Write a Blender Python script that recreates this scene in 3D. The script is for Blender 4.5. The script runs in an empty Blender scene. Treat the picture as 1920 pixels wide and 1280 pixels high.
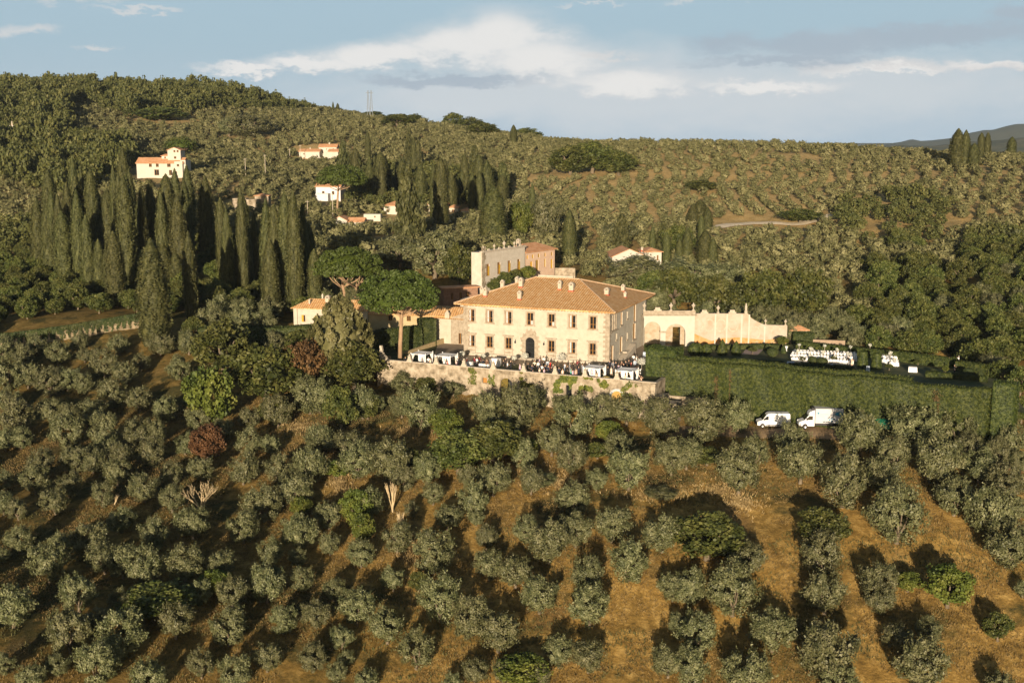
import bpy, math, random
import numpy as np
from mathutils import Vector, Matrix
sc = bpy.context.scene
R_ = math.radians
# ------------------------------------------------------------------ camera, sky, sun, exposure
CAM_Z = 42.8; PITCH = R_(9.85); FPX = 2200.0
cam_d = bpy.data.cameras.new('camera'); cam = bpy.data.objects.new('camera', cam_d)
sc.collection.objects.link(cam); sc.camera = cam
cam_d.sensor_width = 36.0; cam_d.lens = FPX / 1920 * 36.0
cam_d.clip_start = 1.0; cam_d.clip_end = 40000.0
cam.location = (0, 0, CAM_Z); cam.rotation_euler = (math.pi/2 - PITCH, 0, 0)
SUN_EL = R_(8.0); SUN_AZ = R_(7.0)
sun_d = bpy.data.lights.new('sun', 'SUN'); sun = bpy.data.objects.new('sun', sun_d); sc.collection.objects.link(sun)
sun_d.energy = 5.0; sun_d.angle = R_(0.6); sun_d.color = (1.0, 0.82, 0.60)
_d = Vector((math.sin(SUN_AZ)*math.cos(SUN_EL), math.cos(SUN_AZ)*math.cos(SUN_EL), -math.sin(SUN_EL)))
sun.rotation_euler = _d.to_track_quat('-Z', 'Y').to_euler()
sc.view_settings.view_transform = 'Standard'; sc.view_settings.look = 'None'
sc.view_settings.exposure = 0.75; sc.view_settings.gamma = 1.0; sc.view_settings.use_curve_mapping = False
world = bpy.data.worlds.new('World'); sc.world = world; world.use_nodes = True
SKY_STRENGTH = 0.06

def build_sky():
    nt = world.node_tree; nt.nodes.clear(); N = nt.nodes.new; L = nt.links.new
    out = N('ShaderNodeOutputWorld'); bg = N('ShaderNodeBackground'); bg.inputs[1].default_value = SKY_STRENGTH
    L(bg.outputs[0], out.inputs[0])
    sky = N('ShaderNodeTexSky'); sky.sky_type = 'NISHITA'; sky.sun_disc = False
    sky.sun_elevation = SUN_EL; sky.sun_rotation = math.pi + SUN_AZ; sky.altitude = 200; sky.dust_density = 1.5; sky.air_density = 1.3; sky.ozone_density = 2.0
    tc = N('ShaderNodeTexCoord'); sep = N('ShaderNodeSeparateXYZ'); L(tc.outputs['Generated'], sep.inputs[0])
    def M(op, a, b=None, c=None, clamp=False):
        n = N('ShaderNodeMath'); n.operation = op; n.use_clamp = clamp
        for i, x in enumerate((a, b, c)):
            if x is None: continue
            if isinstance(x, (int, float)): n.inputs[i].default_value = x
            else: L(x, n.inputs[i])
        return n.outputs[0]
    az = M('ARCTAN2', sep.outputs[0], sep.outputs[1])
    el = M('ARCSINE', sep.outputs[2])
    comb = N('ShaderNodeCombineXYZ'); L(az, comb.inputs[0]); L(M('MULTIPLY', el, 2.2), comb.inputs[1])
    def noise(scale, detail=6.0, rough=0.6, off=0.0, dist=0.0):
        mp = N('ShaderNodeMapping'); mp.inputs[1].default_value = (off, off*1.7, off*0.3); L(comb.outputs[0], mp.inputs[0])
        n = N('ShaderNodeTexNoise'); n.inputs['Scale'].default_value = scale; n.inputs['Detail'].default_value = detail
        n.inputs['Roughness'].default_value = rough; n.inputs['Distortion'].default_value = dist; L(mp.outputs[0], n.inputs[0]); return n.outputs[0]
    n1 = noise(14, 9, .62, 3.1); n2 = noise(38, 8, .65, 7.7); n3 = noise(7, 8, .6, 11.3, .4)
    azw = M('ADD', az, M('MULTIPLY', M('SUBTRACT', n1, .5), .10))
    elw = M('ADD', el, M('MULTIPLY', M('SUBTRACT', n2, .5), .030))
    def blob(u, v, ru, rv):       # soft ellipse given as view angles: (u - 960) / 2200 and (258 - v) / 2200
        a = M('DIVIDE', M('SUBTRACT', azw, (u-960)/2200), ru/2200); e = M('DIVIDE', M('SUBTRACT', elw, (258-v)/2200), rv/2200)
        return M('SUBTRACT', 1.0, M('SQRT', M('ADD', M('MULTIPLY', a, a), M('MULTIPLY', e, e))))
    def union(bs):
        r = bs[0]
        for b in bs[1:]: r = M('SMOOTH_MAX', r, b, .25)
        return r
    def ramp(x, lo, hi, to=1.0):
        m = N('ShaderNodeMapRange'); m.interpolation_type = 'SMOOTHSTEP'; L(x, m.inputs[0])
        m.inputs[1].default_value = lo; m.inputs[2].default_value = hi; m.inputs[3].default_value = 0; m.inputs[4].default_value = to; return m.outputs[0]
    veil = union([blob(1250, 175, 720, 120), blob(1550, 170, 560, 80), blob(900, 190, 420, 70), blob(2300, 120, 500, 160), blob(-900, 120, 500, 120), blob(3600, 60, 900, 200)])
    cum = union([blob(945, 76, 140, 62), blob(850, 92, 140, 46), blob(730, 110, 150, 32), blob(600, 128, 150, 22), blob(480, 138, 110, 13), blob(1010, 120, 150, 50), blob(1180, 160, 170, 30), blob(1420, 168, 160, 14), blob(1640, 140, 150, 9), blob(1820, 135, 120, 9), blob(-700, 60, 250, 60)])
    grey = union([blob(1500, 96, 240, 26), blob(1700, 84, 260, 24), blob(1880, 56, 160, 18), blob(1450, 122, 200, 12), blob(860, 156, 200, 13), blob(2600, 60, 420, 60)])
    wisp = union([blob(140, 22, 190, 13), blob(300, 40, 110, 7), blob(118, 80, 60, 16), blob(240, 105, 40, 7), blob(5, 75, 40, 8), blob(1640, 133, 210, 12), blob(1850, 140, 190, 14), blob(1130, 108, 90, 9), blob(1320, 14, 90, 5), blob(1100, 22, 80, 4)])
    def mix(fac, a, col):
        m = N('ShaderNodeMix'); m.data_type = 'RGBA'; L(fac, m.inputs[0]); L(a, m.inputs[6])
        if isinstance(col, tuple): m.inputs[7].default_value = (*col, 1)
        else: L(col, m.inputs[7])
        return m.outputs[2]
    k = 1.0 / SKY_STRENGTH / 2**.7
    def C(r, g, b): return (r*k, g*k, b*k)
    # clear sky: the physical sky evened out with the pale evening blue over the hills
    base = mix(M('MULTIPLY', ramp(el, -.3, -.2), .82), sky.outputs[0], C(.37, .56, .73))
    low = M('MULTIPLY', M('SUBTRACT', 1.0, ramp(el, .0, .085)), .42)
    c = mix(low, base, C(.60, .67, .75))
    c = mix(M('MULTIPLY', ramp(M('ADD', veil, M('MULTIPLY', M('SUBTRACT', n3, .5), .9)), .0, .8), .78), c, C(.66, .695, .73))
    g = M('ADD', grey, M('MULTIPLY', M('SUBTRACT', n1, .5), 1.0))
    c = mix(M('MULTIPLY', ramp(g, -.1, .6), .8), c, C(.37, .445, .54))
    w = M('ADD', cum, M('MULTIPLY', M('SUBTRACT', n2, .5), .9))
    c = mix(M('MULTIPLY', ramp(w, -.12, .75), .90), c, C(.78, .77, .77))
    c = mix(M('MULTIPLY', ramp(w, .22, .7), .75), c, C(.90, .88, .86))
    w2 = M('ADD', wisp, M('MULTIPLY', M('SUBTRACT', n2, .5), 1.5))
    c = mix(M('MULTIPLY', ramp(w2, .05, .9), .7), c, C(.76, .73, .72))
    front = M('MULTIPLY', M('SUBTRACT', 1.0, ramp(el, .13, .30)), ramp(sep.outputs[1], -.35, .35))
    c = mix(front, sky.outputs[0], c)
    L(c, bg.inputs[0])
build_sky()

# ------------------------------------------------------------------ helpers
rng = np.random.default_rng(7); random.seed(5)
def link(o):
    sc.collection.objects.link(o); return o
def tag(o, label=None, cat=None, group=None, kind=None):
    if label: o['label'] = label
    if cat: o['category'] = cat
    if group: o['group'] = group
    if kind: o['kind'] = kind
    return o
def thing(name, loc=(0, 0, 0), rz=0.0, label=None, cat=None, group=None, scale=None):
    o = link(bpy.data.objects.new(name, None)); o.location = loc; o.rotation_euler = (0, 0, rz); o.empty_display_size = .5
    if scale is not None: o.scale = scale
    return tag(o, label, cat, group)
def mobj(name, mesh, parent=None):
    o = link(bpy.data.objects.new(name, mesh))
    if parent is not None: o.parent = parent
    return o

def ray(u, v):
    x = (u-960)/FPX; y = (640-v)/FPX
    return np.array((x, math.cos(PITCH)+y*math.sin(PITCH), -math.sin(PITCH)+y*math.cos(PITCH)))
def atz(u, v, z):
    r = ray(u, v); t = (z-CAM_Z)/r[2]; return Vector((r[0]*t, r[1]*t, z))
def aty(u, v, Y):
    r = ray(u, v); t = Y/r[1]; return Vector((r[0]*t, Y, CAM_Z+r[2]*t))
def proj(X, Y, Z):
    z = Z-CAM_Z; d = Y*math.cos(PITCH)-z*math.sin(PITCH); up = Y*math.sin(PITCH)+z*math.cos(PITCH)
    return 960+FPX*X/d, 640-FPX*up/d, d

# materials -------------------------------------------------------
_mats = {}
def mat(name, cols, scale=1.0, rough=.85, detail=4.0, bump=0.0, bscale=None, spec=.3, metal=0.0, lo=.35, hi=.65, info=0.0, uvstripe=None, objcol=False, stretch=None, coords='Object', trans=0.0):
    """noise blend of up to three colours; info = random value change per object"""
    if name in _mats: return _mats[name]
    m = bpy.data.materials.new(name); m.use_nodes = True; nt = m.node_tree; N = nt.nodes.new; L = nt.links.new
    p = nt.nodes['Principled BSDF']; p.inputs['Roughness'].default_value = rough; p.inputs['Specular IOR Level'].default_value = spec; p.inputs['Metallic'].default_value = metal
    tc = N('ShaderNodeTexCoord'); co = tc.outputs[coords]
    if stretch:
        mp = N('ShaderNodeMapping'); mp.inputs[3].default_value = stretch; L(co, mp.inputs[0]); co = mp.outputs[0]
    cols = [tuple(c) for c in cols]
    if len(cols) == 1 and not objcol:
        p.inputs[0].default_value = (*cols[0], 1); cout = None
        rgb = N('ShaderNodeRGB'); rgb.outputs[0].default_value = (*cols[0], 1); cout = rgb.outputs[0]
    elif objcol:
        oi = N('ShaderNodeObjectInfo'); cout = oi.outputs['Color']
    else:
        n = N('ShaderNodeTexNoise'); n.inputs['Scale'].default_value = scale; n.inputs['Detail'].default_value = detail; n.inputs['Roughness'].default_value = .6
        L(co, n.inputs[0]); r = N('ShaderNodeValToRGB'); L(n.outputs[0], r.inputs[0])
        e = r.color_ramp.elements; e[0].position = lo; e[0].color = (*cols[0], 1); e[1].position = hi; e[1].color = (*cols[-1], 1)
        if len(cols) == 3:
            q = e.new((lo+hi)/2); q.color = (*cols[1], 1)
        cout = r.outputs[0]
    if uvstripe:
        uv = N('ShaderNodeTexCoord').outputs['UV']; wv = N('ShaderNodeTexWave'); wv.inputs['Scale'].default_value = uvstripe[0]; wv.inputs['Distortion'].default_value = .6; wv.inputs['Detail'].default_value = 3; wv.inputs['Detail Scale'].default_value = 3
        wv.bands_direction = 'X'; L(uv, wv.inputs[0])
        mx = N('ShaderNodeMix'); mx.data_type = 'RGBA'; mx.blend_type = 'MULTIPLY'; mx.inputs[0].default_value = uvstripe[1]
        L(cout, mx.inputs[6]); L(wv.outputs[0], mx.inputs[7]); cout = mx.outputs[2]
        bp = N('ShaderNodeBump'); bp.inputs['Strength'].default_value = .6; bp.inputs['Distance'].default_value = .08; L(wv.outputs[0], bp.inputs['Height']); L(bp.outputs[0], p.inputs['Normal'])
    if info:
        oi = N('ShaderNodeObjectInfo'); mr = N('ShaderNodeMapRange'); L(oi.outputs['Random'], mr.inputs[0]); mr.inputs[3].default_value = 1-info; mr.inputs[4].default_value = 1+info
        hs = N('ShaderNodeHueSaturation'); L(mr.outputs[0], hs.inputs['Value']); L(cout, hs.inputs['Color'])
        m2 = N('ShaderNodeMath'); m2.operation = 'MULTIPLY_ADD'; L(oi.outputs['Random'], m2.inputs[0]); m2.inputs[1].default_value = .03; m2.inputs[2].default_value = .485; L(m2.outputs[0], hs.inputs['Hue'])
        cout = hs.outputs[0]
    L(cout, p.inputs[0])
    if bump:
        n2 = N('ShaderNodeTexNoise'); n2.inputs['Scale'].default_value = bscale or scale*4; n2.inputs['Detail'].default_value = 5; L(co, n2.inputs[0])
        bp = N('ShaderNodeBump'); bp.inputs['Strength'].default_value = 1.0; bp.inputs['Distance'].default_value = bump; L(n2.outputs[0], bp.inputs['Height']); L(bp.outputs[0], p.inputs['Normal'])
    if trans:
        tr = N('ShaderNodeBsdfTranslucent'); L(cout, tr.inputs[0]); ms = N('ShaderNodeMixShader'); ms.inputs[0].default_value = trans
        L(p.outputs[0], ms.inputs[1]); L(tr.outputs[0], ms.inputs[2]); L(ms.outputs[0], nt.nodes['Material Output'].inputs[0])
    _mats[name] = m; return m

M_OLIVE = mat('olive_leaf', [(.034, .042, .013), (.103, .108, .043), (.222, .216, .112)], 6.0, rough=.55, detail=3, spec=.4, info=.16, lo=.3, hi=.72)
M_OLIVE_FAR = mat('olive_leaf_far', [(.060, .064, .022), (.130, .126, .050), (.240, .222, .108)], .2, rough=.65, detail=4, lo=.3, hi=.7)
M_OAK = mat('oak_leaf', [(.024, .034, .006), (.058, .070, .014), (.115, .118, .030)], 4, rough=.6, detail=3, info=.2)
M_OAKB = mat('bright_leaf', [(.044, .060, .009), (.090, .105, .016), (.155, .152, .030)], 1.6, rough=.6, detail=3, info=.12)
M_RUST = mat('rust_leaf', [(.055, .028, .012), (.095, .046, .017), (.14, .072, .028)], 1.6, rough=.7, detail=3, info=.1)
M_WOOD_FAR = mat('wood_leaf_far', [(.032, .042, .009), (.068, .075, .019), (.130, .125, .038)], .3, rough=.65, detail=4, lo=.3, hi=.7)
M_CYP = mat('cypress_leaf', [(.022, .027, .006), (.048, .052, .014), (.088, .088, .028)], 9.0, rough=.7, detail=3, info=.14)
M_PINE = mat('pine_needle', [(.015, .028, .004), (.044, .063, .009), (.088, .108, .017)], 5.0, rough=.6, detail=3, info=.06)
M_LAUREL = mat('laurel_leaf', [(.060, .058, .020), (.110, .102, .040), (.175, .155, .070)], 4.0, rough=.5, detail=3, info=.06)
M_HEDGE = mat('hedge_leaf', [(.011, .019, .003), (.032, .045, .007), (.070, .080, .015)], 2.2, rough=.65, detail=6, info=.05)
M_HEDGED = mat('dark_hedge_leaf', [(.018, .028, .006), (.034, .046, .010), (.060, .070, .018)], .8, rough=.65, detail=6, info=.05)
M_BARK = mat('olive_bark', [(.11, .085, .055), (.20, .16, .11)], 4, rough=.9, bump=.02)
M_PBARK = mat('pine_bark', [(.24, .155, .09), (.38, .26, .16)], 2.0, rough=.9, bump=.04, stretch=(1, 1, .3))
M_DRY = mat('bare_bark', [(.34, .26, .15), (.50, .40, .24)], 2, rough=.9)

# mesh builders ----------------------------------------------------
class MB:
    def __init__(s): s.v = []; s.f = []; s.m = []; s.uv = {}; s.cur = 0
    def add(s, vs, fs):
        b = len(s.v); s.v += [tuple(x) for x in vs]; s.f += [tuple(b+i for i in f) for f in fs]; s.m += [s.cur]*len(fs); return b
    def box(s, x0, x1, y0, y1, z0, z1, taper=0):
        t = taper
        s.add([(x0, y0, z0), (x1, y0, z0), (x1, y1, z0), (x0, y1, z0), (x0+t, y0+t, z1), (x1-t, y0+t, z1), (x1-t, y1-t, z1), (x0+t, y1-t, z1)],
              [(0, 3, 2, 1), (4, 5, 6, 7), (0, 1, 5, 4), (1, 2, 6, 5), (2, 3, 7, 6), (3, 0, 4, 7)])
    def obox(s, c, ax, ay, hx, hy, z0, z1):
        c = Vector(c); ax = Vector(ax).normalized(); ay = Vector(ay).normalized(); P = []
        for z in (z0, z1):
            for a, b in ((-1, -1), (1, -1), (1, 1), (-1, 1)):
                q = c+ax*a*hx+ay*b*hy; P.append((q.x, q.y, z))
        s.add(P, [(0, 3, 2, 1), (4, 5, 6, 7), (0, 1, 5, 4), (1, 2, 6, 5), (2, 3, 7, 6), (3, 0, 4, 7)])
    def quad(s, a, b, c, d): s.add([a, b, c, d], [(0, 1, 2, 3)])
    def lathe(s, prof, c=(0, 0, 0), n=12, sx=1, sy=1):
        vs = []; fs = []
        for r, z in prof:
            for k in range(n):
                a = 2*math.pi*k/n; vs.append((c[0]+r*sx*math.cos(a), c[1]+r*sy*math.sin(a), c[2]+z))
        for j in range(len(prof)-1):
            for k in range(n): fs.append((j*n+k, j*n+(k+1) % n, (j+1)*n+(k+1) % n, (j+1)*n+k))
        fs.append(tuple(range(n))[::-1]); fs.append(tuple((len(prof)-1)*n+k for k in range(n)))
        s.add(vs, fs)
    def tube(s, pts, rad, n=8):
        pts = [Vector(p) for p in pts]
        if isinstance(rad, (int, float)): rad = [rad]*len(pts)
        vs = []; fs = []; ref = Vector((.31, .77, .55))
        for i, p in enumerate(pts):
            d = (pts[min(i+1, len(pts)-1)]-pts[max(i-1, 0)]).normalized(); a = d.cross(ref)
            if a.length < .1: a = d.cross(Vector((1, 0, 0)))
            a.normalize(); b = d.cross(a)
            for k in range(n):
                t = 2*math.pi*k/n; vs.append(tuple(p+(a*math.cos(t)+b*math.sin(t))*rad[i]))
        for j in range(len(pts)-1):
            for k in range(n): fs.append((j*n+k, j*n+(k+1) % n, (j+1)*n+(k+1) % n, (j+1)*n+k))
        fs.append(tuple(range(n))[::-1]); fs.append(tuple((len(pts)-1)*n+k for k in range(n)))
        s.add(vs, fs)
    def ball(s, c, r, n=10, sz=1):
        pr = [(r*math.sin(math.pi*j/n)+1e-4, -r*sz*math.cos(math.pi*j/n)) for j in range(n+1)]; s.lathe(pr, c, n)
    def mesh(s, name, mats, smooth=False):
        me = bpy.data.meshes.new(name); me.from_pydata(s.v, [], s.f)
        for m in (mats if isinstance(mats, (list, tuple)) else [mats]): me.materials.append(m)
        if max(s.m, default=0): me.polygons.foreach_set('material_index', s.m)
        if s.uv:
            l = me.uv_layers.new(name='UVMap')
            for fi, uvs in s.uv.items():
                for k, li in enumerate(me.polygons[fi].loop_indices): l.data[li].uv = uvs[k]
        if smooth: me.polygons.foreach_set('use_smooth', [True]*len(me.polygons))
        me.update(); return me
    def build(s, name, mats, parent=None, smooth=False): return mobj(name, s.mesh(name, mats, smooth), parent)

def np_mesh(name, V, nper, m, extra=None):
    """V: (n, nper, 3) separate faces, plus optionally (verts, faces) of a closed core"""
    n = V.shape[0]; verts = V.reshape(-1, 3); loops = np.arange(n*nper); starts = np.arange(n)*nper; tot = np.full(n, nper)
    if extra:
        ev, ef = extra; ev = np.asarray(ev, float); b = len(verts); verts = np.vstack([verts, ev])
        ef = np.asarray(ef); loops = np.concatenate([loops, (ef+b).ravel()]); starts = np.concatenate([starts, n*nper+np.arange(len(ef))*ef.shape[1]]); tot = np.concatenate([tot, np.full(len(ef), ef.shape[1])])
    me = bpy.data.meshes.new(name); me.vertices.add(len(verts)); me.vertices.foreach_set('co', verts.astype(np.float32).ravel())
    me.loops.add(len(loops)); me.loops.foreach_set('vertex_index', loops.astype(np.int32))
    me.polygons.add(len(starts)); me.polygons.foreach_set('loop_start', starts.astype(np.int32)); me.polygons.foreach_set('loop_total', tot.astype(np.int32))
    me.update(calc_edges=True); me.materials.append(m); return me

def unit(v): return v/np.maximum(np.linalg.norm(v, axis=-1, keepdims=True), 1e-9)
def leaves(P, Nrm, size, asp=1.8, up=.0, jit=.8, g=None):
    """one quad per point: normal near Nrm, long axis tangent with an upward bias"""
    g = g or rng; n = len(P); nn = unit(Nrm+g.normal(0, jit, (n, 3))); t = g.normal(0, 1, (n, 3)); t[:, 2] += up
    t = unit(t-nn*np.sum(t*nn, 1, keepdims=True)); b = np.cross(nn, t); s = (size*(.6+.8*g.random(n)))[:, None] if np.isscalar(size) else (size*(.6+.8*g.random(n)))[:, None]
    a = t*s*asp*.5; b = b*s*.5
    return np.stack([P-a, P+b*1.0, P+a, P-b*1.0], 1)      # a pointed leaf-like rhomb
def sph(n, g=None):
    return unit((g or rng).normal(0, 1, (n, 3)))
def clumpy(centres, radii, per, size, asp=1.8, up=.3, jit=.8, squash=.9, rad=None):
    Ps, Ns = [], []
    for c, r in zip(centres, radii):
        d = sph(per); rr = r*(.55+.5*rng.random((per, 1))); q = d*rr; q[:, 2] *= squash
        Ps.append(c+q); Ns.append(d if rad is None else d*.55+unit(c+q-np.array(rad))*.8)
    P = np.vstack(Ps); Nn = np.vstack(Ns); return leaves(P, Nn, size, asp, up, jit)

# terrain ------------------------------------------------------------
CP = []
def cp(u, v, Y): p = aty(u, v, Y); CP.append((p.x, p.y, p.z))
for u, Y in ((-250, 116), (100, 119), (450, 124), (960, 130), (1500, 130), (2150, 130)): cp(u, 1290, Y)
for u, v, Y in [(960, 1000, 161), (1500, 1000, 160), (1950, 1000, 158), (500, 1000, 162), (0, 1000, 160), (-300, 1000, 158),
    (960, 800, 196), (1250, 800, 196), (1450, 808, 193), (1600, 812, 191), (1780, 850, 181), (2000, 850, 181), (700, 800, 200), (300, 800, 206), (0, 800, 208), (-300, 800, 208),
    (1300, 775, 205), (1500, 785, 199), (720, 720, 219), (500, 700, 228), (300, 690, 232), (100, 670, 240), (-200, 670, 240), (1750, 800, 190), (2000, 780, 188),
    (60, 600, 262), (200, 585, 270), (350, 590, 262), (480, 625, 248), (620, 615, 250), (-250, 600, 270),
    (0, 520, 330), (200, 550, 300), (400, 560, 290), (560, 560, 285), (0, 440, 400), (300, 460, 360), (450, 420, 400), (-300, 440, 420),
    (620, 470, 320), (760, 510, 300), (650, 432, 400), (740, 395, 440), (870, 400, 440), (940, 530, 280), (860, 545, 275), (1050, 520, 285), (1150, 520, 300),
    (295, 335, 500), (150, 340, 510), (-100, 320, 540), (450, 330, 500), (595, 305, 600), (640, 375, 480), (560, 350, 520),
    (0, 250, 640), (150, 245, 660), (300, 250, 680), (450, 250, 680), (600, 240, 700), (-300, 240, 650),
    (0, 179, 800), (150, 179, 830), (300, 179, 840), (420, 182, 840), (520, 194, 840), (590, 221, 830), (700, 229, 800), (800, 236, 740), (880, 254, 700), (960, 266, 660), (-300, 179, 800),
    (1000, 330, 500), (900, 350, 500), (1000, 400, 420), (1050, 450, 360), (1100, 290, 560), (1050, 278, 640), (1150, 273, 630), (1320, 272, 610), (1500, 275, 600), (1650, 285, 580), (1780, 300, 540), (1920, 308, 510), (2200, 300, 500),
    (1200, 350, 480), (1400, 340, 490), (1400, 420, 410), (1550, 415, 410), (1200, 440, 380), (1200, 500, 330), (1350, 500, 330), (1430, 480, 350), (1600, 350, 480), (1750, 380, 420), (1920, 400, 400),
    (1260, 590, 268), (1430, 625, 255), (1540, 655, 246), (1560, 560, 290), (1700, 470, 360), (1650, 530, 310), (1700, 600, 275), (1800, 680, 240), (1920, 600, 270), (2200, 600, 260), (1980, 720, 215), (2200, 450, 380), (1300, 545, 300), (1500, 560, 295)]: cp(u, v, Y)
CP += [(x, 100, -29 - abs(x)*.03) for x in (-120, 0, 120)] + [(x, 0, -55) for x in (-150, 0, 150)] + [(x, -150, -85) for x in (-180, 0, 180)]
CP += [(x, 1020, z) for x, z in ((-520, 70), (-300, 72), (-100, 52), (100, 22), (300, 15), (520, 10))] + [(x, 1420, -20) for x in (-700, -250, 200, 650)]
CP += [(100, 780, 24), (230, 780, 20), (350, 740, 10), (450, 700, 0)]
CP = np.array(CP); _n = len(CP)
def _phi(r): return r
_A = np.zeros((_n+3, _n+3)); _dd = np.linalg.norm(CP[:, None, :2]-CP[None, :, :2], axis=2)
_A[:_n, :_n] = _phi(_dd)-np.eye(_n)*4.0; _A[:_n, _n] = 1; _A[:_n, _n+1:] = CP[:, :2]; _A[_n, :_n] = 1; _A[_n+1:, :_n] = CP[:, :2].T
_w = np.linalg.solve(_A, np.concatenate([CP[:, 2], np.zeros(3)]))
# terrace and garden platform (level z = 0)
TERR = np.array([(-25.2, 221.0), (24.3, 199.6), (27.0, 208.0), (33.8, 205.2), (54.6, 194.0), (65.6, 188.7), (81.4, 180.6), (88, 206), (61, 243.5), (38, 240.5), (29, 246), (12, 258), (-4, 262), (-22, 256), (-44, 256), (-46, 244), (-33, 236)])
def in_poly(x, y, P):
    c = np.zeros(x.shape, bool); n = len(P)
    for i in range(n):
        x0, y0 = P[i]; x1, y1 = P[(i+1) % n]
        k = ((y0 > y) != (y1 > y)) & (x < (x1-x0)*(y-y0)/(y1-y0+1e-12)+x0); c ^= k
    return c
def dist_poly(x, y, P):
    d = np.full(x.shape, 1e9); n = len(P)
    for i in range(n):
        a = np.array(P[i]); b = np.array(P[(i+1) % n]); e = b-a; t = np.clip(((x-a[0])*e[0]+(y-a[1])*e[1])/(e@e), 0, 1)
        d = np.minimum(d, np.hypot(x-a[0]-t*e[0], y-a[1]-t*e[1]))
    return d
def vnoise(x, y, s, seed=0):
    x = x/s+seed*17.3; y = y/s+seed*9.1; xi = np.floor(x); yi = np.floor(y); fx = x-xi; fy = y-yi; fx = fx*fx*(3-2*fx); fy = fy*fy*(3-2*fy)
    def h(a, b): q = np.sin(a*127.1+b*311.7)*43758.5453; return q-np.floor(q)
    return (h(xi, yi)*(1-fx)+h(xi+1, yi)*fx)*(1-fy)+(h(xi, yi+1)*(1-fx)+h(xi+1, yi+1)*fx)*fy-.5
YR = np.concatenate([np.arange(-150, 110, 8), np.arange(110, 262, 1.25), np.arange(262, 420, 2.5), np.arange(420, 900, 6), np.arange(900, 1460, 20)])
SR = np.linspace(-1, 1, 330)
def halfw(y): return 105+.55*(np.maximum(y, -60)+60)
GX = SR[None, :]*halfw(YR)[:, None]; GY = np.repeat(YR[:, None], len(SR), 1)
def height_raw(x, y):
    sh = x.shape; x = x.ravel(); y = y.ravel(); out = np.empty(len(x))
    for i in range(0, len(x), 20000):
        a = x[i:i+20000]; b = y[i:i+20000]; r = np.hypot(a[:, None]-CP[None, :, 0], b[:, None]-CP[None, :, 1])
        out[i:i+20000] = _phi(r)@_w[:_n]+_w[_n]+a*_w[_n+1]+b*_w[_n+2]
    h = out+vnoise(x, y, 14, 1)*1.1+vnoise(x, y, 5, 2)*.45+vnoise(x, y, 2.2, 3)*.16
    ins = in_poly(x, y, TERR); d = dist_poly(x, y, TERR)
    h = np.where(ins, np.minimum(h, -.3), h)
    h = np.where(~ins & (y < 246) & (x > -45), np.minimum(h, -.8-2.5*np.clip(d/6, 0, 1)+d*.8*0), h) if False else h
    front = (~ins) & (y < 240) & (x > -27) & (x < 90) & (d < 8)
    h = np.where(front, np.minimum(h, -4.6), h)
    return h.reshape(sh)
GZ = height_raw(GX, GY)
def ground(x, y):
    x = np.atleast_1d(np.asarray(x, float)); y = np.atleast_1d(np.asarray(y, float))
    yy = np.clip(y, YR[0], YR[-1]-1e-3); j = np.clip(np.searchsorted(YR, yy, side='right')-1, 0, len(YR)-2); ty = (yy-YR[j])/(YR[j+1]-YR[j])
    def row(jj):
        s = np.clip(x/halfw(YR[jj]), -1, .99999); f = (s+1)/2*(len(SR)-1); i = np.floor(f).astype(int); t = f-i
        return GZ[jj, i]*(1-t)+GZ[jj, i+1]*t
    return row(j)*(1-ty)+row(j+1)*ty
def onground(u, v):
    """where the line of sight through a photo point meets the terrain"""
    r = ray(u, v); ys = np.concatenate([np.arange(100, 300, .5), np.arange(300, 1000, 2.0)]); t = ys/r[1]; zs = CAM_Z+r[2]*t; g = ground(r[0]*t, ys)
    k = np.argmax(g > zs)
    if g[k] <= zs[k]: k = len(ys)-1
    if k > 0:
        a = zs[k-1]-g[k-1]; b = g[k]-zs[k]; f = a/(a+b+1e-9); y = ys[k-1]+(ys[k]-ys[k-1])*f
    else: y = ys[k]
    t = y/r[1]; return Vector((r[0]*t, y, float(ground(r[0]*t, y)[0])))

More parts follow.
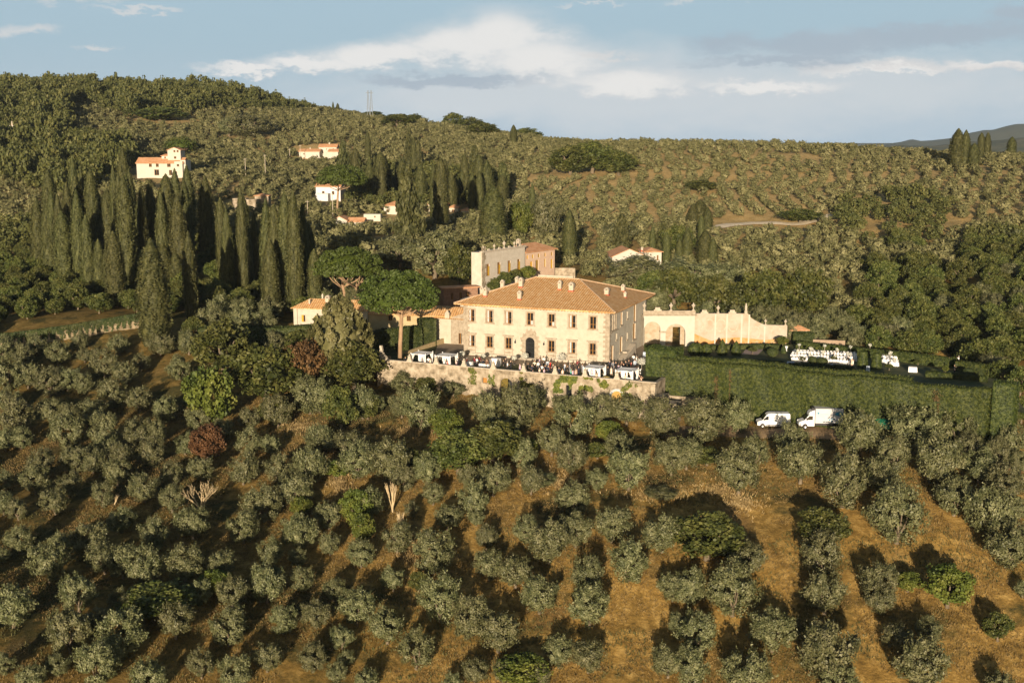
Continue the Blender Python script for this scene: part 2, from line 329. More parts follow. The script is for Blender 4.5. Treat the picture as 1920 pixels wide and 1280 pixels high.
def terrain():
    ny, nx = GX.shape; V = np.stack([GX, GY, GZ], 2).reshape(-1, 3); i = np.arange(nx-1)[None, :]; j = np.arange(ny-1)[:, None]; a = (j*nx+i).ravel()
    F = np.stack([a, a+1, a+nx+1, a+nx], 1); me = np_mesh('hillside', np.zeros((0, 4, 3)), 4, ground_mat(), (V, F))
    me.polygons.foreach_set('use_smooth', [True]*len(me.polygons)); tag(mobj('hillside_ground', me), kind='structure')
    # flat country beyond the ridge, out to the horizon
    mb = MB(); S = 30000; z = -95.5
    ring = [(-S, -S), (S, -S), (S, S), (-S, S)]; mb.add([(x, y, z) for x, y in ring], [(0, 1, 2, 3)])
    tag(mb.build('valley_floor', mat('valley_floor', [(.06, .065, .03), (.12, .10, .05)], .004)), kind='structure')
def ground_mat():
    m = bpy.data.materials.new('dry_grass_ground'); m.use_nodes = True; nt = m.node_tree; N = nt.nodes.new; L = nt.links.new; p = nt.nodes['Principled BSDF']; p.inputs['Roughness'].default_value = .95; p.inputs['Specular IOR Level'].default_value = .1
    tc = N('ShaderNodeTexCoord'); co = tc.outputs['Object']
    def ns(s, d=6, r=.6, st=None):
        c = co
        if st: mp = N('ShaderNodeMapping'); mp.inputs[3].default_value = st; L(co, mp.inputs[0]); c = mp.outputs[0]
        n = N('ShaderNodeTexNoise'); n.inputs['Scale'].default_value = s; n.inputs['Detail'].default_value = d; n.inputs['Roughness'].default_value = r; L(c, n.inputs[0]); return n.outputs[0]
    def rp(x, st):
        r = N('ShaderNodeValToRGB'); L(x, r.inputs[0]); e = r.color_ramp.elements
        e[0].position = st[0][0]; e[0].color = (*st[0][1], 1); e[1].position = st[-1][0]; e[1].color = (*st[-1][1], 1)
        for q in st[1:-1]: k = e.new(q[0]); k.color = (*q[1], 1)
        return r.outputs[0]
    def mx(f, a, b, bt='MIX'):
        m_ = N('ShaderNodeMix'); m_.data_type = 'RGBA'; m_.blend_type = bt
        if isinstance(f, float): m_.inputs[0].default_value = f
        else: L(f, m_.inputs[0])
        L(a, m_.inputs[6]); L(b, m_.inputs[7]); return m_.outputs[2]
    straw = rp(ns(.55, 10, .72), [(.30, (.12, .075, .022)), (.5, (.34, .215, .062)), (.70, (.62, .42, .15))])
    green = rp(ns(1.2, 6), [(.3, (.040, .042, .014)), (.7, (.105, .088, .034))])
    gm = rp(ns(.06, 8, .68), [(.52, (0, 0, 0)), (.62, (1, 1, 1))])
    sx = N('ShaderNodeSeparateXYZ'); L(co, sx.inputs[0]); mr = N('ShaderNodeMapRange'); L(sx.outputs[0], mr.inputs[0]); mr.inputs[1].default_value = -70; mr.inputs[2].default_value = 5; mr.inputs[3].default_value = .62; mr.inputs[4].default_value = 0
    ad = N('ShaderNodeMath'); ad.operation = 'MULTIPLY'; L(mr.outputs[0], ad.inputs[0]); L(ns(.25, 8, .7), ad.inputs[1]); a2_ = N('ShaderNodeMath'); a2_.operation = 'MULTIPLY_ADD'; a2_.use_clamp = True; L(ad.outputs[0], a2_.inputs[0]); a2_.inputs[1].default_value = 1.9; L(gm, a2_.inputs[2])
    c = mx(a2_.outputs[0], straw, green)
    soil = rp(ns(2.5, 6, .7), [(.3, (.11, .068, .032)), (.7, (.28, .185, .095))])
    sm = rp(ns(.11, 6, .6, (1, .4, 1)), [(.58, (0, 0, 0)), (.70, (.7, .7, .7))])
    c = mx(sm, c, soil)
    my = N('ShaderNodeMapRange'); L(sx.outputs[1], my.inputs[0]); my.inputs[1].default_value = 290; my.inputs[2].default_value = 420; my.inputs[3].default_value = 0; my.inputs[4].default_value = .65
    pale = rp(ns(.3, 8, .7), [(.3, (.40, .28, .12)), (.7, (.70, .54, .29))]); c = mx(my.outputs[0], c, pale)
    fine = rp(ns(3.2, 8, .8), [(.3, (.38, .40, .38)), (.7, (1.35, 1.3, 1.2))])
    c = mx(.75, c, fine, 'MULTIPLY'); L(c, p.inputs[0])
    bp = N('ShaderNodeBump'); bp.inputs['Distance'].default_value = .22; bp.inputs['Strength'].default_value = .9; L(ns(2.2, 8, .75), bp.inputs['Height']); L(bp.outputs[0], p.inputs['Normal'])
    return m
terrain()
# ------------------------------------------------------------------ vegetation shapes (unit width, stand on z = 0)
def olive_crown(i, nc=64, per=125, size=.025, flat=.50, zc=.53, tn=210, jit=.55):
    c = sph(nc)*(.74+.42*rng.random((nc, 1)))*np.array([.385, .385, flat*.80]); c[:, 2] += zc
    c[:, :2] *= np.clip(.72+1.1*c[:, 2:3], .7, 1.0); lob = rng.normal(0, .035, c.shape); c += lob
    q = clumpy(c, .085+.07*rng.random(nc), per, size, 2.0, .5, jit, rad=(0, 0, zc-.05))
    ti = rng.integers(0, nc, tn); ti = ti[c[ti, 2] > zc-.2]; tip = c[ti]; d = unit((tip-np.array([0, 0, zc]))*2.0+rng.normal(0, .35, tip.shape)+np.array([0, 0, .7])); tufts = []
    for k in range(4): tufts.append(tip+d*(.07+.035*k))
    P = np.vstack(tufts); D = np.vstack([d]*4); q2 = leaves(P+rng.normal(0, .010, P.shape), D, size*.9, 2.2, 1.2, 1.0)
    return np.vstack([q, q2])
def trunk_mesh(name, h, r, m, forks=4, spread=.22, z1=.55, base=.0, seed=0, n=7):
    g = random.Random(seed); mb = MB(); b = Vector((g.uniform(-.03, .03), g.uniform(-.03, .03), h))
    mb.tube([(0, 0, base-.06), (0.01, .0, h*.4), tuple(b)], [r*1.5, r*1.05, r*.85], n)
    for k in range(forks):
        a = 6.28*k/forks+g.uniform(-.4, .4); s = spread*g.uniform(.7, 1.1)
        e = Vector((math.cos(a)*s, math.sin(a)*s, z1*g.uniform(.85, 1.1))); mid = b.lerp(e, .5)+Vector((math.cos(a)*s*.15, math.sin(a)*s*.15, -.02))
        mb.tube([tuple(b), tuple(mid), tuple(e)], [r*.75, r*.5, r*.25], max(5, n-2))
    return mb.mesh(name, m, True)
OL_C = [np_mesh('olive_crown', olive_crown(i, flat=(.48, .55, .44)[i % 3]), 4, M_OLIVE) for i in range(7)]
OL_T = [trunk_mesh('olive_trunk', .14, .04, M_BARK, 4, .16, .45, seed=i) for i in range(4)]
def oak_crown(nc=95, per=66, size=.040, m=None, hgt=.95, z0=.12, wide=.42, asp=1.3, lump=.10):
    c = sph(nc); rr = (.55+.45*rng.random((nc, 1))**.5); c = c*rr*np.array([wide, wide, (hgt-z0)/2*.86]); c[:, 2] += (hgt+z0)/2
    c[:, :2] *= (1.05-.35*np.clip((c[:, 2:3]-(hgt+z0)/2)/(hgt/2), 0, 1)); c += rng.normal(0, .02, c.shape)
    return clumpy(c, lump*(.7+.8*rng.random(nc)), per, size, asp, .1, .8)
OAK_C = [np_mesh('oak_crown', oak_crown(), 4, M_OAK) for i in range(4)]
OAKB_C = [np_mesh('bright_crown', oak_crown(), 4, M_OAKB) for i in range(2)]
RUST_C = [np_mesh('rust_crown', oak_crown(80, 66, .038), 4, M_RUST) for i in range(1)]
OAK_T = [trunk_mesh('oak_trunk', .28, .035, M_BARK, 5, .25, .65, seed=20+i) for i in range(2)]
def core_loft(prof, n=14, bump=.08, seed=0):
    g = np.random.default_rng(seed); V = []; F = []
    for j, (r, z) in enumerate(prof):
        for k in range(n):
            a = 2*math.pi*k/n; q = r*(1+bump*(g.random()-.5)*2); V.append((q*math.cos(a), q*math.sin(a), z))
    for j in range(len(prof)-1):
        for k in range(n): F.append((j*n+k, j*n+(k+1) % n, (j+1)*n+(k+1) % n, (j+1)*n+k))
    return V, F
def cyp_r(t, fat=.5): return .5*(.72+.28*min(1, t/.22))*max(0.0, 1-max(0, (t-fat)/(1-fat))**2.0)**.8*(1 if t < .999 else 0)
def cypress_crown(i, n=4200, size=.05, fat=.45, m=None):
    g = np.random.default_rng(100+i); prof = [(max(.004, cyp_r(t, fat)*.84), t) for t in np.linspace(.025, .985, 16)]
    core = core_loft(prof, 12, .10, i)
    t = g.random(int(n*1.4)); rr = np.array([cyp_r(x, fat) for x in t]); keep = g.random(len(t)) < (rr+.06)/.56; t = t[keep]; rr = rr[keep]; a = g.random(len(t))*6.283
    lump = 1+.09*np.sin(a*5+t*11+i)+.07*np.sin(a*9-t*23)+.05*np.sin(t*47+a*3)
    R = rr*lump*(.86+.17*g.random(len(t))); P = np.stack([R*np.cos(a), R*np.sin(a), .02+t*.97], 1)
    Nn = np.stack([np.cos(a), np.sin(a), .0*a], 1)
    q = leaves(np.zeros_like(P), Nn, .075, 1.6, 1.5, .35, g); q[:, :, 2] *= .14; q += P[:, None, :]
    return np_mesh('cypress_crown', q, 4, m or M_CYP, core)
CYP_C = [cypress_crown(i, fat=(.42, .55, .65, .50)[i % 4]) for i in range(5)]
CYP_T = [trunk_mesh('cypress_trunk', .10, .07, M_BARK, 0, seed=40)]
def conif_crown(i):
    g = np.random.default_rng(300+i); nc = 90; t = g.random(nc)**.8; a = g.random(nc)*6.283; R = .42*(1-t)**.75*(.75+.35*g.random(nc))*np.minimum(1, .5+t*4)
    c = np.stack([R*np.cos(a), R*np.sin(a), .08+t*.86], 1); q = clumpy(c, .09+.05*g.random(nc)*(1-t*.6), 46, .05, 1.5, -.1, .8, .7)
    return np_mesh('conifer_crown', q, 4, M_CYP, core_loft([(max(.01, .34*(1-x)**.75*min(1, .5+x*4)), .06+x*.85) for x in np.linspace(0, .98, 12)], 12, .15, i))
CON_C = [conif_crown(i) for i in range(2)]
def laurel_crown():
    g = np.random.default_rng(9); nc = 210; d = sph(nc, g); d[:, 2] = d[:, 2]
    c = d*np.array([.43, .43, .44]); c[:, 2] += .50; t = np.clip(c[:, 2], 0, 1); k = np.where(t > .35, 1-.66*(t-.35)/.65, 1.0); c[:, :2] *= k[:, None]; c *= 1
    up = unit(d+np.array([0, 0, 1.2])); Ps = []; Ns = []
    for s in range(9):
        P = c+up*(s*.012)+g.normal(0, .006, c.shape)
        for r in range(6): Ps.append(P+g.normal(0, .012*(1-s*.07), c.shape)); Ns.append(d)
    return np_mesh('laurel_crown', leaves(np.vstack(Ps), np.vstack(Ns), .032, 2.2, 1.2, .7, g), 4, M_LAUREL, core_loft([(.32*math.sin(math.pi*min(.98, .12+x*.86))**.6*(1-.75*max(0, x-.35)), .04+.86*x) for x in np.linspace(0, 1, 10)], 12, .1, 3))
LAU_C = laurel_crown()

def treeobj(name, crown, trunk, loc, w, h=None, label=None, cat='tree', group=None, rz=None, crown_label=None):
    h = h or w
    t = thing(name, loc, rz if rz is not None else random.uniform(0, 6.28), label, cat, group, (w, w, h))
    c = mobj('crown', crown, t); mobj('trunk', trunk, t); return t

# lists of (x, y, crown width) read off enlargements of the photo; o = enlargement origin, k = its scale
def conv(lst, ox, oy, k): return [(ox+x*k, oy+y*k, w*k) for x, y, w in lst]
OLV = conv([(90, 200, 165), (225, 185, 130), (15, 335, 120), (300, 330, 110), (230, 410, 175), (450, 280, 130), (485, 370, 165), (728, 248, 180), (660, 450, 200), (820, 430, 150), (885, 590, 215), (870, 340, 130), (950, 230, 200), (1130, 230, 150), (1050, 370, 200), (1220, 385, 130), (1120, 505, 160), (1320, 190, 130), (1365, 270, 130), (1330, 460, 150), (1270, 580, 210), (1395, 560, 80), (1350, 710, 180), (1300, 340, 110), (570, 740, 190), (270, 760, 140), (205, 900, 195), (585, 910, 165), (805, 850, 150), (815, 930, 120), (370, 1060, 175), (600, 1150, 250), (1010, 1060, 110), (890, 1100, 120), (985, 1210, 210), (260, 1245, 190), (20, 890, 140), (60, 1065, 160), (30, 1210, 160), (1405, 890, 70), (640, 1270, 160), (1180, 300, 110), (1395, 370, 90), (1300, 1290, 120)], 1280, 700, .4533)
OLV += conv([(90, 130, 120), (140, 90, 100), (250, 90, 130), (330, 150, 160), (600, 110, 170), (730, 150, 170), (620, 205, 95), (800, 80, 120), (910, 100, 100), (960, 190, 160), (1075, 150, 120), (1180, 150, 130), (1330, 190, 150), (870, 280, 120), (950, 350, 130), (1145, 300, 110), (1190, 400, 165), (1365, 350, 140), (200, 370, 170), (70, 360, 140), (260, 440, 90), (355, 400, 120), (520, 420, 80), (630, 440, 130), (545, 530, 125), (960, 520, 130), (600, 680, 95), (440, 590, 110), (380, 500, 85), (765, 650, 100), (860, 700, 165), (970, 650, 135), (1120, 620, 150), (1325, 660, 155), (1190, 780, 150), (380, 740, 170), (610, 795, 120), (720, 820, 130), (1020, 840, 130), (820, 910, 160), (1025, 960, 175), (410, 940, 170), (530, 1010, 150), (650, 1060, 180), (190, 1040, 150), (65, 960, 150), (310, 1150, 140), (1370, 880, 120), (1390, 1030, 90), (900, 1150, 130), (1020, 1170, 130), (1350, 1190, 130), (100, 1270, 100), (460, 1285, 80), (20, 1180, 70), (700, 250, 90), (290, 560, 60), (560, 600, 60)], 640, 700, .4533)
OLV += conv([(85, 130, 80), (300, 125, 52), (370, 150, 100), (500, 150, 62), (205, 120, 80), (440, 190, 80), (635, 170, 80), (30, 200, 110), (100, 195, 90), (180, 220, 90), (240, 205, 85), (295, 225, 65), (400, 265, 90), (495, 280, 88), (325, 330, 90), (180, 320, 90), (240, 345, 80), (35, 290, 80), (60, 345, 120), (20, 420, 80), (75, 415, 80), (240, 400, 120), (370, 400, 110), (490, 400, 100), (545, 400, 80), (540, 470, 100), (380, 450, 80), (270, 490, 100), (330, 500, 80), (150, 510, 90), (430, 480, 80), (415, 540, 92), (125, 565, 100), (245, 580, 90), (195, 640, 92), (15, 565, 60), (15, 650, 80), (65, 670, 72), (655, 440, 72), (880, 430, 90), (955, 440, 72), (860, 530, 98), (710, 525, 85), (985, 530, 90), (1095, 520, 120), (1045, 600, 120), (930, 650, 120), (1060, 750, 120), (860, 730, 112), (950, 820, 90), (1165, 790, 80), (680, 715, 112), (545, 755, 100), (320, 780, 125), (225, 795, 90), (175, 860, 130), (370, 840, 110), (435, 855, 110), (510, 870, 125), (650, 860, 130), (280, 965, 130), (50, 1015, 140), (250, 1100, 150), (345, 1060, 90), (430, 1110, 150), (380, 1180, 120), (620, 1060, 125), (350, 1215, 140), (530, 1255, 130), (945, 930, 132), (820, 960, 110), (810, 1080, 135), (830, 1240, 120), (1105, 1190, 100), (1180, 950, 80), (1190, 1240, 70), (20, 1215, 70), (10, 830, 50), (1095, 270, 120), (130, 90, 70), (280, 80, 60), (420, 90, 70), (1050, 840, 60)], 0, 600, .5311)
ORD = ['first', 'second', 'third', 'fourth', 'fifth', 'sixth', 'seventh', 'eighth', 'ninth', 'tenth', 'eleventh', 'twelfth', 'thirteenth', 'fourteenth', 'fifteenth', 'sixteenth', 'seventeenth', 'eighteenth', 'nineteenth', 'twentieth', 'twenty-first', 'twenty-second', 'twenty-third', 'twenty-fourth', 'twenty-fifth', 'twenty-sixth', 'twenty-seventh', 'twenty-eighth', 'twenty-ninth', 'thirtieth', 'thirty-first', 'thirty-second', 'thirty-third', 'thirty-fourth', 'thirty-fifth', 'thirty-sixth', 'thirty-seventh', 'thirty-eighth', 'thirty-ninth', 'fortieth']
def strip(v):
    for lim, s in ((745, 'row under the terrace wall'), (815, 'row level with the vans'), (880, 'row just below the vans'), (945, 'upper slope row'), (1010, 'middle slope row'), (1075, 'lower slope row'), (1145, 'third row from the bottom'), (1210, 'second row from the bottom'), (9999, 'lowest row')):
        if v < lim: return s
OLV = [(u, v+w*.07+(17 if v < 765 and 700 < u < 1280 else 0), w*(.80 if v < 765 and 700 < u < 1280 else 1)) for u, v, w in OLV]
_g = random.Random(44); _k = 0; _all = list(OLV)
for _ in range(4000):
    _u = _g.uniform(5, 1120); _v = _g.uniform(770, 1270); _w = _g.uniform(40, 58)
    if _k < 34 and all((_u-a)**2+((_v-b)*1.1)**2 > (.55*(_w+c))**2 for a, b, c in _all) and not (690 < _u < 790 and 900 < _v < 1060) and not (340 < _u < 420 and 880 < _v < 980): _all.append((_u, _v, _w)); _k += 1
OLV = _all; rows = {}
for it in OLV: rows.setdefault(strip(it[1]), []).append(it)
n_ol = 0; NEAR = []
for s, items in rows.items():
    items.sort(key=lambda q: q[0])
    for k, (u, v, w) in enumerate(items):
        p = onground(u, v+w*.44); W = w*1.08*(p.y*.985+8)/FPX; NEAR.append((p.x, p.y, W))
        look = 'big' if w > 68 else 'middling' if w > 48 else 'small'
        o = ORD[k] if k < len(items)/2 or len(items) > 60 else None
        lab = f'{look} olive tree, {ORD[k]} from the left in the {s}' if k < len(items)*.5 else f'{look} olive tree, {ORD[len(items)-1-k]} from the right in the {s}' if k < len(items)-1 else f'{look} olive tree at the right end of the {s}'
        treeobj('olive_tree', OL_C[n_ol % 7], OL_T[n_ol % 4], p, W*random.uniform(.93, 1.05), W*random.uniform(.96, 1.12), lab, group='olive trees on the slope below the villa'); n_ol += 1

# broadleaf trees and shrubs near the house: (u, v centre, w px, h px, kind, label)
B = [(420, 655, 110, 100, 'g', 'green broadleaf tree below the dark left hedge'), (500, 705, 130, 110, 'g', 'wide green broadleaf tree between the rust tree and the yellow-green one'),
     (392, 745, 92, 118, 'y', 'yellow-green broadleaf tree standing above the small rust-brown tree'), (572, 690, 82, 105, 'r', 'tall rust-brown tree left of the pale laurel'),
     (390, 830, 68, 72, 'r', 'small rust-brown tree on the left slope'), (665, 690, 105, 90, 'g', 'green broadleaf tree at the foot of the pale laurel'), (640, 765, 62, 85, 'g', 'narrow green tree right of the rust-brown tree'),
     (518, 768, 60, 55, 'g', 'low green bush left of an olive beneath the rust tree'), (690, 765, 50, 45, 'g', 'dark green bush left of the orange clearing'), (455, 645, 60, 40, 'g', 'dark bush against the left hedge'),
     (600, 745, 60, 60, 'o', 'olive tree with thick trunk in front of the rust tree'), (560, 640, 60, 40, 'g', 'green shrub left of the pale laurel'),
     (837, 795, 62, 58, 'y', 'bright green shrub among olives below the terrace'), (860, 850, 110, 80, 'g', 'dark wide bush on the central slope'), (925, 830, 105, 80, 'g', 'dark green thicket right of the wide bush on the central slope'),
     (1140, 808, 48, 40, 'y', 'bright green sapling below the white arched door'), (985, 835, 50, 28, 'y', 'low green grass clump on a terrace edge'), (668, 950, 62, 70, 'y', 'bright green fig bush on the left central slope'), (680, 990, 45, 60, 'y', 'bright green fig bush under the other fig bush'),
     (1325, 1005, 140, 90, 'g', 'broad dark bush on the right central slope'), (1540, 990, 100, 75, 'g', 'dark green oak standing behind an olive on the right slope'), (1776, 1098, 92, 84, 'y', 'round bright green tree alone on the right golden slope'),
     (1870, 1175, 55, 55, 'g', 'small dark bush in the lower right corner'), (1702, 1090, 50, 40, 'y', 'yellow-green shrub left of the round bright tree'), (980, 1255, 100, 60, 'y', 'spiky green shrub at the bottom centre'),
     (295, 1125, 130, 60, 'g', 'dark green reed clump on the lower left slope'), (405, 1090, 60, 45, 'y', 'pale green spiky shrub on the lower left slope'), (785, 1090, 36, 40, 'g', 'small dark shrub by a bare patch on the central slope'), (565, 950, 40, 40, 'y', 'small green shrub between two olives on the left slope'),
     (560, 975, 30, 30, 'y', 'tiny green shrub among left slope olives'), (1325, 855, 60, 36, 'g', 'dark hedge-like bush between olives'), (1120, 845, 50, 30, 'g', 'low dark bush under the centre olives'), (1520, 770, 40, 20, 'g', 'dark bush at the foot of the long hedge behind the truck'),
     (1365, 775, 60, 30, 'g', 'dark bush at the foot of the long hedge beside the van'), (757, 718, 46, 34, 'o', 'grey brush at the foot of the terrace wall below the first gazebo'), (800, 722, 44, 30, 'g', 'dark brush at the foot of the terrace wall below the second gazebo'), (850, 730, 44, 28, 'l', 'pale brush at the foot of the terrace wall left of the cellar door'), (1010, 735, 50, 34, 'g', 'dark brush at the foot of the terrace wall right of the cellar door'), (1062, 742, 46, 30, 'o', 'grey brush at the foot of the terrace wall under the creeper'), (1110, 748, 44, 28, 'g', 'dark brush left of the arched yellow door'), (1200, 742, 40, 30, 'g', 'dark brush right of the arched yellow door'), (770, 860, 40, 40, 'g', 'dark bush left of the wide bush on the central slope'),
     (364, 620, 42, 50, 'g', 'round dark clipped bush by the big cypress'), (815, 482, 95, 85, 'o', 'dark evergreen oak behind the right stone pine'), (860, 500, 60, 75, 'g', 'dark evergreen oak beside the stone orangery'), (750, 480, 80, 60, 'l', 'pale bushy olive between the two stone pines'),
     (790, 545, 40, 50, 'g', 'dark tree behind the stone pine crown'), 
     (1431, 555, 96, 96, 'g', 'round dark evergreen oak behind the garden wall'), (1508, 555, 96, 96, 'g', 'round dark evergreen oak right of its twin behind the garden wall'), (1340, 560, 90, 80, 'g', 'dark tree behind the garden wall arches'), (1265, 545, 95, 80, 'g', 'dark tree right of the villa roof'), (1290, 515, 110, 50, 'l', 'pale olive thicket below the white house'), (1190, 508, 110, 46, 'l', 'pale olive thicket behind the villa roof'), (1350, 520, 80, 50, 'o', 'grey-green tree above the garden wall'),
     (1225, 540, 70, 60, 'g', 'dark tree at the villa roof corner'),
     (1070, 302, 78, 54, 'g', 'dark oak at the left of the copse on the hill'), (1110, 298, 85, 56, 'g', 'dark oak in the middle of the copse on the hill'), (1160, 308, 70, 44, 'g', 'dark oak at the right of the copse on the hill'), (1316, 243, 56, 22, 'g', 'dark flat-topped oak on the skyline'), (1139, 244, 74, 22, 'g', 'wide dark oak on the skyline'), (1074, 247, 22, 14, 'g', 'small round tree on the skyline'), (985, 242, 60, 26, 'g', 'dark tree on the skyline left of centre'), (1252, 250, 14, 14, 'g', 'tiny shrub on the skyline'),
     (850, 215, 40, 34, 'g', 'dark oak clump on the sloping skyline'), (880, 232, 60, 30, 'g', 'dark oak on the sloping skyline'), (905, 245, 60, 26, 'g', 'dark oak below the sloping skyline'), (745, 205, 60, 24, 'g', 'dark low oak on the left skyline'), (700, 203, 40, 14, 'g', 'low tree by the lattice mast'), (775, 212, 50, 22, 'g', 'dark low oak right of the lattice mast'),
     (1500, 405, 80, 24, 'g', 'low dark bushes beside the pale track'), (975, 415, 46, 70, 'y', 'green leafy tree among the central cypresses'), (1025, 410, 55, 80, 'o', 'brownish green tree right of the central cypresses'), (770, 430, 50, 40, 'g', 'dark tree left of centre houses'),
     (1270, 455, 60, 60, 'g', 'dark tree among cypresses behind the white house'), (1160, 440, 60, 40, 'o', 'grey-green tree left of the white house'), (300, 215, 90, 26, 'g', 'dark umbrella-like tree on the left hill'), (470, 240, 80, 40, 'l', 'pale feathery tree on the left hill'), (430, 240, 40, 34, 'o', 'brownish tree on the left hill'),
     (340, 275, 56, 34, 'g', 'dark pine behind the towered house'), (610, 830, 70, 40, 'l', 'pale dry reed clump on the left central slope'), (655, 835, 60, 44, 'l', 'pale dry reed clump right of the other reed clump'), (630, 880, 50, 34, 'y', 'green-gold weeds below the pale reed clumps'), (745, 1010, 50, 60, 'l', 'pale brush around the leafless trunks'), (1010, 900, 60, 24, 'l', 'pale dry brush on the golden bank'), (1240, 925, 60, 22, 'l', 'pale dry brush on the bank above the dark bush'), (1840, 705, 60, 44, 'g', 'dark tree beyond the garden end behind the lemon pot'), (1880, 700, 60, 48, 'g', 'dark tree behind the hedge pillar'), (1912, 715, 50, 56, 'g', 'dark tree right of the hedge pillar at the picture edge'), (1862, 685, 50, 40, 'o', 'grey-green tree above the end of the long hedge'), (1915, 770, 40, 50, 'g', 'dark tree at the foot of the hedge pillar'), (600, 600, 1, 1, None, '')]
NEARB = []
for u, v, w, h, kd, lab in B:
    if not kd: continue
    p = onground(u, v+h*.48); k = (p.y*.985+8)/FPX; W = w*k*1.1; H = h*k*1.08; NEARB.append((p.x, p.y, W))
    cr = {'g': OAK_C[n_ol % 4], 'y': OAKB_C[n_ol % 2], 'r': RUST_C[0], 'o': OL_C[n_ol % 7], 'l': OL_C[(n_ol+3) % 7]}[kd]; n_ol += 1
    shrub = W < 4.5 or 'bush' in lab or 'shrub' in lab
    treeobj('shrub' if shrub else 'broadleaf_tree', cr, OAK_T[n_ol % 2], p, W, H, lab, 'shrub' if shrub else 'tree')

# the pale laurel and the dark clipped shapes
p = atz(645, 672, .2); treeobj('laurel_tree', LAU_C, OAK_T[0], (p.x, p.y-4, -2), 14.2, 14.6, 'big pale dome-shaped laurel tree in front of the long low cottage', rz=1.0)

# cypresses: (u, v top, v bottom, w px, depth m or None)
def C0(l, ox, oy, k): return [(ox+x*k, oy+a*k, oy+b*k, w*k) for x, a, b, w in l]
CY = C0([(275, 340, 850, 100), (340, 390, 860, 100), (395, 430, 880, 60), (440, 430, 930, 110), (465, 250, 520, 42), (510, 210, 560, 62), (565, 145, 600, 62), (545, 290, 930, 90), (600, 450, 970, 90), (630, 220, 520, 42), (670, 290, 640, 72), (675, 610, 990, 92), (740, 280, 760, 105), (735, 630, 1010, 80), (795, 170, 640, 80), (860, 200, 920, 112), (885, 150, 640, 80), (955, 330, 800, 80), (1025, 240, 820, 92), (960, 680, 1000, 70), (1140, 190, 900, 120), (1100, 300, 930, 90), (1210, 310, 950, 120), (1190, 150, 700, 90), (1250, 220, 760, 85), (1280, 560, 1150, 92), (1390, 200, 760, 104), (1490, 340, 900, 72), (1530, 410, 1010, 84), (1520, 700, 1010, 90), (1630, 290, 1000, 72), (1600, 540, 1000, 60), (1710, 430, 940, 62), (780, 560, 1060, 110), (900, 780, 1000, 80), (1100, 640, 980, 120), (1180, 700, 970, 110)], 0, 280, .2812)
_g = random.Random(12)
for _ in range(18):
    _u = _g.uniform(95, 470); _b = _g.uniform(455, 560)+(_u < 200)*-20; CY.append((_u, _b-_g.uniform(135, 190), _b, _g.uniform(17, 28)))
CY += [(505, 378, 590, 26), (520, 388, 590, 26), (540, 366, 588, 34), (556, 362, 590, 30), (572, 385, 575, 22), (592, 470, 590, 24), (510, 450, 600, 30), (582, 420, 560, 24)]
CYL = [(1045, 640, 1290, 230)]
CY2 = C0([(515, 340, 560, 36), (600, 480, 800, 90), (650, 560, 790, 60), (720, 500, 720, 60), (810, 380, 620, 44), (940, 560, 950, 52), (985, 520, 1000, 92), (1010, 520, 760, 50), (1080, 640, 800, 72), (1120, 590, 780, 50), (1150, 600, 780, 60), (1190, 600, 800, 82), (1225, 560, 760, 60), (1280, 530, 820, 92), (1320, 700, 1060, 155), (1290, 760, 1060, 110), (1570, 680, 980, 52), (1810, 850, 1180, 84), (1450, 300, 430, 42), (290, 125, 195, 14), (320, 130, 195, 20), (560, 500, 720, 60)], 540, 150, .2917)
CY3 = C0([(140, 410, 620, 52), (465, 475, 600, 26), (520, 500, 620, 34), (600, 480, 620, 42), (570, 520, 620, 30), (650, 370, 490, 60), (625, 385, 490, 50), (680, 400, 500, 40), (655, 430, 560, 26), (670, 490, 630, 62), (700, 520, 640, 40), (1500, 100, 165, 40), (1520, 105, 166, 30), (1550, 95, 168, 22), (1592, 105, 182, 26), (1655, 95, 245, 60), (1685, 100, 245, 40), (1720, 150, 248, 42), (1748, 110, 208, 26), (1773, 108, 208, 26), (1808, 115, 205, 36), (1828, 113, 205, 32), (1868, 125, 210, 34), (1895, 140, 210, 36), (900, 980, 981, 1)], 1000, 200, .4792)[:-1]
_g = random.Random(31)
for _ in range(14):
    _b = _g.uniform(372, 398); CY2.append((_g.uniform(662, 945), _b-_g.uniform(60, 95), _b, _g.uniform(14, 24)))
def cyp(l, group, names, rowname, crown=None):
    l = sorted(l, key=lambda q: q[0])
    for i, (u, a, b, w) in enumerate(l):
        p = onground(u, b-2); k = (p.y*.985+8)/FPX; W = max(w*k*1.08, .8); H = (b-a)*k*1.02
        j = i if i < 36 else len(l)-1-i; lab = f'{names[0] if H > 19 else names[1]}, {ORD[j]} from the {"left" if i < 36 else "right"} in the {rowname}'
        treeobj('cypress_tree', crown or CYP_C[i % 5], CYP_T[0], p, W, H, lab, group=group)
cyp(CY, 'cypresses of the left grove', ('tall dark cypress', 'short dark cypress'), 'grove left of the villa')
cyp(CY2, 'cypresses around the hillside houses', ('tall cypress', 'slim cypress'), 'group behind the stone pines')
cyp([c for c in CY3 if c[0] < 1600], 'cypresses by the white house', ('tall cypress', 'slim cypress'), 'group around the white house')
cyp([c for c in CY3 if c[0] >= 1600], 'cypresses on the right skyline', ('dark cypress', 'dark skyline cypress'), 'row on the right skyline')
p = onground(292, 650); k = (p.y*.985+8)/FPX
treeobj('cypress_tree', CYP_C[0], CYP_T[0], p, 62*k, 205*k, 'broad shaggy dark cypress at the corner where the left path meets the hedge')
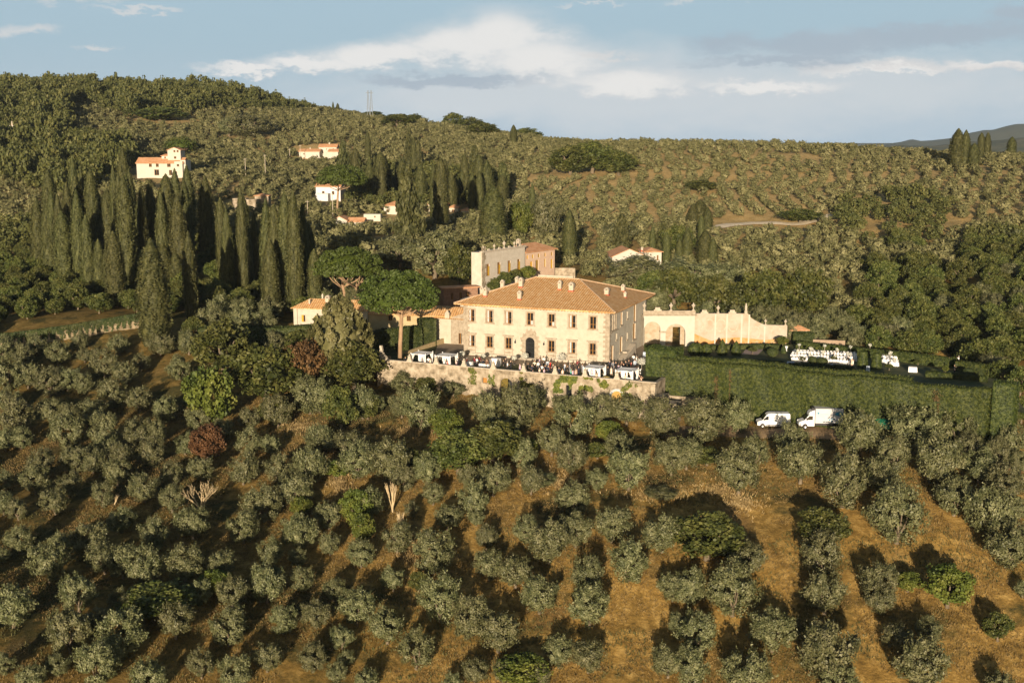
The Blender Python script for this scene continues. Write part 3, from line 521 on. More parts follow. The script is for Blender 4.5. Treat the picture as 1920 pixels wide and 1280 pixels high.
for u, a, b, w, lab in [(765, 318, 462, 64, 'broad dark cedar with ragged sides in front of the small houses'), (645, 268, 350, 34, 'dark conifer left of the cypress group'), (672, 290, 372, 36, 'dark conifer behind the far umbrella pine'), (890, 275, 325, 28, 'round-topped dark conifer on the hill'), (942, 308, 375, 38, 'shaggy dark conifer at the right of the cypress group'), (768, 243, 320, 22, 'tall ragged conifer on the hill above the cedar'), (785, 265, 330, 18, 'shorter ragged conifer beside the tall one'), (1165, 404, 475, 44, 'dark conifer left of the white house'), (1243, 420, 470, 40, 'dark conifer behind the white house')]:
    p = onground(u, b); k = (p.y*.985+8)/FPX; treeobj('conifer_tree', CON_C[0 if u < 800 else 1], CYP_T[0], p, w*k*1.1, (b-a)*k*1.05, lab)

# stone pines
def pine(name, base, H, crown_c, rx, rz, trunks, label, seed, n=150, per=80):
    g = np.random.default_rng(seed); random.seed(seed); t = thing(name, base, 0, label, 'tree')
    d = sph(n*2, g); d = d[d[:, 2] > -.62][:n]; c = d*np.array([rx, rx*.92, rz])*.9*(.9+.12*g.random((len(d), 1))); c[:, 2] = np.maximum(c[:, 2], -rz*.48+g.random(len(c))*rz*.2); c += np.array(crown_c)
    r = rx*(.12+.06*g.random(len(c))); q = []
    for ci, ri, di in zip(c, r, d):
        dd = sph(per, g); dd[:, 2] = np.abs(dd[:, 2])*.9-.15; P = ci+dd*ri*(.75+.3*g.random((per, 1)))*np.array([1, 1, .8]); q.append(leaves(P, dd, .34, 1.8, .8, .8, g))
    inner = [(rx*.70*math.sin(math.acos(min(1, max(-1, s)))), crown_c[2]+rz*.72*s) for s in np.linspace(-.36, .93, 8)]
    V, F = core_loft([(max(.05, a), b) for a, b in inner], 18, .07, seed); V = [(x+crown_c[0], y+crown_c[1], z) for x, y, z in V]
    F = list(F); mobj('crown', np_mesh('pine_crown', np.vstack(q), 4, M_PINE, (V, F)), t)
    for pts, r0 in trunks:
        mb = MB(); m = len(pts); mb.tube(pts, [r0*(1-.25*i/(m-1)) for i in range(m)], 12); top = Vector(pts[-1])
        nb = 7
        for k in range(nb):
            a = 6.28*k/nb+random.uniform(-.3, .3); s = rx*random.uniform(.45, .8)
            e = Vector((crown_c[0]*.6+top.x*.4+math.cos(a)*s, crown_c[1]*.6+top.y*.4+math.sin(a)*s, crown_c[2]-rz*.18)); b0 = top-Vector((0, 0, random.uniform(0, 1.2))); mid = b0.lerp(e, .5)-Vector((0, 0, .5))
            mb.tube([tuple(b0), tuple(mid), tuple(e)], [r0*.42, r0*.28, r0*.14], 7)
            f = mid.lerp(e, .4); e2 = f+Vector((random.uniform(-2, 2), random.uniform(-1.5, 1.5), 1.8)); mb.tube([tuple(f), tuple(e2)], [r0*.22, r0*.1], 6)
        mb.build('trunk', M_PBARK, t, True)
    return t
b2 = atz(750, 672, .05)
pine('stone_pine', b2, 0, (-.2, 1, 12.2), 8.0, 5.2, [([(0, 0, -.2), (.1, 0, 3), (.3, .1, 6), (.45, .3, 9.3)], .44)], 'round umbrella pine with a single straight trunk at the left end of the terrace', 11, 170)
b1 = atz(660, 600, 2.0)
pine('stone_pine', b1, 0, (-.9, 0, 12.2), 8.0, 4.2, [([(-.6, 0, -.2), (-.9, 0, 2.5), (-1.4, .1, 5), (-2.0, .2, 8.2)], .40), ([(.8, .3, -.2), (.6, .3, 2.5), (.7, .3, 5), (1.2, .4, 8)], .36)], 'umbrella pine with twin trunks rising behind the long cottage', 12, 150)
b3 = aty(633, 402, 430)
pine('stone_pine', b3, 0, (1.8, 0, 12.8), 9.2, 5.2, [([(0, 0, -1), (0, 0, 3), (.2, 0, 6.5), (.5, .1, 9.5)], .42)], 'umbrella pine with a tall bare trunk before the far white villa', 13, 150, 70)
b4 = aty(340, 312, 520)
pine('stone_pine', b4, 0, (0, 0, 8.8), 5.5, 2.6, [([(0, 0, -1), (0, 0, 3), (0, 0, 6)], .3)], 'umbrella pine behind the towered house', 14, 60, 50)

# bare trees
def bare_tree(u, v, hpx, label, seed, lean=.35, stems=5):
    p = onground(u, v); k = (p.y*.985+8)/FPX; H = hpx*k; g = random.Random(seed); t = thing('bare_tree', p, 0, label, 'tree'); mb = MB()
    def grow(b, d, L, r, n):
        e = b+d*L; mb.tube([tuple(b), tuple(b.lerp(e, .5)+Vector((g.uniform(-.1, .1), g.uniform(-.1, .1), 0))*L*.3), tuple(e)], [r, r*.8, r*.6], 6)
        if n:
            for _ in range(3 if n > 1 else 2): grow(b.lerp(e, g.uniform(.55, 1)), (d+Vector((g.uniform(-lean, lean), g.uniform(-lean, lean), g.uniform(-.1, .3)))*1.2).normalized(), L*.62, r*.6, n-1)
    for s in range(stems): grow(Vector((g.uniform(-.2, .2), g.uniform(-.2, .2), -.2)), Vector((g.uniform(-lean, lean)*1.6, g.uniform(-lean, lean), 1)).normalized(), H*.48, .11, 3)
    mb.build('branches', M_DRY, t)
bare_tree(376, 956, 66, 'pale leafless tree with spreading branches on the left slope', 1, .5, 6)
bare_tree(734, 960, 64, 'pale leafless tree with upright branches on the central slope', 2, .14, 4)
bare_tree(753, 1025, 76, 'thin leafless trunk standing below the other leafless tree', 3, .10, 3)
bare_tree(585, 560, 60, 'pale bare trunk at the edge of the cypress grove', 4, .3, 3)
bare_tree(213, 945, 24, 'tiny bare sapling on the left slope', 5, .4, 3)

# ------------------------------------------------------------------ groves on the hills (world-space rows; the farthest are one mass)
P_ = lambda *a: np.array(a, float)
Z_RIDGE = P_((-900, 120), (0, 120), (300, 120), (560, 150), (600, 205), (560, 212), (420, 205), (330, 222), (250, 228), (150, 195), (130, 215), (140, 250), (60, 262), (-900, 270))
Z_LEFTW = P_((-900, 262), (60, 258), (120, 262), (240, 280), (250, 335), (200, 340), (150, 372), (90, 372), (0, 345), (-900, 340))
Z_OAKR = P_((1580, 385), (1680, 365), (1790, 385), (1790, 430), (1760, 455), (1720, 480), (1640, 470), (1580, 440))
Z_WOODR = P_((1590, 640), (1600, 610), (1640, 560), (1600, 525), (1700, 500), (1800, 520), (1820, 450), (1960, 440), (2600, 430), (2600, 830), (1930, 830), (1905, 700), (1830, 720), (1780, 690), (1640, 668))
Z_LEFTG = P_((-900, 440), (60, 430), (300, 470), (580, 470), (590, 596), (360, 600), (250, 600), (0, 625), (-900, 640))
NO = [P_((700, 520), (1100, 500), (1130, 600), (700, 600)),
      P_((1310, 412), (1545, 408), (1545, 432), (1310, 446)), P_((246, 315), (346, 300), (346, 352), (246, 352)), P_((552, 275), (640, 270), (640, 304), (552, 302)),
      P_((588, 355), (650, 355), (650, 389), (588, 389)), P_((1060, 302), (1180, 302), (1180, 322), (1060, 322)), P_((1145, 470), (1250, 470), (1250, 515), (1145, 515)), P_((0, 600), (380, 590), (380, 660), (0, 670)),
      P_((620, 412), (720, 407), (720, 434), (620, 434)), P_((715, 395), (770, 395), (770, 414), (715, 414)), P_((830, 390), (910, 390), (910, 415), (830, 415)), P_((430, 372), (505, 372), (505, 395), (430, 395)), P_((880, 500), (1060, 500), (1060, 560), (880, 560)), P_((-50, 240), (45, 235), (45, 258), (-50, 258)), P_((680, 450), (720, 440), (760, 455), (700, 465))]
def scatter(sp, y0, y1, seed, jt=.16):
    g = np.random.default_rng(seed); pts = []
    y = y0
    while y < y1:
        hw = halfw(np.array([y]))[0]*.93; n = int(2*hw/sp); x = -hw+(np.arange(n)+g.random())*sp+g.normal(0, sp*jt, n); pts.append(np.stack([x, y+3*np.sin(x/60)+g.normal(0, sp*jt*.7, n)], 1)); y += sp
    return np.vstack(pts)
G = scatter(6.3, 228, 990, 5); G2 = scatter(6.9, 228, 990, 6, .13)
_t = lambda A: (lambda q: (q[0] > 1080) & (q[1] < 420))(proj(A[:, 0], A[:, 1], ground(A[:, 0], A[:, 1])))
G3 = scatter(7.4, 112, 228, 9); _u3 = proj(G3[:, 0], G3[:, 1], ground(G3[:, 0], G3[:, 1]))[0]; G3 = G3[(_u3 > 1975) | (_u3 < -55)]
G = np.vstack([G[~_t(G)], G2[_t(G2)], G3]); GZg = ground(G[:, 0], G[:, 1]); U, V, D = proj(G[:, 0], G[:, 1], GZg)
def inp(P): return in_poly(U, V, P)
ok = ~(in_poly(G[:, 0], G[:, 1], TERR) | (dist_poly(G[:, 0], G[:, 1], TERR) < 5)) & (U > -1100) & (U < 3100)
for P in NO: ok &= ~inp(P)
bx = np.array(NEARB); 
for x, y, w in NEARB:
    ok &= np.hypot(G[:, 0]-x, (G[:, 1]-y)) > w*.55
Z_MID = P_((655, 318), (930, 330), (960, 392), (780, 396), (660, 392))
woodr = inp(Z_WOODR) | inp(Z_OAKR) | inp(Z_LEFTG) | inp(Z_MID); woodf = inp(Z_RIDGE) | inp(Z_LEFTW) | ((V < 160) & (U < 500))
NXY = np.array([(a, b) for a, b, _ in NEAR])
near = np.min(np.hypot(G[:, 0][:, None]-NXY[None, :, 0], G[:, 1][:, None]-NXY[None, :, 1]), 1) < 5
infront = (V > 640) & (G[:, 1] < 238) & (U < 1990) & (U > 0) & ~((G[:, 0] > 87) & (G[:, 1] > 193))
outside = (U > 1975) | (U < -55); woodr &= ~outside; woodf &= ~(outside & (G[:, 1] < 450))
ok &= ~near & ~infront & ((G[:, 1] > 205) | outside)
bare = vnoise(G[:, 0], G[:, 1], 22, 31)+.5*vnoise(G[:, 0], G[:, 1], 9, 33)
rightside = (U > 980) & (V < 470)
ok_ol = ok & ~woodr & ~woodf & ~(rightside & (bare > .40)) & ~(~rightside & (bare > .55))
idx = np.where(ok_ol)[0]; idx = idx[np.argsort(D[idx])]
inview = [i for i in idx if -20 < U[i] < 1940]
n_ind = max(0, 262-len(OLV)); ind = inview[:n_ind]; iset = set(ind); far = np.array([i for i in idx if i not in iset])
def region(u, v):
    if u < 100 and v < 560: return 'at the far left beside the cypress grove'
    if u < 600: return 'on the hill behind the cypress grove'
    if u < 1130: return 'on the slope behind the villa and its pines'
    if u < 1350: return 'around the white house right of the villa'
    if u < 1600: return 'on the slope above the garden wall'
    return 'in the valley right of the garden wall'
cnt = {}
for q, i in enumerate(ind):
    rg = region(U[i], V[i]); W = random.uniform(5.0, 6.6)
    treeobj('olive_tree', OL_C[q % 7], OL_T[q % 4], (G[i, 0], G[i, 1], GZg[i]), W, W*random.uniform(.85, 1.05), f'one of the grey-green olive trees {rg}', group=f'olive trees {rg}')
# far groves: low-detail crowns joined into one mass
def mass(name, crowns, ids, wfun, hfun, m, **kw):
    parts = []
    for k, q in enumerate(crowns):
        sel = ids[k::len(crowns)]; n = len(sel)
        if not n: continue
        a = np.random.default_rng(k).random(n)*6.283; w = wfun(sel, k); h = hfun(sel, w, k); ca, sa = np.cos(a)[:, None, None], np.sin(a)[:, None, None]
        x = q[None, :, :, 0]*w[:, None, None]; y = q[None, :, :, 1]*w[:, None, None]; z = q[None, :, :, 2]*h[:, None, None]
        X = x*ca-y*sa+G[sel, 0][:, None, None]; Y = x*sa+y*ca+G[sel, 1][:, None, None]; Z = z+GZg[sel][:, None, None]-.15
        parts.append(np.stack([X, Y, Z], -1).reshape(-1, 4, 3))
    o = mobj(name, np_mesh(name, np.vstack(parts), 4, m)); return tag(o, kind='stuff', **kw)
LO = [olive_crown(i, 36, 15, .068, flat=.46, zc=.47, tn=4, jit=.3) for i in range(5)]
LO = [q[rng.permutation(len(q))[:520]] for q in LO]
_wr = {}
def wol(sel, k): return np.random.default_rng(50+k).uniform(4.1, 5.5, len(sel))*np.where((U[sel] > 1000) & (V[sel] < 420), .96, 1.10)
mass('olive_grove', LO, far, wol, lambda s, w, k: w*np.random.default_rng(k+3).uniform(.72, 1.0, len(s)), M_OLIVE_FAR, label='dense grey-green olive groves covering the hills behind the villa', cat='olive grove')
WD = [oak_crown(34, 15, .088, lump=.13) for i in range(4)]
wf = np.where(ok & woodf & (U < 592))[0]
mass('hill_wood', WD, wf, lambda s, k: np.random.default_rng(k).uniform(4.5, 10.5, len(s))*(1-.5*np.clip((U[s]-430)/150, 0, 1)), lambda s, w, k: w*np.random.default_rng(k+9).uniform(.75, 1.7, len(s)), M_WOOD_FAR, label='dark mixed wood over the left hill and its ridge', cat='wood')
# individual oaks of the right-hand woods
g = np.random.default_rng(77); wr = np.where(ok & woodr)[0]; wr = wr[g.random(len(wr)) < .85]; wr = wr[(U[wr] > -60) & (U[wr] < 1990)]; wr = wr[np.argsort(D[wr])]; q = 0
mass('oak_wood', WD, wr[285:], lambda s, k: np.random.default_rng(k+70).uniform(5, 8, len(s)), lambda s, w, k: w*np.random.default_rng(k+71).uniform(.8, 1.1, len(s)), M_WOOD_FAR, label='dark oaks farther off in the woods beside the groves', cat='wood'); wr = wr[:285]
for i in wr:
    if not (-60 < U[i] < 1990): continue
    rg = 'far right valley beyond the hedge' if V[i] > 500 and U[i] > 1000 else 'dark clump on the right hillside' if U[i] > 1000 else 'thicket among the hillside cypresses' if U[i] > 640 else 'thicket in and beside the cypress grove'
    if U[i] > 1000 and g.random() < .14:
        treeobj('olive_tree', OL_C[q % 7], OL_T[q % 4], (G[i, 0], G[i, 1], GZg[i]-.2), 6, 5.6, 'one of the grey-green olives growing among the oaks of the right valley', group='olives among the valley oaks'); q += 1; continue
    W = g.uniform(5.2, 8.0) if U[i] > 1000 else g.uniform(4.5, 7)
    treeobj('oak_tree', OAK_C[q % 4], OAK_T[q % 2], (G[i, 0], G[i, 1], GZg[i]-.3), W, W*g.uniform(.8, 1.1), f'one of the dark evergreen oaks in the {rg}', group=f'oaks in the {rg}'); q += 1

# dry grass tufts and weeds on the near slope
def grass(name, n, m, label, seed, hh, thr, sgn, spots=None):
    g = np.random.default_rng(seed); x = g.uniform(-95, 100, n*3); y = g.uniform(118, 215, n*3); nz = vnoise(x, y, 9, seed)+.6*vnoise(x, y, 3, seed+1); kp = (nz*sgn > thr) & ~in_poly(x, y, TERR); x, y = x[kp][:n], y[kp][:n]
    if spots:
        x = []; y = []
        for su, sv, ru, rv in spots:
            for _ in range(n//len(spots)):
                a = g.random()*6.283; r = abs(g.normal(0, .55)); q = onground(su+ru*r*math.cos(a), sv+rv*r*math.sin(a)); x.append(q.x); y.append(q.y)
        x = np.array(x); y = np.array(y)
    z = ground(x, y); P = np.stack([x, y, z], 1); k = 3; P = np.repeat(P, k, 0); P[:, :2] += g.normal(0, .18, (len(P), 2)); h = g.uniform(.4, 1.0, len(P))*hh; w = g.uniform(.03, .08, len(P)); a = g.random(len(P))*6.283; lx = g.normal(0, .16, (len(P), 2))
    dx = np.stack([np.cos(a), np.sin(a), 0*a], 1)*w[:, None]; top = P+np.stack([lx[:, 0], lx[:, 1], h], 1); b = P-np.array([0, 0, .08])
    Q = np.stack([b-dx, b+dx, top+dx*.5, top-dx*.3], 1); tag(mobj(name, np_mesh(name, Q, 4, m)), label, 'grass', kind='stuff')
grass('dry_grass', 90000, mat('straw', [(.09, .062, .023), (.17, .115, .042), (.27, .19, .075)], .9), 'dry straw-coloured grass over the near slope', 5, .22, -.15, 1)
grass('green_weeds', 26000, mat('weed', [(.045, .050, .014), (.085, .080, .026), (.12, .10, .04)], .7), 'low green weeds between the olive trees', 8, .32, .08, -1)
grass('dry_bank_grass', 4200, mat('pale_straw', [(.16, .11, .045), (.28, .20, .085), (.40, .30, .15)], .9), 'tall pale dry grass on the banks below the terrace', 15, .5, 0, 1, [(1000, 885, 60, 26), (1060, 905, 70, 16), (1240, 925, 80, 18), (1350, 920, 70, 26), (1390, 945, 40, 22), (625, 830, 55, 30), (640, 905, 30, 50), (560, 800, 40, 16), (770, 810, 40, 16), (760, 1030, 25, 40)])
# ------------------------------------------------------------------ buildings
M_CREAM = mat('cream_plaster', [(.36, .32, .255), (.43, .39, .315), (.47, .43, .355)], .9, detail=8, bump=.01, bscale=6, lo=.3, hi=.7)
M_WHITE = mat('pale_plaster', [(.42, .395, .34), (.48, .455, .395)], .8, detail=8, lo=.3, hi=.7)
M_PINK = mat('pink_plaster', [(.50, .35, .25), (.58, .43, .32)], .8, detail=8, lo=.3, hi=.7)
M_STONE = mat('grey_sandstone', [(.23, .19, .14), (.31, .26, .195), (.37, .32, .25)], 1.6, detail=8, bump=.02, bscale=5)
M_STONEL = mat('pale_stone', [(.36, .31, .24), (.48, .42, .34)], 2.5, detail=8, bump=.02, bscale=6)
M_RUBBLE = mat('rubble_wall', [(.12, .095, .06), (.28, .23, .165), (.41, .35, .265)], .8, detail=10, bump=.08, bscale=2.4, lo=.34, hi=.64)
M_TILE = mat('terracotta_tiles', [(.50, .25, .085), (.66, .38, .16), (.74, .52, .30)], 1.5, detail=8, lo=.3, hi=.7, uvstripe=(.62, .42))
M_TILEF = mat('far_terracotta', [(.46, .22, .10), (.60, .34, .19)], .9, detail=6)
M_FRAME = mat('honey_wood', [(.30, .14, .035), (.38, .19, .05)], 3)
M_OCHRE = mat('ochre_shutter', [(.40, .23, .02), (.48, .30, .04)], 2)
M_GLASS = mat('window_glass', [(.015, .017, .018)], rough=.12, spec=.6)
M_CURT = mat('white_curtain', [(.42, .42, .42)], rough=.9)
M_IRON = mat('dark_iron', [(.02, .02, .022)], rough=.5)
M_CLOTH = mat('white_cloth', [(.74, .72, .69), (.80, .78, .76)], 2, rough=.9)
M_WPAINT = mat('white_paint', [(.74, .74, .75)], rough=.4, spec=.5)
M_RED = mat('red_flashing', [(.40, .09, .05)], rough=.8)
M_GREENDOOR = mat('olive_green_door', [(.10, .075, .015), (.16, .115, .025)], 2)

def face(mb, O, ux, W, H, holes, depth, z0=0.0):
    """wall sheet from O along ux with real rectangular openings; the reveals go inward. uz = up, inward = z x ux"""
    O = Vector(O); ux = Vector(ux).normalized(); inn = Vector((0, 0, 1)).cross(ux)
    xs = sorted({0.0, W} | {h[0] for h in holes} | {h[1] for h in holes}); zs = sorted({z0, H} | {h[2] for h in holes} | {h[3] for h in holes})
    P = lambda x, z, d=0: tuple(O+ux*x+Vector((0, 0, z))+inn*d)
    for a, b in zip(xs, xs[1:]):
        for c, d in zip(zs, zs[1:]):
            if any(h[0] <= a+1e-6 and b <= h[1]+1e-6 and h[2] <= c+1e-6 and d <= h[3]+1e-6 for h in holes): continue
            mb.quad(P(a, c), P(b, c), P(b, d), P(a, d))
    for a, b, c, d in holes:
        mb.quad(P(a, c), P(a, c, depth), P(b, c, depth), P(b, c)); mb.quad(P(a, d), P(b, d), P(b, d, depth), P(a, d, depth))
        mb.quad(P(a, c), P(a, d), P(a, d, depth), P(a, c, depth)); mb.quad(P(b, c), P(b, c, depth), P(b, d, depth), P(b, d))
def bar(mb, O, ux, x0, x1, z0, z1, d0, d1):
    O = Vector(O); ux = Vector(ux).normalized(); inn = Vector((0, 0, 1)).cross(ux); c = O+ux*(x0+x1)/2+inn*(d0+d1)/2
    mb.obox((c.x, c.y, 0), ux, inn, (x1-x0)/2, abs(d1-d0)/2, O.z+z0, O.z+z1)
def window(par, O, ux, x0, x1, z0, z1, depth=.22, fm=None, pane=None, name='window', curtain=None, label=None, simple=False, glassm=None):
    mb = MB(); t = .07 if x1-x0 > .7 else .05
    bar(mb, O, ux, x0, x0+t, z0, z1, depth-.06, depth); bar(mb, O, ux, x1-t, x1, z0, z1, depth-.06, depth)
    bar(mb, O, ux, x0+t, x1-t, z0, z0+t, depth-.06, depth); bar(mb, O, ux, x0+t, x1-t, z1-t, z1, depth-.06, depth)
    xm = (x0+x1)/2; bar(mb, O, ux, xm-.05, xm+.05, z0+t, z1-t, depth-.065, depth)
    if not simple:
        zc = z0+(z1-z0)*.36
        bar(mb, O, ux, x0+t, xm-.05, zc-.025, zc+.025, depth-.055, depth); bar(mb, O, ux, xm+.05, x1-t, zc-.025, zc+.025, depth-.055, depth)
    w = mb.build(name, fm or M_FRAME, par); g = MB(); bar(g, O, ux, x0+.01, x1-.01, z0+.01, z1-.01, depth+.002, depth+.03); g.build('pane', glassm or M_GLASS, w)
    if curtain == 'l': c = MB(); bar(c, O, ux, x0+t, xm-.2, z0+t, z1-t, depth-.012, depth-.004); c.build('curtain', M_CURT, w)
    if curtain == 'r': c = MB(); bar(c, O, ux, xm+.08, x1-t-.05, z0+t, zc, depth-.012, depth-.004); c.build('curtain', M_CURT, w)
    if label: w['label'] = label
    return w
def roof_part(mb, quads, eave_dirs):
    for q, e in zip(quads, eave_dirs):
        q = [Vector(p) for p in q]; e = Vector(e).normalized(); n = (q[1]-q[0]).cross(q[2]-q[0]).normalized(); s = n.cross(e)
        mb.uv[len(mb.f)] = [(((p-q[0]).dot(e)), ((p-q[0]).dot(s))) for p in q]; mb.add([tuple(p) for p in q], [tuple(range(len(q)))])
def gable_roof(par, x0, x1, y0, y1, z, rise, over=.4, axis='x', m=None, name='roof', th=.14):
    """ridge along local axis; closed slab"""
    mb = MB()
    if axis == 'x':
        ym = (y0+y1)/2; a, b = x0-over, x1+over; dz = rise*over/((y1-y0)/2)
        ring = [(y0-over, z-dz), (ym, z+rise), (y1+over, z-dz)]; T = lambda x, r: (x, r[0], r[1]); E = (1, 0, 0)
    else:
        xm = (x0+x1)/2; a, b = y0-over, y1+over; dz = rise*over/((x1-x0)/2)
        ring = [(x0-over, z-dz), (xm, z+rise), (x1+over, z-dz)]; T = lambda y, r: (r[0], y, r[1]); E = (0, 1, 0)
    up = [(r[0], r[1]+th) for r in ring]
    for k in (0, 1):
        roof_part(mb, [[T(a, up[k]), T(b, up[k]), T(b, up[k+1]), T(a, up[k+1])]], [E]); mb.quad(T(a, ring[k+1]), T(b, ring[k+1]), T(b, ring[k]), T(a, ring[k]))
    for c in (a, b): mb.add([T(c, ring[0]), T(c, ring[1]), T(c, ring[2]), T(c, up[2]), T(c, up[1]), T(c, up[0])], [(0, 1, 4, 5), (1, 2, 3, 4)])
    mb.quad(T(a, ring[0]), T(b, ring[0]), T(b, up[0]), T(a, up[0])); mb.quad(T(a, ring[2]), T(b, ring[2]), T(b, up[2]), T(a, up[2]))
    return mb.build(name, m or M_TILEF, par)
def hip_roof(par, x0, x1, y0, y1, z, rise, over=.5, m=None, ridge=None, th=.15, name='roof'):
    a, b, c, d = x0-over, x1+over, y0-over, y1+over; W = b-a; D = d-c; r = ridge if ridge is not None else max(.2, W-D); xm = (a+b)/2; ym = (c+d)/2; mb = MB()
    if W >= D or ridge is not None: R0 = (xm-r/2, ym, z+rise); R1 = (xm+r/2, ym, z+rise)
    else: rr = D-W; R0 = (xm, ym-rr/2, z+rise); R1 = (xm, ym+rr/2, z+rise)
    A, B, C_, D_ = (a, c, z), (b, c, z), (b, d, z), (a, d, z)
    if W >= D or ridge is not None: qs = [[A, B, R1, R0], [B, C_, R1], [C_, D_, R0, R1], [D_, A, R0]]
    else: qs = [[A, B, R0], [B, C_, R1, R0], [C_, D_, R1], [D_, A, R0, R1]]
    roof_part(mb, qs, [(1, 0, 0), (0, 1, 0), (-1, 0, 0), (0, -1, 0)])
    lo = [(p[0], p[1], p[2]-th) for p in (A, B, C_, D_)]; mb.add(lo, [(0, 3, 2, 1)])
    for i, (p, q) in enumerate(((A, B), (B, C_), (C_, D_), (D_, A))): mb.quad(lo[i], lo[(i+1) % 4], q, p)
    o = mb.build(name, m or M_TILEF, par)
    return o, (R0, R1, A, B, C_, D_)
def chimney(par, x, y, z, w=.8, h=1.9, m=None, name='chimney'):
    mb = MB(); mb.box(x-w/2, x+w/2, y-w/2, y+w/2, z-.6, z+h*.62); mb.box(x-w*.62, x+w*.62, y-w*.62, y+w*.62, z+h*.62, z+h*.70)
    for i in (-1, 1):
        for j in (-1, 1): mb.box(x+i*w*.36-.1, x+i*w*.36+.1, y+j*w*.36-.1, y+j*w*.36+.1, z+h*.70, z+h*.84)
    mb.box(x-w*.6, x+w*.6, y-w*.6, y+w*.6, z+h*.84, z+h*1.06, w*.42)
    o = mb.build(name, m or M_STONEL, par); f = MB(); f.box(x-w*.60, x+w*.60, y-w*.60, y+w*.60, z-.35, z+.10); f.build('flashing', M_RED, o); return o

# ---- the villa
VA = R_(-22); VW = 30.4; VD = 25.6; VH = 10.3
vr = atz(1142, 684, 0); VO = vr-Vector((math.cos(VA), math.sin(VA), 0))*VW
villa = thing('villa', VO, VA, 'large cream two-storey villa with hipped terracotta roof on the terrace', 'villa')
X, Yv = Vector((1, 0, 0)), Vector((0, 1, 0))
wc = [2.35, 5.95, 9.65, 14.15, 18.35, 22.35, 26.35]      # window centres along the front
def facade_x(u, v):           # where a photo column meets the front (measuring aid)
    r = ray(u, v); ca, sa = math.cos(VA), math.sin(VA); nx, ny = sa, -ca; t = (VO.x*nx+VO.y*ny)/(r[0]*nx+r[1]*ny); px, py = r[0]*t, r[1]*t
    return (px-VO.x)*ca+(py-VO.y)*sa, CAM_Z+r[2]*t
wc = [facade_x(u, v)[0] for u, v in ((883.9, 590), (918, 592), (953.3, 595), (994, 598), (1034, 601), (1073, 605), (1111.7, 607))]
ww = 1.25; hz = []
top = (6.75, 9.15); bot = (1.75, 3.95)
for x in wc: hz.append((x-ww/2, x+ww/2, top[0], top[1]))
for i, x in enumerate(wc):
    if i != 3: hz.append((x-ww/2, x+ww/2, bot[0], bot[1]))
DX = wc[3]; DW = 1.9; door = (DX-DW/2, DX+DW/2, .25, 4.3); hz.append(door)
body = MB(); face(body, (0, 0, 0), X, VW, VH, hz, .35, -1)
# right side with loggia, windows and little openings
rs = [(1.2, 4.6, 6.35, 9.3), (7.2, 8.4, 6.6, 9.1), (11.4, 12.1, 7.3, 8.7), (16.3, 17.9, 5.9, 9.7), (4.2, 4.9, 4.2, 5.4), (1.2, 2.6, .5, 3.4), (7.0, 8.5, 1.2, 4.2), (11.6, 12.2, 3.1, 4.4), (16.0, 17.8, 2.3, 5.6)]
face(body, (VW, 0, 0), Yv, VD, VH, rs, .35, -1)
face(body, (VW, VD, 0), -X, VW, VH, [], .35, -1)
ls = [(3, 4.2, 6.75, 9.1), (9, 10.2, 6.75, 9.1), (15, 16.2, 6.75, 9.1), (9, 10.2, 1.7, 3.9)]
face(body, (0, VD, 0), -Yv, VD, VH, ls, .35, -1)
body.build('wall', M_CREAM, villa)
def surround(par, O, ux, x0, x1, z0, z1, w=.32, hood=False, panel=False):
    mb = MB(); p = -.05
    bar(mb, O, ux, x0-w, x0-.003, z0, z1, p, .1); bar(mb, O, ux, x1+.003, x1+w, z0, z1, p, .1); bar(mb, O, ux, x0-w, x1+w, z1+.003, z1+w*.95, p-.01, .1); bar(mb, O, ux, x0-w-.12, x1+w+.12, z0-.28, z0-.003, p-.12, .1)
    if hood: bar(mb, O, ux, x0-w-.22, x1+w+.22, z1+w*.95+.003, z1+w*.95+.22, p-.22, .1)
    if panel:
        bar(mb, O, ux, x0-w, x0-w+.18, z0-1.3, z0-.285, p, .05); bar(mb, O, ux, x1+w-.18, x1+w, z0-1.3, z0-.285, p, .05); bar(mb, O, ux, x0-w, x1+w, z0-1.5, z0-1.303, p-.04, .05)
        bar(mb, O, ux, x0-.05, x1+.05, z0-1.05, z0-.5, p+.01, .05)
    return mb.build('window_surround', M_STONE, par)
curt = ['l', 'l', 'l', 'r', 'r', 'l', None]
for i, x in enumerate(wc):
    s = surround(villa, (0, 0, 0), X, x-ww/2, x+ww/2, top[0], top[1]); window(s, (0, 0, 0), X, x-ww/2, x+ww/2, top[0], top[1], curtain=curt[i], name='frame')
    if i != 3: s = surround(villa, (0, 0, 0), X, x-ww/2, x+ww/2, bot[0], bot[1], hood=True, panel=True); window(s, (0, 0, 0), X, x-ww/2, x+ww/2, bot[0], bot[1], curtain=(None, 'l')[i in (0, 5)], name='frame')
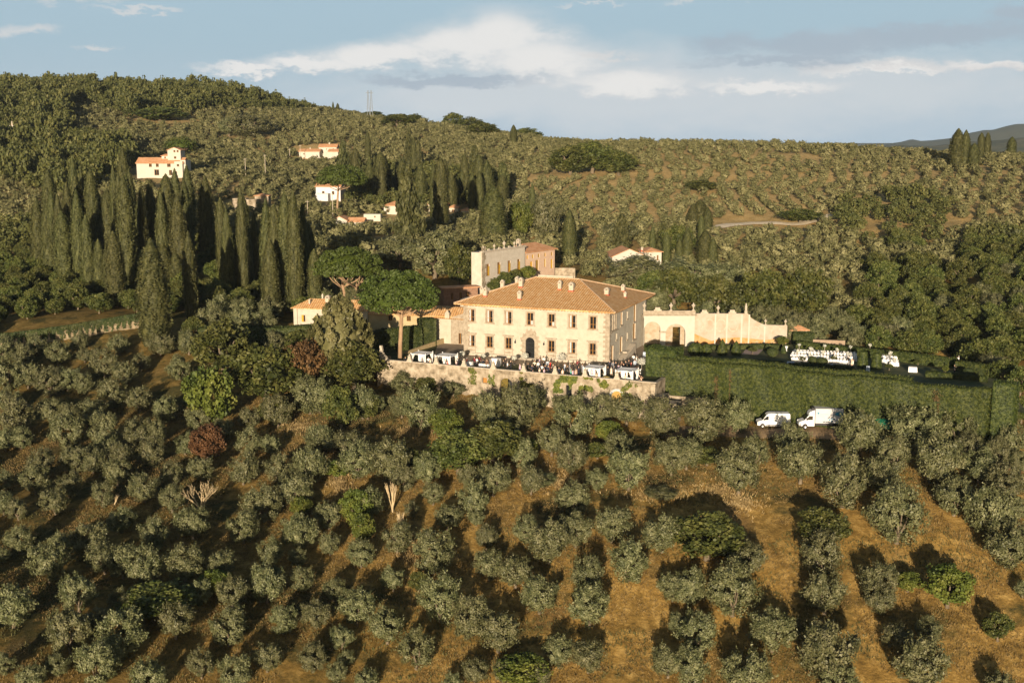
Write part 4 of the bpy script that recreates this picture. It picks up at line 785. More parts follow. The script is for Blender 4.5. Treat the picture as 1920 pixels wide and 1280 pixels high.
# arched doorway: stone portal with real arch
dm = MB(); R0 = DW/2; zc = door[3]-R0; seg = 14
for k in range(seg):
    a0, a1 = math.pi*k/seg, math.pi*(k+1)/seg; ri = R0; ro = R0+.95+(.28 if k % 2 else 0)
    P = lambda r, a, d: (DX-r*math.cos(a), d, zc+r*math.sin(a)*(1.0+ (.25 if r > R0+.5 and abs(a-math.pi/2) < .5 else 0)))
    q = [P(ri, a0, -.06), P(ri, a1, -.06), P(ro, a1, -.06), P(ro, a0, -.06)]; b = [(x, .1, z) for x, _, z in q]; dm.add(q+b, [(0, 3, 2, 1), (4, 5, 6, 7), (0, 1, 5, 4), (2, 3, 7, 6), (0, 4, 7, 3), (1, 2, 6, 5)])
    # spandrel that closes the square opening down to the arch
    q = [P(R0, a0, .004), P(R0, a1, .004), (DX-R0*math.cos(a1), .004, door[3]), (DX-R0*math.cos(a0), .004, door[3])]; dm.add(q+[(x, .3, z) for x, _, z in q], [(0, 1, 2, 3), (4, 7, 6, 5), (0, 4, 5, 1)])
for k in range(7):
    z0 = .0+k*.47; e = .75+(.3 if k % 2 else 0)
    for s in (-1, 1): bar(dm, (0, 0, 0), X, min(DX+s*(DW/2+.003), DX+s*(DW/2+e)), max(DX+s*(DW/2+.003), DX+s*(DW/2+e)), z0, z0+.465, -.06, .1)
portal = dm.build('door_portal', M_STONE, villa)
d = MB()
for xx in np.linspace(DX-DW/2+.06, DX+DW/2-.06, 7): bar(d, (0, 0, 0), X, xx-.03, xx+.03, .27, door[3]-.1-abs(xx-DX)**2*.9, .18, .23)
for zz in (.3, 1.3, 2.3, 3.2): bar(d, (0, 0, 0), X, DX-DW/2, DX+DW/2, zz-.04, zz+.04, .17, .24)
d.build('door', M_IRON, portal); d = MB(); bar(d, (0, 0, 0), X, DX-DW/2, DX+DW/2, .25, door[3], .36, .40); d.build('pane', M_GLASS, portal)
for k, s in enumerate((-1, 1)):
    l = MB(); lx = DX+s*3.0; l.tube([(lx, .02, 3.5), (lx, -.3, 3.75), (lx, -.42, 3.5)], .035, 6); l.lathe([(.06, 0), (.15, .1), (.17, .35), (.05, .5)], (lx, -.42, 3.0), 8); l.build('lantern', M_IRON, villa)
st = MB(); st.box(DX-2.3, DX+2.3, -1.3, -.07, -.05, .13); st.box(DX-1.9, DX+1.9, -.8, -.08, .131, .25); st.build('step', M_STONEL, villa)
# corner quoins, string course, bench
qn = MB(); qn2 = MB()
for k in range(22):
    z0 = k*.47; e = 1.25 if k % 2 else .85
    if z0 > VH-.5: break
    bar(qn, (0, 0, 0), X, -.04, e, z0, z0+.466, -.04, .08); bar(qn2, (0, 0, 0), X, VW-e, VW+.04, z0, z0+.466, -.04, .08)
    bar(qn2, (VW, 0, 0), Yv, .085, e*.8, z0, z0+.466, -.04, .08); bar(qn, (0, VD, 0), -Yv, VD-e, VD-.085, z0, z0+.466, -.04, .08)
qn.build('quoins', M_STONE, villa); qn2.build('quoins', M_STONE, villa)
sc1 = MB(); bar(sc1, (0, 0, 0), X, 0, 1.9, 6.28, 6.42, -.075, -.042); bar(sc1, (0, 0, 0), X, VW-2, VW, 6.0, 6.15, -.075, -.042); bar(sc1, (VW, 0, 0), Yv, 0, 5.6, 6.0, 6.15, -.16, -.042); sc1.build('string_course', M_STONE, villa)
bn = MB(); bar(bn, (0, 0, 0), X, 1.3, DX-3, 0, .5, -.55, -.01); bn.build('stone_bench', M_STONEL, villa); bn = MB(); bar(bn, (0, 0, 0), X, DX+3, VW-1.3, 0, .5, -.55, -.01); bn.build('stone_bench', M_STONEL, villa)
# right side fittings
O2 = (VW, 0, 0)
for a, b, c, e in rs:
    if b-a > 3:
        lg = MB()
        for xx in (a, (a*2+b)/3, (a+2*b)/3, b): bar(lg, O2, Yv, xx-.16, xx+.16, c, e, -.02, .3)
        bar(lg, O2, Yv, a-.3, b+.3, c-.35, c-.003, -.12, .3); lo = lg.build('loggia', M_STONE, villa); g = MB(); bar(g, O2, Yv, a, b, c, e, .38, .42); g.build('pane', M_GLASS, lo)
    else:
        s = surround(villa, O2, Yv, a, b, c, e, .18 if b-a > .8 else .1); window(s, O2, Yv, a, b, c, e, name='frame', simple=True, glassm=mat('ochre_blind', [(.26, .17, .07)]) if c < 6 else None)
for a, b, c, e in ls: s = surround(villa, (0, VD, 0), -Yv, a, b, c, e); window(s, (0, VD, 0), -Yv, a, b, c, e, name='frame', simple=True)
ra = MB(); bar(ra, O2, Yv, 8.5, 14.5, .9, 1.15, -1.0, -.1)
ra.add([(VW+.05, 5.0, -.1), (VW+1.3, 5.0, -.1), (VW+1.3, 14, 1.9), (VW+.05, 14, 1.9), (VW+.05, 14, -.1), (VW+1.3, 14, -.1)], [(0, 1, 2, 3), (0, 4, 5, 1), (1, 5, 2), (0, 3, 4), (3, 2, 5, 4)]); ra.build('ramp', M_STONEL, villa)
vroof, (r0, r1, cA, cB, cC, cD) = hip_roof(villa, 0, VW, 0, VD, VH+.12, 4.15, 1.5, M_TILE, ridge=9.5, th=.25)
rd = MB()
for p, q in ((r0, r1), (cA, r0), (cB, r1), (cC, r1), (cD, r0)): rd.tube([tuple(Vector(p)+Vector((0, 0, .05))), tuple(Vector(q)+Vector((0, 0, .05)))], .14, 6)
rd.build('ridge_tiles', mat('ridge_tile', [(.40, .27, .17), (.50, .37, .25)], 1), vroof)
# rafters under the eave
rf = MB()
for xx in np.arange(-1.2, VW+1.3, .62): rf.box(xx-.07, xx+.07, -1.42, -.05, VH-.26, VH-.135)
for yy in np.arange(.6, VD, .62): rf.box(VW+.05, VW+1.42, yy-.07, yy+.07, VH-.26, VH-.135)
rf.build('rafters', mat('rafter_wood', [(.20, .12, .06)]), vroof)
def roofz(x, y):           # height of the roof over a point of the plan
    a = (y+1.5)/(VD/2+1.5); b = (VD+1.5-y)/(VD/2+1.5); hx = (VW/2+1.5-4.75); c = (x+1.5)/hx; e = (VW+1.5-x)/hx
    return VH+.12+4.15*min(1, a, b, c, e)
for x, y, w, h in ((3.6, 2.6, .85, 1.9), (11.2, 2.0, .85, 1.9), (9.2, 7.8, .95, 2.1), (17.6, 7.6, .8, 2.0), (20.2, 7.2, 1.1, 1.9), (.3, 8.5, .8, 1.9), (2.6, 14, .9, 1.9), (5.6, 15, .8, 1.6), (26.8, 9.5, 1.0, 1.6), (27.6, 18, .8, 1.6), (29.4, 13.5, .6, 1.3), (6.8, 11.5, .7, 1.5)): chimney(villa, x, y, roofz(x, y), w*.82, h*.86)
sk = MB(); sk.box(10.8, 18.4, 13.4, 13.8, VH+3.9, VH+4.75); sk.box(19.0, 20.0, 9.2, 9.5, roofz(19, 9)-.2, roofz(19, 9)+.5); sk.build('roof_parapet', M_STONEL, villa)

# ---- terrace ground, walls
def sheet(name, pts, z, m, kind='structure'):
    mb = MB(); mb.add([(x, y, z) for x, y in pts], [tuple(range(len(pts)))]); return tag(mb.build(name, m), kind=kind)
M_GRAVEL = mat('pale_gravel', [(.22, .17, .12), (.32, .26, .19)], 1.5, detail=8, lo=.3, hi=.7)
M_LAWN = mat('lawn', [(.034, .044, .012), (.062, .070, .020), (.10, .09, .034)], .5, detail=8)
sheet('terrace_lawn', [tuple(p) for p in TERR], 0.0, M_LAWN)
ca, sa = math.cos(VA), math.sin(VA)
def vloc(x, y): return (VO.x+x*ca-y*sa, VO.y+x*sa+y*ca)
sheet('forecourt_gravel', [vloc(-4, -6.2), vloc(36, -6.2), vloc(36, 27), vloc(-2, 27), vloc(-12, 14)], .008, M_GRAVEL)
W0 = Vector((-25.2, 221.0, 0)); W1 = Vector((24.3, 199.6, 0)); wu = (W1-W0).normalized(); wl = (W1-W0).length; WA = math.atan2(wu.y, wu.x)
rw = thing('retaining_wall', W0, WA, 'long rough stone retaining wall of the terrace with arched doors', 'wall')
def wall_x(u, v):
    r = ray(u, v); nx, ny = wu.y, -wu.x; t = (W0.x*nx+W0.y*ny)/(r[0]*nx+r[1]*ny); px, py = r[0]*t, r[1]*t; return (px-W0.x)*wu.x+(py-W0.y)*wu.y, CAM_Z+r[2]*t
ga, gt = wall_x(938, 735); gb, _ = wall_x(961, 735); _, gz = wall_x(950, 709)
aa, _ = wall_x(1146, 745); ab, _ = wall_x(1168, 745); _, az_ = wall_x(1157, 733)
sq, sz = wall_x(909, 712); sq2, sz2 = wall_x(1066, 728)
holes = [(ga, gb, -5.2, gz), (aa, ab, -5.2, az_), (sq-.45, sq+.45, sz-.6, sz+.4), (sq2-.5, sq2+.6, sz2-1.4, sz2+.6)]
mb = MB(); face(mb, (0, 0, 0), X, wl, .85, holes, .6, -7); bar(mb, (0, 0, 0), X, 0, wl, .0, .85, .45, .46)
# subdivide-free rough face: buttress swellings give the base its batter
mb.box(-.6, 0, -.3, 4, -7, .9); mb.box(wl, wl+.7, -.3, 6, -7, .75)
mb.box(wl+.7, wl+2.3, -.2, 3, -7, -1.4); mb.box(wl+2.3, wl+4.5, .2, 3, -7, -2.6)
mb.build('wall', M_RUBBLE, rw)
cp_ = MB(); cp_.box(-.7, wl+.8, -.1, .55, .852, .98); cp_.build('coping', M_STONEL, rw)
def archfill(par, x0, x1, z1, m, name, d=.01, dep=.4):
    mb = MB(); r = (x1-x0)/2; xm = (x0+x1)/2; zc = z1-r; n = 12
    for k in range(n):
        a0, a1 = math.pi*k/n, math.pi*(k+1)/n; q = [(xm-r*math.cos(a0), d, zc+r*math.sin(a0)), (xm-r*math.cos(a1), d, zc+r*math.sin(a1)), (xm-r*math.cos(a1), d, z1), (xm-r*math.cos(a0), d, z1)]
        mb.add(q+[(x, dep, z) for x, _, z in q], [(0, 1, 2, 3), (0, 4, 5, 1)])
    return mb.build(name, m, par)
archfill(rw, ga, gb, gz, M_RUBBLE, 'door_arch')
dl = MB(); dl.box(ga+.05, (ga+gb)/2+.15, .35, .43, -5.2, gz-.05); dl.build('door', M_GREENDOOR, rw)['label'] = 'closed olive green leaf of the cellar door'
dk = MB(); dk.box((ga+gb)/2+.15, gb, .7, .75, -5.2, gz); dk.build('unlit_passage', M_IRON, rw)  # black panel standing for the darkness behind the door
dw = MB(); dw.box(gb-.75, gb-.1, .1, .18, -5.2, gz-1.9); dw.build('door', M_WPAINT, rw)['label'] = 'open white inner door of the cellar'
archfill(rw, aa, ab, az_, M_RUBBLE, 'door_arch')
sr = MB(); r = (ab-aa)/2; xm = (aa+ab)/2; zc = az_-r; n = 14
for k in range(n):
    a0, a1 = math.pi*k/n, math.pi*(k+1)/n; q = [(xm-R*math.cos(a), -.07, zc+R*math.sin(a)) for R, a in ((r, a0), (r, a1), (r+.42, a1), (r+.42, a0))]; sr.add(q+[(x, .05, z) for x, _, z in q], [(0, 3, 2, 1), (0, 1, 5, 4), (2, 3, 7, 6)])
sr.box(aa-.42, aa, -.07, .05, -5.4, zc); sr.box(ab, ab+.42, -.07, .05, -5.4, zc); ar = sr.build('arched_surround', mat('bluish_stone', [(.36, .38, .40), (.46, .47, .48)], 3), rw)
yl = MB(); yl.box(aa, ab, .3, .36, -5.4, az_); yl.build('door', mat('yellow_door', [(.34, .20, .05), (.50, .34, .12)], 1.5, detail=5), ar)
for s, z in ((sq, sz), (sq2, sz2)):
    k = MB(); k.box(s-.6, s+.7, .35, .4, z-1.5, z+.7); k.build('window', M_FRAME if s == sq else M_GLASS, rw)
# the stone pedestals and scrolls on the parapet
def pedestal(u, v, lab):
    x, z = wall_x(u, v); t = thing('stone_pedestal', (W0.x+wu.x*x-wu.y*.22, W0.y+wu.y*x+wu.x*.22, .98), WA, lab, 'pedestal', 'stone pedestals along the terrace parapet', (.72, .72, .68))
    mb = MB(); mb.box(-.75, .75, -.35, .35, 0, .22); 
    pr = [(.74, .22), (.66, .34), (.47, .7), (.37, 1.1), (.34, 1.4), (.42, 1.46), (.42, 1.58)]
    for (a, b), (c, e) in zip(pr, pr[1:]): mb.add([(-a, -.3, b), (a, -.3, b), (a, .3, b), (-a, .3, b), (-c, -.3, e), (c, -.3, e), (c, .3, e), (-c, .3, e)], [(0, 1, 5, 4), (1, 2, 6, 5), (2, 3, 7, 6), (3, 0, 4, 7), (4, 5, 6, 7), (0, 3, 2, 1)])
    mb.build('base', M_STONEL, t); b = MB(); b.ball((0, 0, 1.84), .27, 10); b.build('ball', M_STONEL, t)
for i, u in enumerate((767, 817, 869, 924, 981, 1040, 1096, 1156)): pedestal(u, 672+i*6.3, f'pale stone pedestal, {ORD[i]} from the left on the terrace parapet')
sc2 = thing('stone_scroll', (W0.x+.2, W0.y+.3, .98), WA, 'tall curled stone scroll ornament at the left end of the parapet', 'ornament')
mb = MB()
pr = [(1.3, 0), (1.1, .5), (.6, .9), (.35, 1.4), (.22, 2.0), (.12, 2.6)]
for (a, b), (c, e) in zip(pr, pr[1:]): mb.add([(-.3, -.25, b), (a, -.25, b), (a, .25, b), (-.3, .25, b), (-.3, -.25, e), (c, -.25, e), (c, .25, e), (-.3, .25, e)], [(0, 1, 5, 4), (1, 2, 6, 5), (2, 3, 7, 6), (3, 0, 4, 7), (4, 5, 6, 7), (0, 3, 2, 1)])
mb.build('scroll', M_STONEL, sc2)

# ---- hedges
def hedge(name, label, pts, th, z0, z1, leafn=200, m=None, amp=.18, size=.2, cat='hedge', seed=0, topamp=.15):
    """clipped hedge following pts (front line); th behind it; z0, z1 numbers or per-point lists"""
    m = m or M_HEDGE; g = np.random.default_rng(seed+400); P = [Vector((x, y, 0)) for x, y in pts]; n = len(P)
    Z0 = z0 if isinstance(z0, list) else [z0]*n; Z1 = z1 if isinstance(z1, list) else [z1]*n; rows = []; nor = []
    L = [0]
    for a, b in zip(P, P[1:]): L.append(L[-1]+(b-a).length)
    m_ = max(2, int(L[-1]/.6)); S = np.linspace(0, L[-1], m_); V = []; F = []; leafP = []; leafN = []
    def at(s):
        k = min(n-2, max(0, int(np.searchsorted(L, s)-1))); t = (s-L[k])/(L[k+1]-L[k]); p = P[k].lerp(P[k+1], t); d = (P[k+1]-P[k]).normalized(); return p, Vector((-d.y, d.x, 0)), Z0[k]*(1-t)+Z0[k+1]*t, Z1[k]*(1-t)+Z1[k+1]*t
    hh = max(Z1)-min(Z0); nv = max(3, int(hh/.7)); nt = max(2, int(th/.6)); prof = [(0, i/nv) for i in range(nv+1)]+[(i/nt, 1) for i in range(1, nt+1)]+[(1, 1-i/nv) for i in range(1, nv+1)]; K = len(prof)
    for i, s in enumerate(S):
        p, nn, a, b = at(s); b += topamp*math.sin(s*.35+seed)+topamp*.6*math.sin(s*.93+1)
        for q, t in prof:
            w = amp*(math.sin(s*1.3+t*5+seed)*.4+math.sin(s*.47+t*2.1)*.5+(g.random()-.5)*.7); c = p+nn*(q*th+(-w if q == 0 else w if q == 1 else 0)); V.append((c.x, c.y, a+(b-a)*t+(w*.4 if 0 < q < 1 else 0)))
    for i in range(m_-1):
        for k in range(K-1): F.append((i*K+k, i*K+k+1, (i+1)*K+k+1, (i+1)*K+k))
    V = np.array(V); F = np.array(F)
    for e, o in ((0, 1), (m_-1, -1)):
        for k in range(nv): 
            q = [e*K+k, e*K+k+1, e*K+K-2-k, e*K+K-1-k]; F = np.vstack([F, q if o > 0 else q[::-1]])
    A = V[F[:, 0]]; Bq = V[F[:, 1]]; Cq = V[F[:, 2]]; Dq = V[F[:, 3]]; nn = np.cross(Bq-A, Dq-A); ar = np.linalg.norm(nn, axis=1); nn = -unit(nn)
    N_ = int(leafn*L[-1]); fi = g.choice(len(F), N_, p=ar/ar.sum()); r1 = g.random((N_, 1)); r2 = g.random((N_, 1)); Pp = (A[fi]*(1-r1)+Bq[fi]*r1)*(1-r2)+(Dq[fi]*(1-r1)+Cq[fi]*r1)*r2
    cen = V.mean(0); nf = nn[fi]; Q = leaves(Pp+nf*g.normal(.03, .07, (N_, 1)), nf, size, 1.5, .5, .95, g)
    return tag(mobj(name, np_mesh(name, Q, 4, m, (V, F))), label, cat)
hz0 = lambda x, y: float(ground(x, y)[0])-.6
HP = [(26.6, 206.6), (33.4, 204.2), (40.4, 200.8), (54, 192.8), (65, 187.5), (75.9, 181.8)]
hedge('long_hedge', 'long tall clipped green hedge below the garden, behind the parked vans', HP, 1.5, [-3.2, -5.6, -6.8, -7.5, -7.5, -7.5], [3.5, 3.6, 3.6, 3.5, 3.4, 3.2], 1500, seed=1, size=.17, amp=.24)
LH_ = bpy.data.objects['long_hedge']; g = np.random.default_rng(5)
for (hx, hy, zt_, zb_, wd) in ((36.0, 202.9, 1.5, -5.0, .35), (38.2, 201.8, 2.8, -4.0, .18), (50.9, 194.4, -2.5, -5.5, .3), (68.6, 185.5, 2.6, .8, .5), (68.9, 185.3, .5, -6, .2)):
    n = int((zt_-zb_)*wd*110); zz = g.uniform(zb_, zt_, n); P = np.stack([hx+g.normal(0, wd*.5, n), hy-.28+0*zz, zz], 1); P[:, 1] -= (P[:, 0]-hx)*.5; mobj('dead_patch', np_mesh('dead_patch', leaves(P, np.tile([-.45, -.9, .1], (n, 1)), .16, 1.6, .8, .6, g), 4, mat('dead_twigs', [(.05, .036, .014), (.12, .08, .03)], 3)), LH_)
hedge('garden_hedge', 'narrow clipped hedge running just behind the long tall hedge', [(x+.9, y+2.1) for x, y in HP[:-1]], 1.2, 0, [4.0, 4.0, 4.0, 3.9, 3.8], 500, seed=2, size=.17)
fw = MB(); fw.obox((30.3, 204.9, 0), (33.4-26.6, 204.2-206.6, 0), (2.4, 6.8, 0), 4.4, .25, -7.5, -2.7); tag(fw.build('foundation_wall', M_RUBBLE), 'short pale rubble wall at the foot of the left end of the long hedge', 'wall')
hedge('hedge_block', 'square clipped hedge block at the left end of the long hedge, beside the terrace', [(24.4, 210.0), (29.6, 207.6)], 4.4, -5, 5.0, 2600, seed=3, size=.17, topamp=.1)
hedge('hedge_pillar', 'tall clipped hedge pillar at the right end of the long hedge', [(76.1, 181.6), (79.3, 179.9)], 2.6, -7, 4.7, 2200, seed=4, size=.17, topamp=.05)
q0 = atz(372, 648, 0.0); q1 = atz(582, 645, .3)
hedge('dark_hedge', 'long dark clipped hedge left of the cottage', [(q0.x, q0.y), (q1.x, q1.y)], 3.0, -2.5, [3.6, 3.9], 900, M_HEDGED, seed=5, size=.2)
q2 = atz(700, 665, 0); q3 = atz(792, 652, 0)
hedge('dark_hedge', 'dark clipped hedge in front of the long low cottage, behind the terrace pine', [(q1.x+.5, q1.y-.2), (q2.x-6, q2.y+2), (q2.x, q2.y), (q3.x, q3.y)], 2.0, -1, 4.4, 1100, M_HEDGED, seed=6, size=.2)
for i, (u, v, wpx, hpx) in enumerate(((805, 650, 26, 51), (834, 642, 30, 52))):
    a = atz(u-wpx/2, v, 0); b = atz(u+wpx/2, v-2, 0); hedge('clipped_hedge', ('left', 'right')[i]+' one of two tall dark clipped hedge blocks left of the villa', [(a.x, a.y), (b.x, b.y)], 3.0, -.3, hpx/9.3, 1500, M_HEDGED, seed=7+i, size=.18, topamp=.05)

# ---- arcade and garden wall right of the villa
g0 = atz(1207, 650, 0); g1 = atz(1483, 647, 0); g0 = Vector((27.4, 240.5, 0)); g1 = Vector((58.6, 241.0, 0)); gu = (g1-g0).normalized(); GA = math.atan2(gu.y, gu.x)
gw = thing('arcade_wall', g0, GA, 'pale garden wall with two open arches and a cornice beside the villa', 'wall')
def gwx(u, v):
    r = ray(u, v); nx, ny = gu.y, -gu.x; t = (g0.x*nx+g0.y*ny)/(r[0]*nx+r[1]*ny); return (r[0]*t-g0.x)*gu.x+(r[1]*t-g0.y)*gu.y, CAM_Z+r[2]*t
GW = {u: gwx(u, v) for u, v in ((1204, 560), (1238, 650), (1248, 650), (1285, 650), (1303, 585), (1202, 592), (1408, 597), (1436, 610), (1483, 614), (1300, 590), (1252, 575))}
xe = gwx(1303, 590)[0]; ztop = gwx(1250, 589)[1]; a1 = (gwx(1200, 630)[0], gwx(1238, 630)[0]); a2 = (gwx(1248, 630)[0], gwx(1285, 630)[0]); zar = gwx(1220, 603)[1]; zar2 = gwx(1266, 607)[1]
mb = MB(); face(mb, (0, 0, 0), X, xe, ztop-.3, [(max(.05, a1[0]), a1[1], -.2, zar), (a2[0], a2[1], -.2, zar2)], .7, -.2); face(mb, (xe, 0, 0), Yv, 3.2, ztop-.3, [], .3, -.2); mb.box(0, xe, .8, 3.2, ztop-.9, ztop-.32); mb.build('arcade', M_WHITE, gw)
archfill(gw, max(.05, a1[0]), a1[1], zar, M_WHITE, 'arch', .008, .7); archfill(gw, a2[0], a2[1], zar2, M_WHITE, 'arch', .008, .7)
mb = MB(); mb.box(-.4, xe+.35, -.45, 3.5, ztop-.298, ztop-.05); mb.box(-.2, xe+.1, -.1, .35, ztop-.049, ztop+.75); mb.build('cornice', M_STONE, gw)
mb = MB(); mb.box(a1[1]-.08, a2[0]+.08, -.1, .8, (zar*.55), (zar*.55)+.35); mb.build('capital', M_STONE, gw)
M_FRESCO = mat('faded_fresco_plaster', [(.34, .265, .19), (.39, .335, .27), (.43, .385, .325)], .55, detail=6, lo=.3, hi=.7)
def ztopat(u, v): return gwx(u, v)[1]
zs_hi = gwx(1350, 591)[1]; zs_e = gwx(1460, 613)[1]; x_c0 = gwx(1408, 597)[0]; x_c1 = gwx(1440, 610)[0]; x_e = gwx(1483, 614)[0]
mb = MB(); yb = 3.0
P = [(-.2, zs_hi), (x_c0, zs_hi-.1)]+[(x_c0+(x_c1-x_c0)*t, zs_hi-.1-(zs_hi-.1-zs_e)*(t**.6)) for t in (.2, .4, .6, .8, 1)]+[(x_e, zs_e-.15)]
px0, px1, pz1 = a2[0]+1.9, a2[0]+3.5, 3.6
for (xa, za), (xb, zb) in zip(P, P[1:]):
    for (ya, flip) in ((yb, 0), (yb+.6, 1)):
        if xa < px0 < xb or (xa < px1 and xb > px0):
            for c0, c1, zl in ((xa, px0, -.2), (px0, px1, pz1), (px1, xb, -.2)):
                f0 = za+(zb-za)*(c0-xa)/(xb-xa); f1 = za+(zb-za)*(c1-xa)/(xb-xa); mb.quad((c0, ya, zl), (c1, ya, zl), (c1, ya, f1), (c0, ya, f0))
        else: mb.quad((xa, ya, -.2), (xb, ya, -.2), (xb, ya, zb), (xa, ya, za))
    mb.quad((xa, yb, za), (xb, yb, zb), (xb, yb+.6, zb), (xa, yb+.6, za))
mb.quad((x_e, yb, -.2), (x_e, yb+.6, -.2), (x_e, yb+.6, P[-1][1]), (x_e, yb, P[-1][1])); mb.quad((px0, yb, -.2), (px0, yb+.6, -.2), (px0, yb+.6, pz1), (px0, yb, pz1)); mb.quad((px1, yb, -.2), (px1, yb+.6, -.2), (px1, yb+.6, pz1), (px1, yb, pz1))
fr = tag(mb.build('garden_wall', M_FRESCO), 'long faded frescoed garden wall with a curved step in its top and an orange base', 'wall'); fr.location = g0; fr.rotation_euler = (0, 0, GA)
def gchild(name, mbx, m, par=fr): o = mbx.build(name, m, par); return o
pn = MB()
for u in (1313, 1335, 1357, 1380, 1422, 1462):
    xx = gwx(u, 620)[0]; zc = zs_hi*.60 if u < 1400 else zs_e*.58; n = 20
    ring = [(1.25, 1.45), (1.0, 1.2)]
    for k in range(n):
        a0, a1_ = 6.283*k/n, 6.283*(k+1)/n; q = [(xx+R*math.cos(a)*.8, yb-.03, zc+R*math.sin(a)) for R, a in ((1.4, a0), (1.4, a1_), (1.15, a1_), (1.15, a0))]; pn.add(q+[(x, yb-.003, z) for x, _, z in q], [(0, 1, 2, 3), (0, 4, 5, 1), (2, 6, 7, 3)])
gchild('plaster_medallions', pn, M_STONEL)
pl = MB()
for u in (1304, 1346, 1368, 1396, 1410, 1440): xx = gwx(u, 620)[0]; pl.box(xx-.16, xx+.16, yb-.06, yb-.003, .0, (zs_hi if u < 1412 else zs_e)-.3)
gchild('pilasters', pl, M_WHITE)
bk = MB(); bk.box(.1, px0-.02, yb-.05, yb-.004, 0, zar+1); bk.box(px1+.02, xe-.05, yb-.05, yb-.004, 0, zar+1); gchild('shaded_plaster', bk, mat('shaded_beige_fresco', [(.32, .245, .165), (.38, .31, .225), (.41, .36, .285)], 1.1, detail=6))  # beige panel behind the arches; colour also darkened for their shade
ob = MB(); xx = gwx(1304, 620)[0]; ob.add([(xe+.3, yb-.045, 0), (x_e-.05, yb-.045, 0), (x_e-.05, yb-.045, .55), (gwx(1470, 620)[0], yb-.045, 1.2), (gwx(1440, 620)[0], yb-.045, .75), (gwx(1395, 620)[0], yb-.045, 1.35), (gwx(1360, 620)[0], yb-.045, 1.2), (gwx(1340, 620)[0], yb-.045, .6), (gwx(1318, 620)[0], yb-.045, 1.6), (xe+.3, yb-.045, 2.3)], [tuple(range(10))])
gchild('orange_plaster', ob, mat('bare_orange_plaster', [(.44, .20, .055), (.44, .25, .10), (.40, .30, .18)], .8, detail=6))
def finial(x, y, z, h, par_o, rot, lab, kind='urn'):
    c = par_o+Vector((math.cos(rot)*x-math.sin(rot)*y, math.sin(rot)*x+math.cos(rot)*y, z)); t = thing('stone_finial', c, rot, lab, 'finial', 'stone finials on the walls of the garden'); mb = MB(); s = h/1.7
    if kind == 'urn': mb.lathe([(r*s, zz*s) for r, zz in ((.30, 0), (.30, .18), (.12, .30), (.11, .55), (.26, .85), (.42, 1.05), (.40, 1.2), (.20, 1.35), (.10, 1.5), (.03, 1.7))], (0, 0, 0), 10)
    elif kind == 'scroll': mb.box(-.9*s, .9*s, -.2, .2, 0, .3*s); mb.box(-.6*s, .6*s, -.18, .18, .3*s, .8*s, .03)
    else: mb.lathe([(r*s, zz*s) for r, zz in ((.34, 0), (.34, .5), (.22, .6), (.24, 1.1), (.28, 1.5), (.14, 1.75), (.17, 1.95), (.05, 2.15))], (0, 0, 0), 10, 1, .8)
    mb.build('carving', M_STONEL, t)
for i, (u, zt, yy) in enumerate(((1208, ztop+.74, .1), (1258, ztop+.74, .1), (1300, ztop+.74, .1), (1352, zs_hi, yb+.3), (1443, zs_e-.05, yb+.3), (1481, zs_e-.16, yb+.3))):
    finial(gwx(u, 590)[0], yy, zt, 1.7 if i < 4 else 1.3, g0, GA, f'stone urn finial, {ORD[i]} from the villa along the garden wall')
finial(gwx(1405, 590)[0], yb+.3, zs_hi-.08, 1.7, g0, GA, 'tall carved stone statue where the garden wall steps down', 'statue')
for i, u in enumerate((1233, 1326, 1379)): finial(gwx(u, 590)[0], .1 if i == 0 else yb+.3, ztop+.74 if i == 0 else zs_hi-.05, 1.5, g0, GA, ('low stone scroll block on the arcade cornice', 'low stone scroll block left on the frescoed wall', 'low stone scroll block next to the statue on the wall')[i], 'scroll')

# ---- orangery and pink farmhouse behind the villa
def place(u, v, Y): return aty(u, v, Y)
oa = place(904, 520, 268); ob_ = place(984, 500, 283); OR = math.atan2(ob_.y-oa.y, ob_.x-oa.x); OW = math.hypot(ob_.x-oa.x, ob_.y-oa.y); ztp = aty(904, 474, 268).z; zb = aty(911, 520, 268).z
org = thing('orangery', (oa.x, oa.y, zb), OR, 'grey stone orangery with tall ochre shuttered windows and urns on its parapet', 'building')
OH = ztp-zb; hs = [(OW*f-.6, OW*f+.6, .1, 2.9) for f in (.13, .38, .62, .85)]
mb = MB(); face(mb, (0, 0, 0), X, OW, OH, hs, .3, -6); face(mb, (0, 3, 0), -Yv, 3, OH, [], .3, -6); face(mb, (OW, 0, 0), Yv, 3, OH, [], .3, -6); face(mb, (OW, 3, 0), -X, OW, OH, [], .3, -6); mb.quad((0, 0, OH), (OW, 0, OH), (OW, 3, OH), (0, 3, OH)); mb.build('wall', mat('grey_plaster', [(.45, .40, .33), (.53, .48, .41)], 1, detail=8), org)
mb = MB(); mb.box(-.3, OW+.2, -.3, .5, OH+.002, OH+.35); mb.build('cornice', M_STONEL, org)
qb = MB()
for k in range(12): bar(qb, (0, 0, 0), X, -.05, 1.5 if k % 2 else 1.1, -5+k*1.0, -5+k*1.0+.96, -.06, .1)
qb.build('quoins', M_RUBBLE, org)
for a, b, c, e in hs:
    w = window(org, (0, 0, 0), X, a, b, c, e); s = MB(); bar(s, (0, 0, 0), X, (a+b)/2+.1, b-.02, c+.05, e-.6, -.02, .05); s.build('shutter', M_OCHRE, w)
Zo = Vector((oa.x, oa.y, zb))
for i, f in enumerate((.02, .27, .50, .74)): finial(OW*f+.2, .1, OH+.35, 1.35 if i != 2 else 1.8, Zo, OR, f'stone urn on the orangery parapet, {ORD[i]} from the left')
